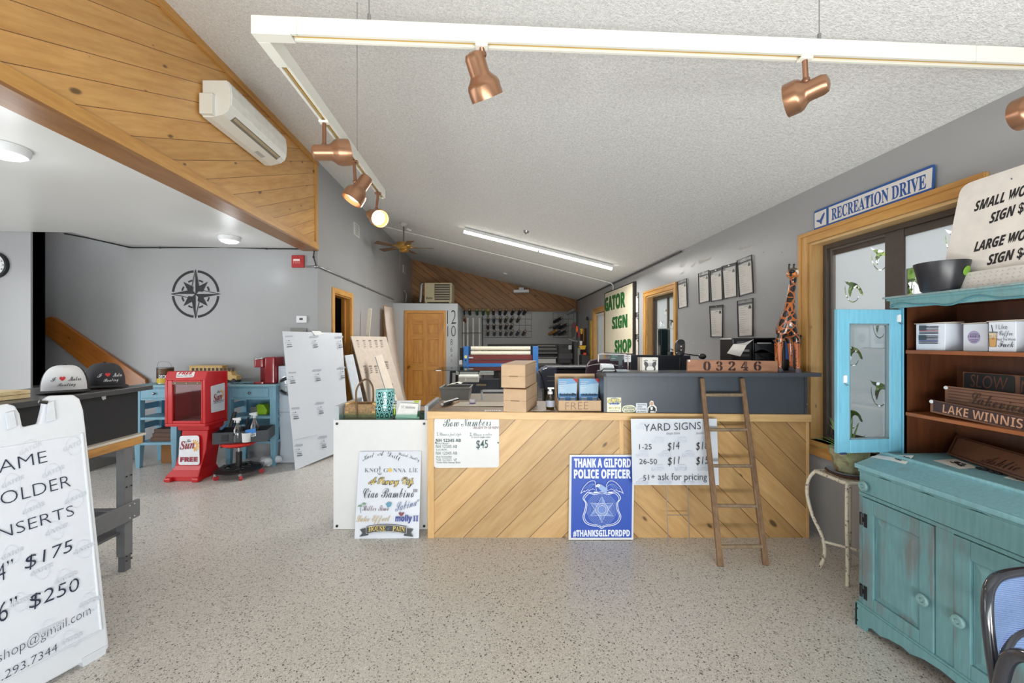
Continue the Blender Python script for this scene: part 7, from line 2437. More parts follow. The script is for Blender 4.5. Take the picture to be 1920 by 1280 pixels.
# ================================================================== CEILING, TRACK LIGHTS, HEAT PUMP
trk = M((212, 210, 201), .4, var=.01)
brs = M((206, 168, 92), .35, .5)
YT = 1.40
xa = PY(470, 45, YT).x
r = T('lighting_track', 'cream L-shaped track hung on wires below the popcorn ceiling', 'light track', (0.5, 1.6, 2.545))
W_ = .042
m = MB()
for a, b, c, d in ((xa, 2.50, YT, YT + W_),):
    m.box(a, b, c, c + .012, 2.548, 2.607, trk); m.box(a, b, d - .012, d, 2.548, 2.607, trk); m.box(a, b, c + .012, d - .012, 2.59, 2.607, trk)
    m.box(a, a + .13, c, d, 2.544, 2.55, trk)
m.build('front_rail', r, bevel=.0015)
m = MB(); m.box(xa + .13, 2.5, YT + .014, YT + .020, 2.556, 2.588, brs); m.box(xa + .13, 2.5, YT + W_ - .02, YT + W_ - .014, 2.556, 2.588, brs); m.build('conductor_strip', r)
YE = 2.99
m = MB(); m.box(xa, xa + .012, YT + W_, YE, 2.548, 2.607, trk); m.box(xa + W_ - .012, xa + W_, YT + W_, YE, 2.548, 2.607, trk); m.box(xa + .012, xa + W_ - .012, YT + W_, YE, 2.59, 2.607, trk); m.box(xa, xa + W_, YT + W_, YT + .17, 2.544, 2.55, trk); m.box(xa, xa + W_, YE - .01, YE, 2.548, 2.607, trk); m.build('side_rail', r, bevel=.0015)
m = MB(); m.box(xa + .014, xa + .020, YT + .17, YE - .01, 2.556, 2.588, brs); m.box(xa + W_ - .02, xa + W_ - .014, YT + .17, YE - .01, 2.556, 2.588, brs); m.build('conductor_strip', r)
m = MB(); m.box(xa + .150, xa + .152, YT - .0008, YT + .01, 2.548, 2.6075, M((190, 188, 180), .5)); x_ = PY(1830, 100, YT).x; m.box(x_, x_ + .002, YT - .0008, YT + .01, 2.548, 2.6075, M((190, 188, 180), .5)); m.build('rail_joint', r)
for p in ((PY(692, 25, YT + .02).x, YT + .02), (PY(1536, 60, YT + .02).x, YT + .02), (xa + .02, 2.42)):
    m = MB(); m.cyl((p[0], p[1], 2.607), (p[0], p[1], ceil_z(p[0]) + .02), .0018, steel, 6); m.cyl((p[0], p[1], 2.607), (p[0], p[1], 2.64), .006, steel, 8); m.build('hanger_wire', r)

cop = M((152, 112, 86), .3, .7, var=.05)
cop2 = M((130, 92, 70), .35, .6, var=.05)
bulb_on = emit('lit_bulb', (255, 222, 160), 14)
bulb_soft = emit('lit_bulb_soft', (255, 232, 190), 5)
bulb_off = M((196, 192, 180), .3)


def spot(lab, at, joint, back, mouth, k=1.0, bulb=None):
    at, joint, back, mouth = V(at), V(joint), V(back), V(mouth)
    r = T('track_spotlight', lab, 'spotlight', at, 'copper track spotlights')
    m = MB(); m.box(at.x - .022, at.x + .022, at.y - .014, at.y + .014, at.z - .006, at.z + .004, offwhite if bulb is None else cop2); m.build('track_adapter', r, bevel=.002)
    m = MB(); m.tube([at, joint], .009, cop2, 12); m.ball(joint, .014, cop2, 12); m.build('stem', r, smooth=50)
    ax = (mouth - back).normalized(); L = (mouth - back).length
    m = MB()
    m.lathe([(0, 0), (.012, .0), (.030, .006), (.036, .02), (.0365, L * .48), (.042, L * .54), (.056, L * .64), (.061, L * .72), (.061, L), (.057, L), (.056, L * .74), (.03, L * .6), (0, L * .6)], back, cop, 32, ax); m.build('shade', r, smooth=35)
    m = MB(); m.lathe([(0, L * .94), (.02, L * .93), (.04, L * .88), (.048, L * .80), (.03, L * .66)], back, bulb or bulb_off, 24, ax); m.build('bulb', r, smooth=60)
    if bulb:
        l = bpy.data.lights.new('spot_glow', 'SPOT'); l.energy = 30 if bulb is bulb_on else 16; l.color = (1, .82, .56); l.spot_size = 1.9; l.spot_blend = .8; l.shadow_soft_size = .04
        lo_ = bpy.data.objects.new('spot_glow', l); COL.objects.link(lo_); lo_.location = back + ax * (L * 1.0); lo_.rotation_euler = ax.to_track_quat('-Z', 'Y').to_euler()


zr = 2.545
p = PY(903, 80, YT + .02)
spot('copper spotlight pointing down and away, left one on the front rail', (p.x, YT + .02, zr), PD(905, 102, 1.43), PD(886, 96, 1.42), PD(914, 184, 1.50))
p = PY(1509, 108, YT + .02)
spot('copper spotlight pointing down left, right one on the front rail', (p.x, YT + .02, zr), PD(1511, 151, 1.50), PD(1556, 153, 1.46), PD(1474, 190, 1.56))
p = PY(1985, 135, YT + .02)
spot('copper spotlight cut off by the right edge of the view', (p.x, YT + .02, zr), PD(1985, 180, 1.50), PD(1995, 182, 1.46), PD(1908, 216, 1.58))
yy = [PX(x, 250, xa + .02).y for x in (608, 664, 709)]
Dd = lambda x: (V((xa + .02, PX(x, 250, xa + .02).y, 0)) - CAM).dot(CFW)
d1, d2, d3 = Dd(608), Dd(664), Dd(709)
spot('copper spotlight aimed sideways, nearest one on the side rail', (xa + .02, yy[0], zr), PD(608, 273, d1), PD(584, 286, d1 - .02), PD(655.5, 286, d1 + .06))
spot('lit copper spotlight tilted down left, middle one on the side rail', (xa + .02, yy[1], zr), PD(666, 341, d2), PD(690, 331, d2 + .02), PD(659, 376, d2 - .02), bulb=bulb_soft)
spot('glowing copper spotlight facing the entrance at the end of the side rail', (xa + .02, yy[2], zr), PD(706, 392, d3), PD(694, 401, d3 + .10), PD(713, 410, d3 - .08), bulb=bulb_on)

# mini split
ac = M((226, 226, 220), .35, var=.01)
y0, y1 = 3.26, 4.135
r = T('heat_pump_head', 'white wall mounted heat pump unit on the pine soffit', 'air conditioner', (XL + .1, 3.7, 3.235))
zz = 3.24
prof = [(.0, zz + .31), (.185, zz + .315), (.205, zz + .28), (.215, zz + .20), (.210, zz + .12), (.195, zz + .075), (.155, zz + .045), (.06, zz + .02), (.0, zz + .02)]
m = MB(); m.prism([V((XL + .002 + x, y0, z)) for x, z in prof], (0, y1 - y0, 0), ac); m.build('casing', r, bevel=.006)
m = MB(); m.prism([V((XL + .003 + x, y0 + .012, z)) for x, z in ((.187, zz + .316), (.209, zz + .28), (.219, zz + .20), (.214, zz + .125), (.208, zz + .12), (.18, zz + .29))], (0, y1 - y0 - .024, 0), M((232, 232, 228), .3)); m.build('front_cover', r, bevel=.003)
m = MB(); m.prism([V((XL + .002 + x, y0 + .09, z)) for x, z in ((.197, zz + .074), (.158, zz + .0435), (.150, zz + .046), (.19, zz + .078))], (0, y1 - y0 - .18, 0), M((120, 116, 108), .5)); m.build('air_outlet', r)
m = MB(); m.prism([V((XL + .002 + x, y0 + .1, z)) for x, z in ((.194, zz + .066), (.176, zz + .052), (.173, zz + .056), (.191, zz + .070))], (0, y1 - y0 - .2, 0), M((176, 160, 130), .4)); m.build('louver', r)
m = MB(); m.box(XL + .002, XL + .10, y0 - .035, y0 + .01, zz + .03, zz + .19, ac); m.build('pipe_cover', r, bevel=.004)
m = MB(); m.prism([V((XL + .002 + x, y1 - .30, z)) for x, z in ((.100, zz + .029), (.065, zz + .0205), (.065, zz + .0195), (.100, zz + .028))], (0, .12, 0), M((176, 178, 178), .5)); m.build('rating_label', r)

# dome lights under the flat ceiling
def dome(lab, px, py):
    p = PZ(px, py, ZB + .012 - .02)
    p.z = ZB + .011
    r = T('dome_light', lab, 'ceiling light', p, 'dome lights under the flat ceiling')
    m = MB(); m.lathe([(0, 0), (.115, 0), (.112, -.03), (.10, -.05), (.085, -.05)], p, white, 32); m.build('housing', r, smooth=40)
    m = MB(); m.lathe([(.088, -.045), (.08, -.062), (.05, -.072), (0, -.075)], p, emit('dome_lens_' + str(px), (240, 246, 255), 4.5), 28); m.build('lens', r, smooth=60)
    l = bpy.data.lights.new('dome_glow', 'POINT'); l.energy = 2; l.color = (.93, .97, 1); l.shadow_soft_size = .08
    o = bpy.data.objects.new('dome_glow', l); COL.objects.link(o); o.location = p - UP * .3


dome('white dome ceiling light at the left edge of the flat ceiling', 8, 280)
dome('white dome ceiling light in front of the gray alcove wall', 430, 447)


def onceil(px, py, off=0.0):
    rr_ = ray(px, py)
    c = 2.72 + .237 * XR - off
    t = (c - 1.5) / (rr_.z + .237 * rr_.x)
    return CAM + rr_ * t


CN = V((.237, 0, 1)).normalized()
# LED strip
a, b = onceil(870, 431, .06), onceil(1146, 503, .06)
a.y = b.y = (a.y + b.y) / 2
u = (b - a).normalized(); w = u.cross(CN).normalized()
r = T('led_strip_light', 'long bright LED strip light across the sloped ceiling', 'ceiling light', (a + b) / 2)
m = MB(); m.hexa([a - w * .035, b - w * .035, b + w * .035, a + w * .035, a - w * .025 + CN * .05, b - w * .025 + CN * .05, b + w * .025 + CN * .05, a + w * .025 + CN * .05], M((220, 222, 222), .4)); m.build('housing', r)
mid_ = (a + b) * .5
for p0, p1 in ((a, mid_ - u * .015), (mid_ + u * .015, b)):
    m = MB(); m.tube([p0 - CN * .012, p1 - CN * .012], .028, emit('led_tube', (255, 252, 240), 9), 12); m.build('led_tube', r, smooth=50)
l = bpy.data.lights.new('led_glow', 'AREA'); l.shape = 'RECTANGLE'; l.size = (b - a).length; l.size_y = .08; l.energy = 120; l.color = (1, .98, .93)
o = bpy.data.objects.new('led_glow', l); COL.objects.link(o); o.location = mid_ - CN * .05
o.rotation_euler = Matrix((u, CN.cross(u), CN)).transposed().to_euler()
# conduit on the ceiling
m = MB(); pts = [onceil(x, y, .02) for x, y in ((733, 417), (880, 455), (1020, 491), (1150, 524))]
for p in pts: p.y = 8.15
pts = [V((x, 8.15, ceil_z(x) - .02)) for x in (XL + .03, -1, 0, 1, 2, 2.48)]
m.tube(pts + [V((2.53, 8.15, 2.66)), V((2.535, 8.15, 2.5))], .014, M((214, 214, 210), .4), 8); m.build('white_ceiling_conduit', label='white conduit crossing the sloped ceiling to the right wall', cat='conduit', smooth=50)
m = MB(); m.tube([V((XR - .02, 5.2, 2.70)), V((XR - .02, YB - .03, 2.70)), V((XR - .02, YB - .03, 1.4))], .012, M((70, 70, 70), .5), 6); m.build('dark_corner_cable', label='dark cable along the top of the right wall to the back corner', cat='cable')
# ceiling fan
c_ = onceil(757, 419)
zm = 1.5 + (640 - 463) / 750 * (c_ - CAM).dot(CFW)
r = T('ceiling_fan', 'brass ceiling fan with brown blades at the back left', 'ceiling fan', V((c_.x, c_.y, zm)))
o = V((c_.x, c_.y, 0))
m = MB(); m.lathe([(0, .01), (.07, .0), (.08, -.02), (.03, -.06), (0, -.06)], c_, M((196, 196, 190), .4), 24); m.build('canopy', r, smooth=40)
m = MB(); m.cyl(c_ - UP * .05, V((c_.x, c_.y, zm + .08)), .013, M((110, 100, 88), .4, .5), 12); m.build('downrod', r, smooth=40)
m = MB(); m.lathe([(0, .09), (.05, .085), (.14, .07), (.155, .04), (.15, .0), (.11, -.02), (.08, -.05), (.09, -.07), (.05, -.10), (0, -.105)], V((c_.x, c_.y, zm)), brass, 32); m.build('motor_housing', r, smooth=35)
fb = wood('fan_blade_wood', (112, 84, 58), (84, 60, 40), 'x', .5, 1, False)
for k in range(5):
    a = .12 + 2 * pi * k / 5
    d, e = V((math.cos(a), math.sin(a), 0)), V((-math.sin(a), math.cos(a), 0))
    c0 = V((c_.x, c_.y, zm - .01))
    q = [c0 + d * .20 - e * .05 - UP * .008, c0 + d * .56 - e * .07 - UP * .012, c0 + d * .56 + e * .07 + UP * .012, c0 + d * .20 + e * .05 + UP * .008]
    m = MB(); m.prism(rounded(q, .03), UP * .006, fb); bl_ = m.build('blade', r)
    m = MB(); m.hexa([c0 + d * .12 - e * .015, c0 + d * .25 - e * .03, c0 + d * .25 + e * .03, c0 + d * .12 + e * .015, c0 + d * .12 - e * .015 + UP * .008, c0 + d * .25 - e * .03 + UP * .008, c0 + d * .25 + e * .03 + UP * .008, c0 + d * .12 + e * .015 + UP * .008], brass); m.build('bracket', bl_)
m = MB(); m.cyl(V((c_.x - .06, c_.y - .05, zm - .1)), V((c_.x - .06, c_.y - .05, zm - .42)), .002, brass, 6); m.build('pull_chain', r)
for lab, px, py, kind in (('round smoke detector beside the ceiling fan', 766, 430, 0), ('round smoke detector below the LED strip', 947, 512, 0), ('small sprinkler head right of the LED strip start', 987, 433, 1)):
    p = onceil(px, py)
    m = MB(); m.lathe([(0, .035), (.05, .034), (.062, .02), (.066, 0)] if not kind else [(0, .05), (.012, .05), (.012, .035), (.04, .03), (.05, .0)], p, M((206, 206, 200), .4) if not kind else steel, 20, -CN); m.build('smoke_detector' if not kind else 'sprinkler_head', label=lab, cat='smoke detector' if not kind else 'sprinkler', smooth=40)
p = onceil(975, 531)
Dq = (p - CAM).dot(CFW)
r = T('hanging_access_point', 'white flat hanging device below the back ceiling', 'device', PD(977, 547, Dq))
m = MB(); m.board(front(Dq), [(963, 543), (992, 542.5), (992, 547.5), (963, 548)], .2, white); m.board(front(Dq + .05), [(973, 538.5), (982, 538.5), (982, 543), (973, 543)], .1, white); m.build('body', r, bevel=.006)
m = MB(); m.tube([PD(977, 539, Dq + .1), PD(975, 531, Dq + .1)], .004, steel, 6); m.build('chain', r)

# ================================================================== THE WORKSHOP AT THE BACK
# closet front: height chart numbers
P = wally(9.389)
for t, L, R_, top, st in (('12', (838.5, 607.5), (855, 607), 26, 'plain'), ('10', (839, 631), (854.5, 630.5), 20, 'plain'), ('8', (844.5, 646.5), (848.5, 646.5), 11, 'plain'), ('6', (844.5, 659.5), (848.5, 659.5), 9, 'plain'), ('4', (845, 669), (847.8, 669), 6, 'plain'), ('2', (845.2, 678), (847.4, 678), 4.5, 'plain')):
    s = MB(); s.e = .0; s.text(P, t, L, R_, top, blk_ink, st, off=-.015)
    s.build('number_decal', label='black number %s in the shrinking column beside the closet door' % t, cat='decal', group='numbers beside the closet door')
# heater on the closet
Dh = 9.7
tan = M((176, 164, 134), .5)
r = T('unit_heater', 'beige louvered heater on top of the closet', 'heater', CF @ V((X(821, Dh), Dh + .2, 2.386)))
m = MB(); pbox(m, Dh, 796, 530, 847, 566, .45, tan); m.build('cabinet', r, bevel=.006)
m = MB(); pbox(m, Dh - .012, 815, 532.5, 843.5, 562, .012, M((60, 56, 50), .6)); m.build('opening', r)
m = MB()
for k in range(6):
    pbox(m, Dh - .03, 815.5, 535 + k * 4.5, 843, 537.3 + k * 4.5, .03, M((150, 142, 122), .35, .4))
m.build('louvers', r)
s = MB(); s.text(front(Dh - .001), 'Modine', (799, 561), (811, 561), 5, blk_ink, 'bold'); s.build('nameplate', r)
m = MB(); pbox(m, Dh, 797, 566, 801, 568.2, .4, tan); pbox(m, Dh, 842, 566, 846, 568.2, .4, tan); m.build('skid', r)
m = MB(); m.tube([PD(788, 566, Dh), PD(790, 535, Dh), PD(793, 531, Dh)], .035, steel, 10); m.build('flue_pipe', r)

# vinyl rack
def vroll(lab, px, py, c, ln=.34, D=11.35, grp='vinyl rolls on the back wall rack', dx=0.0, rad=.042):
    a = PY(px, py, 11.36)
    b = a + V((dx, YB - .022 - a.y, -.10))
    r = T('vinyl_roll', lab, 'vinyl roll', a, grp)
    ax = (b - a).normalized(); L = (b - a).length
    m = MB(); m.lathe([(rad * .62, .0), (rad, 0), (rad, L), (0, L)], a, M(c, .4), 18, ax); m.build('vinyl', r, smooth=40)
    m = MB(); m.lathe([(rad * .50, -.004), (rad * .62, -.004), (rad * .62, .03), (rad * .50, .05), (0, .06)], a, M((196, 180, 156), .6), 18, ax); m.build('paper_core', r, smooth=40)


X5 = lambda x: 780 + x / 4.268
Y5 = lambda y: 460 + y / 4.268
dkc = [(30, 30, 34), (34, 30, 32), (40, 78, 36), (30, 96, 40), (150, 150, 40), (84, 62, 48), (40, 42, 48), (46, 40, 52), (40, 40, 44), (52, 44, 66), (48, 50, 54)]
rows = [('top', 515, (378, 428, 487, 537, 577, 620, 673, 725, 782, 838, 880)), ('second', 577, (384, 576, 624, 677, 727, 773, 826)), ('third', 632, (575, 624, 678, 729, 772)), ('bottom', 684, (575, 628, 678, 731, 774, 824, 874))]
rg = random.Random(21)
for nm, y, xs in rows:
    for i, x in enumerate(xs):
        c = dkc[i] if nm == 'top' else ((150, 50, 40) if (nm == 'second' and i == 0) else tuple(rg.randint(60, 92) + q for q in (0, 2, rg.randint(0, 8))))
        vroll('%s vinyl roll from the left in the %s row of the wall rack' % (ordn(i), nm), X5(x), Y5(y), c, dx=.0 if x < 700 else -.04)
for i, (x, y, c) in enumerate(((1163, 580, (28, 28, 30)), (1122, 626, (150, 148, 142)), (1162, 632, (56, 60, 66)), (1210, 630, (60, 64, 62)), (1122, 680, (170, 116, 50)), (1164, 682, (70, 74, 84)), (1206, 682, (54, 56, 58)), (1268, 510, (150, 154, 156)))):
    nmz = ['black vinyl roll at the top of the small right rack', 'thin pale roll on the left of the small right rack', 'gray roll in the middle of the small right rack', 'dim roll on the right of the small right rack', 'orange roll at bottom left of the small right rack', 'blue gray roll at the bottom of the small right rack', 'dim roll at bottom right of the small right rack', 'pale gray tube sticking out high in the back right corner'][i]
    vroll(nmz, X5(x), Y5(y), c, dx=-.16, rad=.042 if i != 1 else .026)
m = MB()
wr = M((90, 92, 94), .5, .4)
for (xa_, xb_, ya, yb, nx, ny) in ((532, 925, 540, 735, 8, 4), (1097, 1260, 540, 735, 4, 4)):
    for k in range(nx + 1):
        x = xa_ + (xb_ - xa_) * k / nx; m.cyl(PY(X5(x), Y5(ya), YB - .02), PY(X5(x), Y5(yb), YB - .02), .004, wr, 5)
    for k in range(ny + 1):
        y = ya + (yb - ya) * k / ny; m.cyl(PY(X5(xa_), Y5(y), YB - .02), PY(X5(xb_), Y5(y), YB - .02), .004, wr, 5)
m.build('wire_rack', label='wire grid racks on the gray back wall behind the rolls', cat='rack')
# white tubes standing left
wt = M((196, 194, 186), .5)
for i, (x, w, y0_) in enumerate(((381, 14, 610), (413, 17, 580), (457, 17, 580), (508, 16, 580))):
    D_ = 10.9
    a = PD(X5(x), Y5(y0_), D_)
    m = MB(); m.cyl(V((a.x, a.y, .01)), a, w / 4.268 / 2 / 750 * D_, wt, 18)
    m.build('paper_tube', label=('%s pale paper tube from the left standing beside the wall rack' % ordn(i)), cat='tube', group='tubes standing beside the wall rack', smooth=40)
m = MB(); a, b = PD(X5(366), Y5(700), 10.8), PD(X5(525), Y5(700), 10.8); m.tube([a, b], .008, black, 6); m.cyl(PD(X5(366), Y5(570), 10.8), V((a.x, a.y, 0)), .012, black, 8); m.cyl(PD(X5(530), Y5(570), 10.8), V((b.x + .05, b.y, 0)), .012, black, 8)
m.build('tube_holder', label='black bar holding the pale tubes upright', cat='rack')

# laminator
Dl = 8.6
lb = M((50, 104, 168), .4)
r = T('laminator', 'blue wide format laminator with cream rollers at the back', 'laminator', CF @ V((X(938, Dl), Dl + .3, 0)))
m = MB(); pbox(m, Dl, 868.5, 649, 878, 700, .5, lb); m.build('side_tower', r, bevel=.01)
m = MB(); pbox(m, Dl, 999, 649, 1009.5, 700, .5, lb); m.build('side_tower', r, bevel=.01)
m = MB(); pbox(m, Dl + .05, 878, 681, 999, 688, .3, lb); m.build('front_beam', r)
m = MB(); pbox(m, Dl + .1, 878, 665, 998, 681, .3, M((106, 44, 42), .5)); m.build('red_rollers', r)
m = MB(); pbox(m, Dl + .04, 878, 689, 999, 697, .3, M((170, 118, 92), .4)); m.build('feed_table', r)
for y in (653, 662):
    m = MB(); z = Z(y, Dl); m.cyl(CF @ V((X(882, Dl), Dl + .12, z)), CF @ V((X(995, Dl), Dl + .12, z)), .044, M((216, 210, 192), .5), 20); m.build('cream_roller', r, smooth=40)
m = MB(); z = Z(674, Dl); m.tube([CF @ V((X(888, Dl), Dl + .09, z)), CF @ V((X(992, Dl), Dl + .09, z))], .006, steel, 6); pbox(m, Dl + .08, 878, 669, 887, 671.5, .02, M((190, 190, 190), .4)); m.build('guide_bar', r)
m = MB(); e_ = Dl - .004
pbox(m, e_, 871, 666, 875.5, 671.5, .006, M((220, 206, 120), .5)); pbox(m, e_, 872, 674, 874.5, 676.5, .006, black); pbox(m, e_, 871.5, 681, 875, 683, .006, steel); pbox(m, e_, 1001, 681, 1006, 683, .006, white); pbox(m, e_, 1001, 685, 1006, 687, .006, white); m.build('control_labels', r)
m = MB(); pbox(m, Dl, 871, 700, 877, 748, .4, M((60, 64, 72), .5), True); pbox(m, Dl, 1000, 700, 1008, 748, .4, M((60, 64, 72), .5), True); m.build('stand_legs', r)
m = MB(); pbox(m, Dl + .05, 861, 675, 867, 683, .1, M((190, 190, 186), .5)); pbox(m, Dl + .1, 862, 652, 868, 676, .1, black); m.build('motor_box', r)
# glass table, roll and frames in front of it
Dg = 6.6
r = T('glass_work_table', 'glass topped work table in front of the laminator', 'table', CF @ V((X(900, Dg), Dg + .3, 0)))
zg = Z(693.5, Dg)
m = MB(); m.box(X(814, Dg), X(952, Dg), Dg - .05, Dg + .9, zg - .012, zg, clear('table_glass', (196, 206, 206), .18), CF); m.build('glass_top', r)
m = MB()
for x in (846, 940):
    for d in (.0, .7):
        m.tube([CF @ V((X(x, Dg), Dg + d, zg - .012)), CF @ V((X(x - 3, Dg), Dg + d, .3)), CF @ V((X(x - 3, Dg), Dg + d, 0))], .022, black, 8)
m.box(X(840, Dg), X(945, Dg), Dg + .3, Dg + .34, zg - .07, zg - .02, black, CF)
for x, d, z in ((853, .15, Z(699.5, Dg)), (925, .15, Z(699.5, Dg)), (861, -.2, Z(709, 6.4)), (897, -.2, Z(709, 6.4))):
    m.tube([CF @ V((X(x, Dg + min(d, 0)), Dg + d, z)), CF @ V((X(x, Dg), Dg + max(d, .02), zg - .012))], .008, black, 6)
m.tube([CF @ V((X(858, Dg), Dg + .02, zg - .02)), CF @ V((X(900, Dg), Dg + .02, zg - .02))], .01, black, 6); m.build('stand', r)
m = MB(); z = Z(704, Dg); m.cyl(CF @ V((X(853, Dg), Dg + .15, Z(699.5, Dg))), CF @ V((X(925, Dg), Dg + .15, Z(699.5, Dg))), .040, M((204, 208, 206), .5), 18); m.build('white_media_roll', label='long white media roll under the glass table top', cat='roll', smooth=40)
m = MB(); m.cyl(CF @ V((X(861, 6.4), 6.4, Z(709, 6.4))), CF @ V((X(897.5, 6.4), 6.4, Z(709, 6.4))), .062, M((190, 190, 184), .5), 20); m.build('gray_media_roll', label='short pale gray roll hanging under the glass table', cat='roll', smooth=40)
m = MB(); pbox(m, 6.9, 880, 712, 944, 758, .33, M((58, 62, 74), .5), True); pbox(m, 6.85, 893, 720, 911, 723, .06, M((150, 132, 104), .5)); m.build('dark_cabinet', label='low dark cabinet under the glass work table', cat='cabinet')
m = MB(); pbox(m, 6.85, 862, 700, 879, 760, .3, M((70, 72, 84), .5), True); m.build('table_end_panel', label='dark panel left of the low cabinet under the table', cat='panel')
# bin
Db_ = 4.6
r = T('gray_bin', 'gray plastic tote bin with white paper behind the counter', 'bin', CF @ V((X(852, Db_), Db_ + .2, .55)))
gb = M((136, 136, 134), .5)
m = MB(); x0, x1, z1_ = X(822.5, Db_), X(882, Db_), Z(728, Db_)
q0 = [CF @ V(p) for p in ((x0 + .03, Db_ + .02, z1_ - .155), (x1 - .03, Db_ + .02, z1_ - .155), (x1 - .03, Db_ + .30, z1_ - .155), (x0 + .03, Db_ + .30, z1_ - .155))]
q1 = [CF @ V(p) for p in ((x0 + .01, Db_, z1_), (x1 - .01, Db_, z1_), (x1 - .01, Db_ + .34, z1_), (x0 + .01, Db_ + .34, z1_))]
va = [m.bm.verts.new(p) for p in q0]; vb = [m.bm.verts.new(p) for p in q1]
m.face(va[::-1], gb)
for i in range(4):
    m.face([va[i], va[(i + 1) % 4], vb[(i + 1) % 4], vb[i]], gb)
m.tube([p + UP * 0 for p in q1], .012, gb, 8, closed=True)
m.build('tote', r)
m = MB(); pts = [CF @ V((x0 + .06 + .045 * i, Db_ + .1 + .04 * (i % 2), z1_ + .0 + [.01, .03, .04, .05, .04, .07][i])) for i in range(6)]; pts2 = [p + CFW * .16 for p in pts]
for i in range(5):
    m.poly([pts[i], pts[i + 1], pts2[i + 1], pts2[i]], M((220, 220, 214), .6))
m.poly([pts[5], pts[5] + UP * .05, pts2[5]], M((220, 220, 214), .6)); m.build('scrap_paper', label='white scrap paper poking out of the gray tote bin', cat='paper')
m = MB(); pbox(m, Db_ - .1, 812, 757, 950, 760, .9, M((120, 112, 100), .5)); z_ = Z(757, Db_ - .1)
m.build('back_work_surface', label='low work surface behind the counter under the gray bin', cat='table')
bk_z = z_
for o_ in bpy.data.objects:
    if o_.name.startswith('back_work_surface'):
        bo = o_
m = MB()
for x in (815, 945):
    m.box(X(x, Db_), X(x, Db_) + .05, Db_, Db_ + .05, 0, Z(760, Db_ - .1) - .001, charcoal, CF); m.box(X(x, Db_), X(x, Db_) + .05, Db_ + .6, Db_ + .65, 0, Z(760, Db_ - .1) - .001, charcoal, CF)
m.build('work_surface_legs', label='dark legs carrying the low work surface behind the counter', cat='legs')
m = MB(); Df = 4.62
pbox(m, Df, 901, 731, 945, 735, .03, M((206, 212, 218), .4)); pbox(m, Df, 901, 731, 905, 753.9, .03, M((206, 212, 218), .4)); m.build('white_angle_frame', label='white corner frame standing behind the carton stack', cat='frame')

# black printers
Dp = 10.4
pk1 = M((34, 34, 38), .4); pk2 = M((52, 52, 56), .35)
r = T('wide_format_printer', 'large black wide format printer against the back wall', 'printer', CF @ V((X(1000, Dp), Dp + .4, 0)))
m = MB(); pbox(m, Dp, 914, 645, 1050, 662, .5, pk1); m.build('print_bed', r, bevel=.02)
m = MB(); pbox(m, Dp - .1, 1046, 645.5, 1073.5, 682, .7, pk2); m.build('control_end', r, bevel=.05)
m = MB(); pbox(m, Dp - .11, 1066, 647, 1072, 655, .02, M((176, 180, 182), .3)); m.build('control_screen', r)
m = MB(); pbox(m, Dp - .108, 1054, 648.5, 1063, 652, .02, pk1); pbox(m, Dp - .12, 1048, 662, 1074, 673, .03, M((62, 62, 66), .4)); m.build('end_cover', r, bevel=.006)
m = MB()
for y, x1 in ((647.5, 1041), (653.5, 1043), (661, 1046), (669.5, 1045), (683.5, 1051)):
    pbox(m, Dp - .03, 1008, y, x1, y + 1.2, .05, M((150, 150, 146), .3, .5))
m.build('metal_bars', r)
m = MB(); pbox(m, Dp + .02, 1008, 672, 1042, 681, .3, M((176, 176, 172), .5)); m.build('white_media', r)
m = MB(); pbox(m, Dp + .1, 920, 662, 1073, 676, .4, M((44, 44, 48), .5)); pbox(m, Dp + .1, 925, 676, 935, 748, .3, pk1, True); pbox(m, Dp + .1, 1056, 676, 1068, 748, .3, pk1, True); m.build('printer_stand', r)
Dq = 5.1
r = T('vinyl_plotter', 'dark blue vinyl plotter behind the leaflet tray', 'plotter', CF @ V((X(1075, Dq), Dq + .3, 0)))
m = MB(); q = [CF @ V((X(a, Dq), Dq, Z(y, Dq))) for a, y in ((1010, 700), (1018, 692), (1030, 688), (1045, 688), (1045, 730), (1012, 730))]; m.prism(q, CFW * .4, M((66, 74, 92), .35)); m.build('end_cover', r, bevel=.02)
m = MB(); pbox(m, Dq + .01, 1026, 687.5, 1160, 692, .42, M((40, 42, 52), .35)); pbox(m, Dq + .05, 1026, 692, 1160, 710, .3, M((26, 26, 30), .5)); pbox(m, Dq + .02, 1026, 710, 1160, 745, .36, M((44, 48, 60), .4)); m.build('body', r, bevel=.008)
m = MB(); pbox(m, Dq - .01, 1026, 704.5, 1160, 706.5, .05, steel); pbox(m, Dq - .01, 1026, 713, 1160, 714.5, .04, steel); pbox(m, Dq + .03, 1028, 699, 1034, 702, .02, M((196, 196, 60), .4)); m.build('rails', r)
m = MB(); pbox(m, Dq + .1, 1020, 730, 1040, 760, .3, pk1, True); pbox(m, Dq + .1, 1140, 745, 1158, 760, .3, pk1, True); m.build('stand', r)
m = MB(); pts = [PD(x, y, Dq - .03) for x, y in ((1010, 695), (1015, 705), (1019, 718), (1021, 730))]; m.tube(curve_thru(pts), .008, black, 6); m.build('plotter_cable', label='black cable drooping at the left end of the plotter', cat='cable')
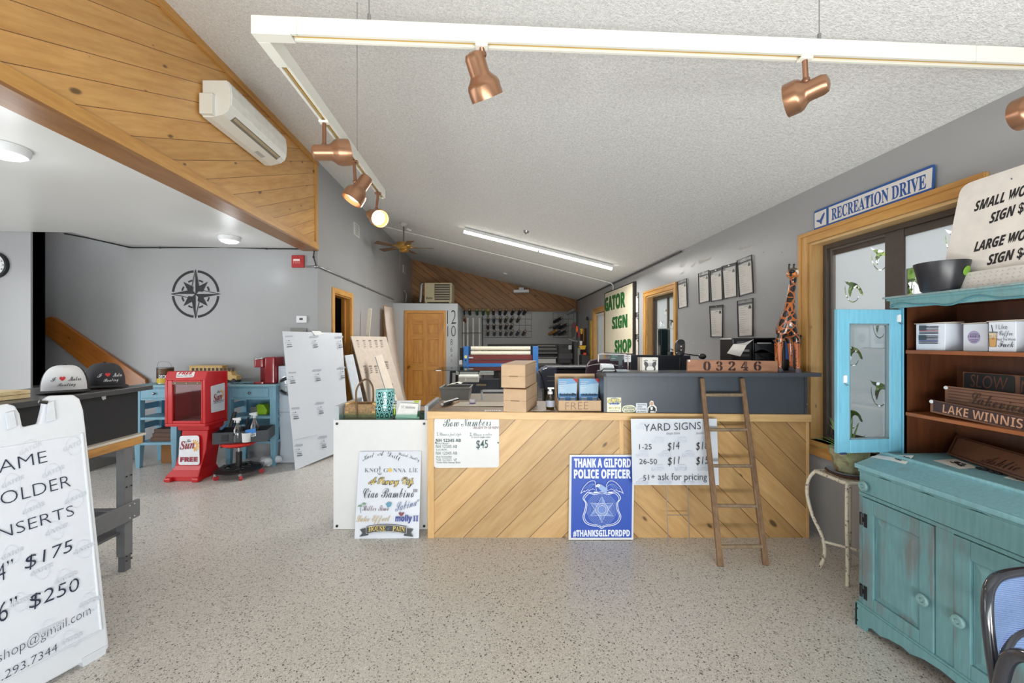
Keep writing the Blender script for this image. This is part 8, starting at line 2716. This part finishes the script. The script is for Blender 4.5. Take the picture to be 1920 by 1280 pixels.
# jacket on a chair
Dj = 4.75
r = T('maroon_jacket', 'dark maroon jacket with white piping over a chair back', 'jacket', CF @ V((X(1145, Dj), Dj, .7)))
jm = M((70, 50, 62), .85, var=.15, bump=.3, bs=40)
m = MB()
q = [(1099, 715), (1101, 690), (1106, 679), (1113, 674.5), (1130, 673), (1160, 672.5), (1176, 675), (1186, 684), (1190, 715)]
pts = [CF @ V((X(x, Dj), Dj, Z(y, Dj))) for x, y in smooth2(q, 4)]
m.prism(pts, CFW * .12, jm); m.build('shell', r, bevel=.03)
s = MB(); Pj = front(Dj - .002); s.ribbon(Pj, smooth2([(1101, 686.5), (1112, 683.5), (1124, 682), (1140, 682), (1155, 684.5), (1168, 687)], 4), 1.2, wht_ink); s.ribbon(Pj, smooth2([(1101, 687), (1102, 682), (1105, 679)], 4), 1.4, wht_ink); s.build('white_piping', r)
r = T('office_chair', 'black office chair under the maroon jacket', 'chair', CF @ V((X(1145, Dj), Dj - .2, 0)))
m = MB(); m.box(X(1112, Dj), X(1178, Dj), Dj + .125, Dj + .16, .55, 1.22, black, CF); m.build('backrest', r, bevel=.02)
m = MB(); m.box(X(1108, Dj), X(1182, Dj), Dj - .25, Dj + .16, .46, .52, black, CF); m.build('seat', r, bevel=.02)
m = MB(); c_ = CF @ V((X(1145, Dj), Dj - .05, 0)); m.cyl(c_ + UP * .08, c_ + UP * .46, .03, black)
for k in range(5):
    a = 2 * pi * k / 5; m.tube([c_ + UP * .1, c_ + V((.28 * math.cos(a), .28 * math.sin(a), .03))], .018, black, 8)
m.build('star_base', r)

# back right corner: pegboard with tools
Dt = 10.6
P = wallx(XR - .004)
r = T('tool_pegboard', 'brown pegboard on the right wall in the back corner', 'pegboard', P.hit(1092, 665))
pa, pb_ = P.hit(1089, 612), P.hit(1100, 665)
m = MB(); m.box(XR - .02, XR - .002, pb_.y, pa.y, 1.15, 1.85, M((96, 72, 50), .7)); m.build('board', r)
def tool(name, lab, px, c, D=None, dep=.05):
    D = D or 10.2
    m = MB(); m.board(front(D), px, dep, M(c, .5)); m.build(name, label=lab, cat='tool', group='tools hanging in the back corner', bevel=.003)
tool('orange_snips', 'orange handled snips at top left of the back corner tools', [(1080, 612), (1083, 611), (1084, 618), (1082, 624), (1080, 618)], (230, 96, 40))
tool('yellow_level', 'yellow tool bar hanging on the back corner pegboard', [(1088, 616), (1093, 616), (1092, 626), (1089, 626)], (196, 160, 40))
tool('red_pliers', 'red handled pliers hanging on the back corner pegboard', [(1083.5, 622), (1088, 622), (1087, 632), (1084, 632)], (150, 30, 36))
tool('maroon_shears', 'dark red shears hanging above the back corner tools', [(1071, 612), (1076, 604), (1080, 606), (1080, 614), (1074, 616)], (84, 30, 34))
tool('black_clamp', 'black clamp among the back corner tools', [(1071, 616), (1079, 616), (1078, 630), (1073, 632)], (44, 48, 44))
tool('brown_hammer', 'tan handled hammer hanging on the back corner pegboard', [(1094, 617), (1095.5, 617), (1095, 640), (1093.8, 640)], (150, 110, 64))
tool('yellow_bin', 'yellow parts bin below the back corner tools', [(1086, 648), (1099, 647.5), (1097, 655), (1088, 655)], (214, 176, 40), 10.0, .15)
tool('white_cup', 'white cup standing above the yellow parts bin', [(1087, 639), (1092, 639), (1091.5, 647), (1087.5, 647)], (206, 206, 204), 10.0, .06)
tool('orange_tape', 'red orange tape roll beside the gray shelf in the back corner', [(1094, 661.5), (1099, 661), (1099.5, 665), (1094, 665.5)], (220, 76, 50), 9.9, .08)
m = MB(); q = [PD(1065, 634, 10.3), PD(1083, 640, 10.0), PD(1090, 640, 10.4), PD(1072, 633.5, 10.8)]; m.prism(q, UP * -.02, M((186, 186, 182), .3, .5)); m.build('metal_shelf', label='pale metal shelf plate in the back right corner', cat='shelf')
r = T('tall_gray_shelf', 'tall dark gray shelf unit beside the wide printer', 'shelf', CF @ V((X(1085, 10.1), 10.2, 0)))
m = MB(); pbox(m, 10.1, 1077, 640, 1083, 690, .4, M((56, 56, 58), .5), True); m.build('unit', r, bevel=.01)
m = MB(); pbox(m, 10.0, 1083.5, 652, 1088, 690, .4, M((120, 122, 120), .5), True); m.build('side_unit', r)
m = MB(); pbox(m, 9.6, 1091, 666, 1105, 690, .4, M((40, 40, 44), .6), True); m.build('black_crate', label='black crate on the floor below the pegboard', cat='crate', bevel=.01)
m = MB(); pts = [wallx(XR - .02).hit(1107.5, 601), wallx(XR - .02).hit(1107.5, 670)]; m.box(XR - .03, XR - .003, pts[0].y - .05, pts[0].y + .05, .9, pts[0].z, M((206, 170, 50), .5)); m.build('long_yellow_level', label='long yellow level standing against the right wall', cat='level')
m = MB(); a = wallx(XR - .03).hit(1102, 600); m.cyl(a, V((a.x, a.y, .9)), .015, M((90, 92, 92), .5), 8); m.prism([a + V((0, -.08, .0)), a + V((0, .08, 0)), a + V((0, .03, .09)), a + V((0, -.03, .09))], (-.03, 0, 0), M((50, 50, 52), .5)); m.build('hanging_broom', label='gray handled broom leaning left of the yellow level', cat='broom')
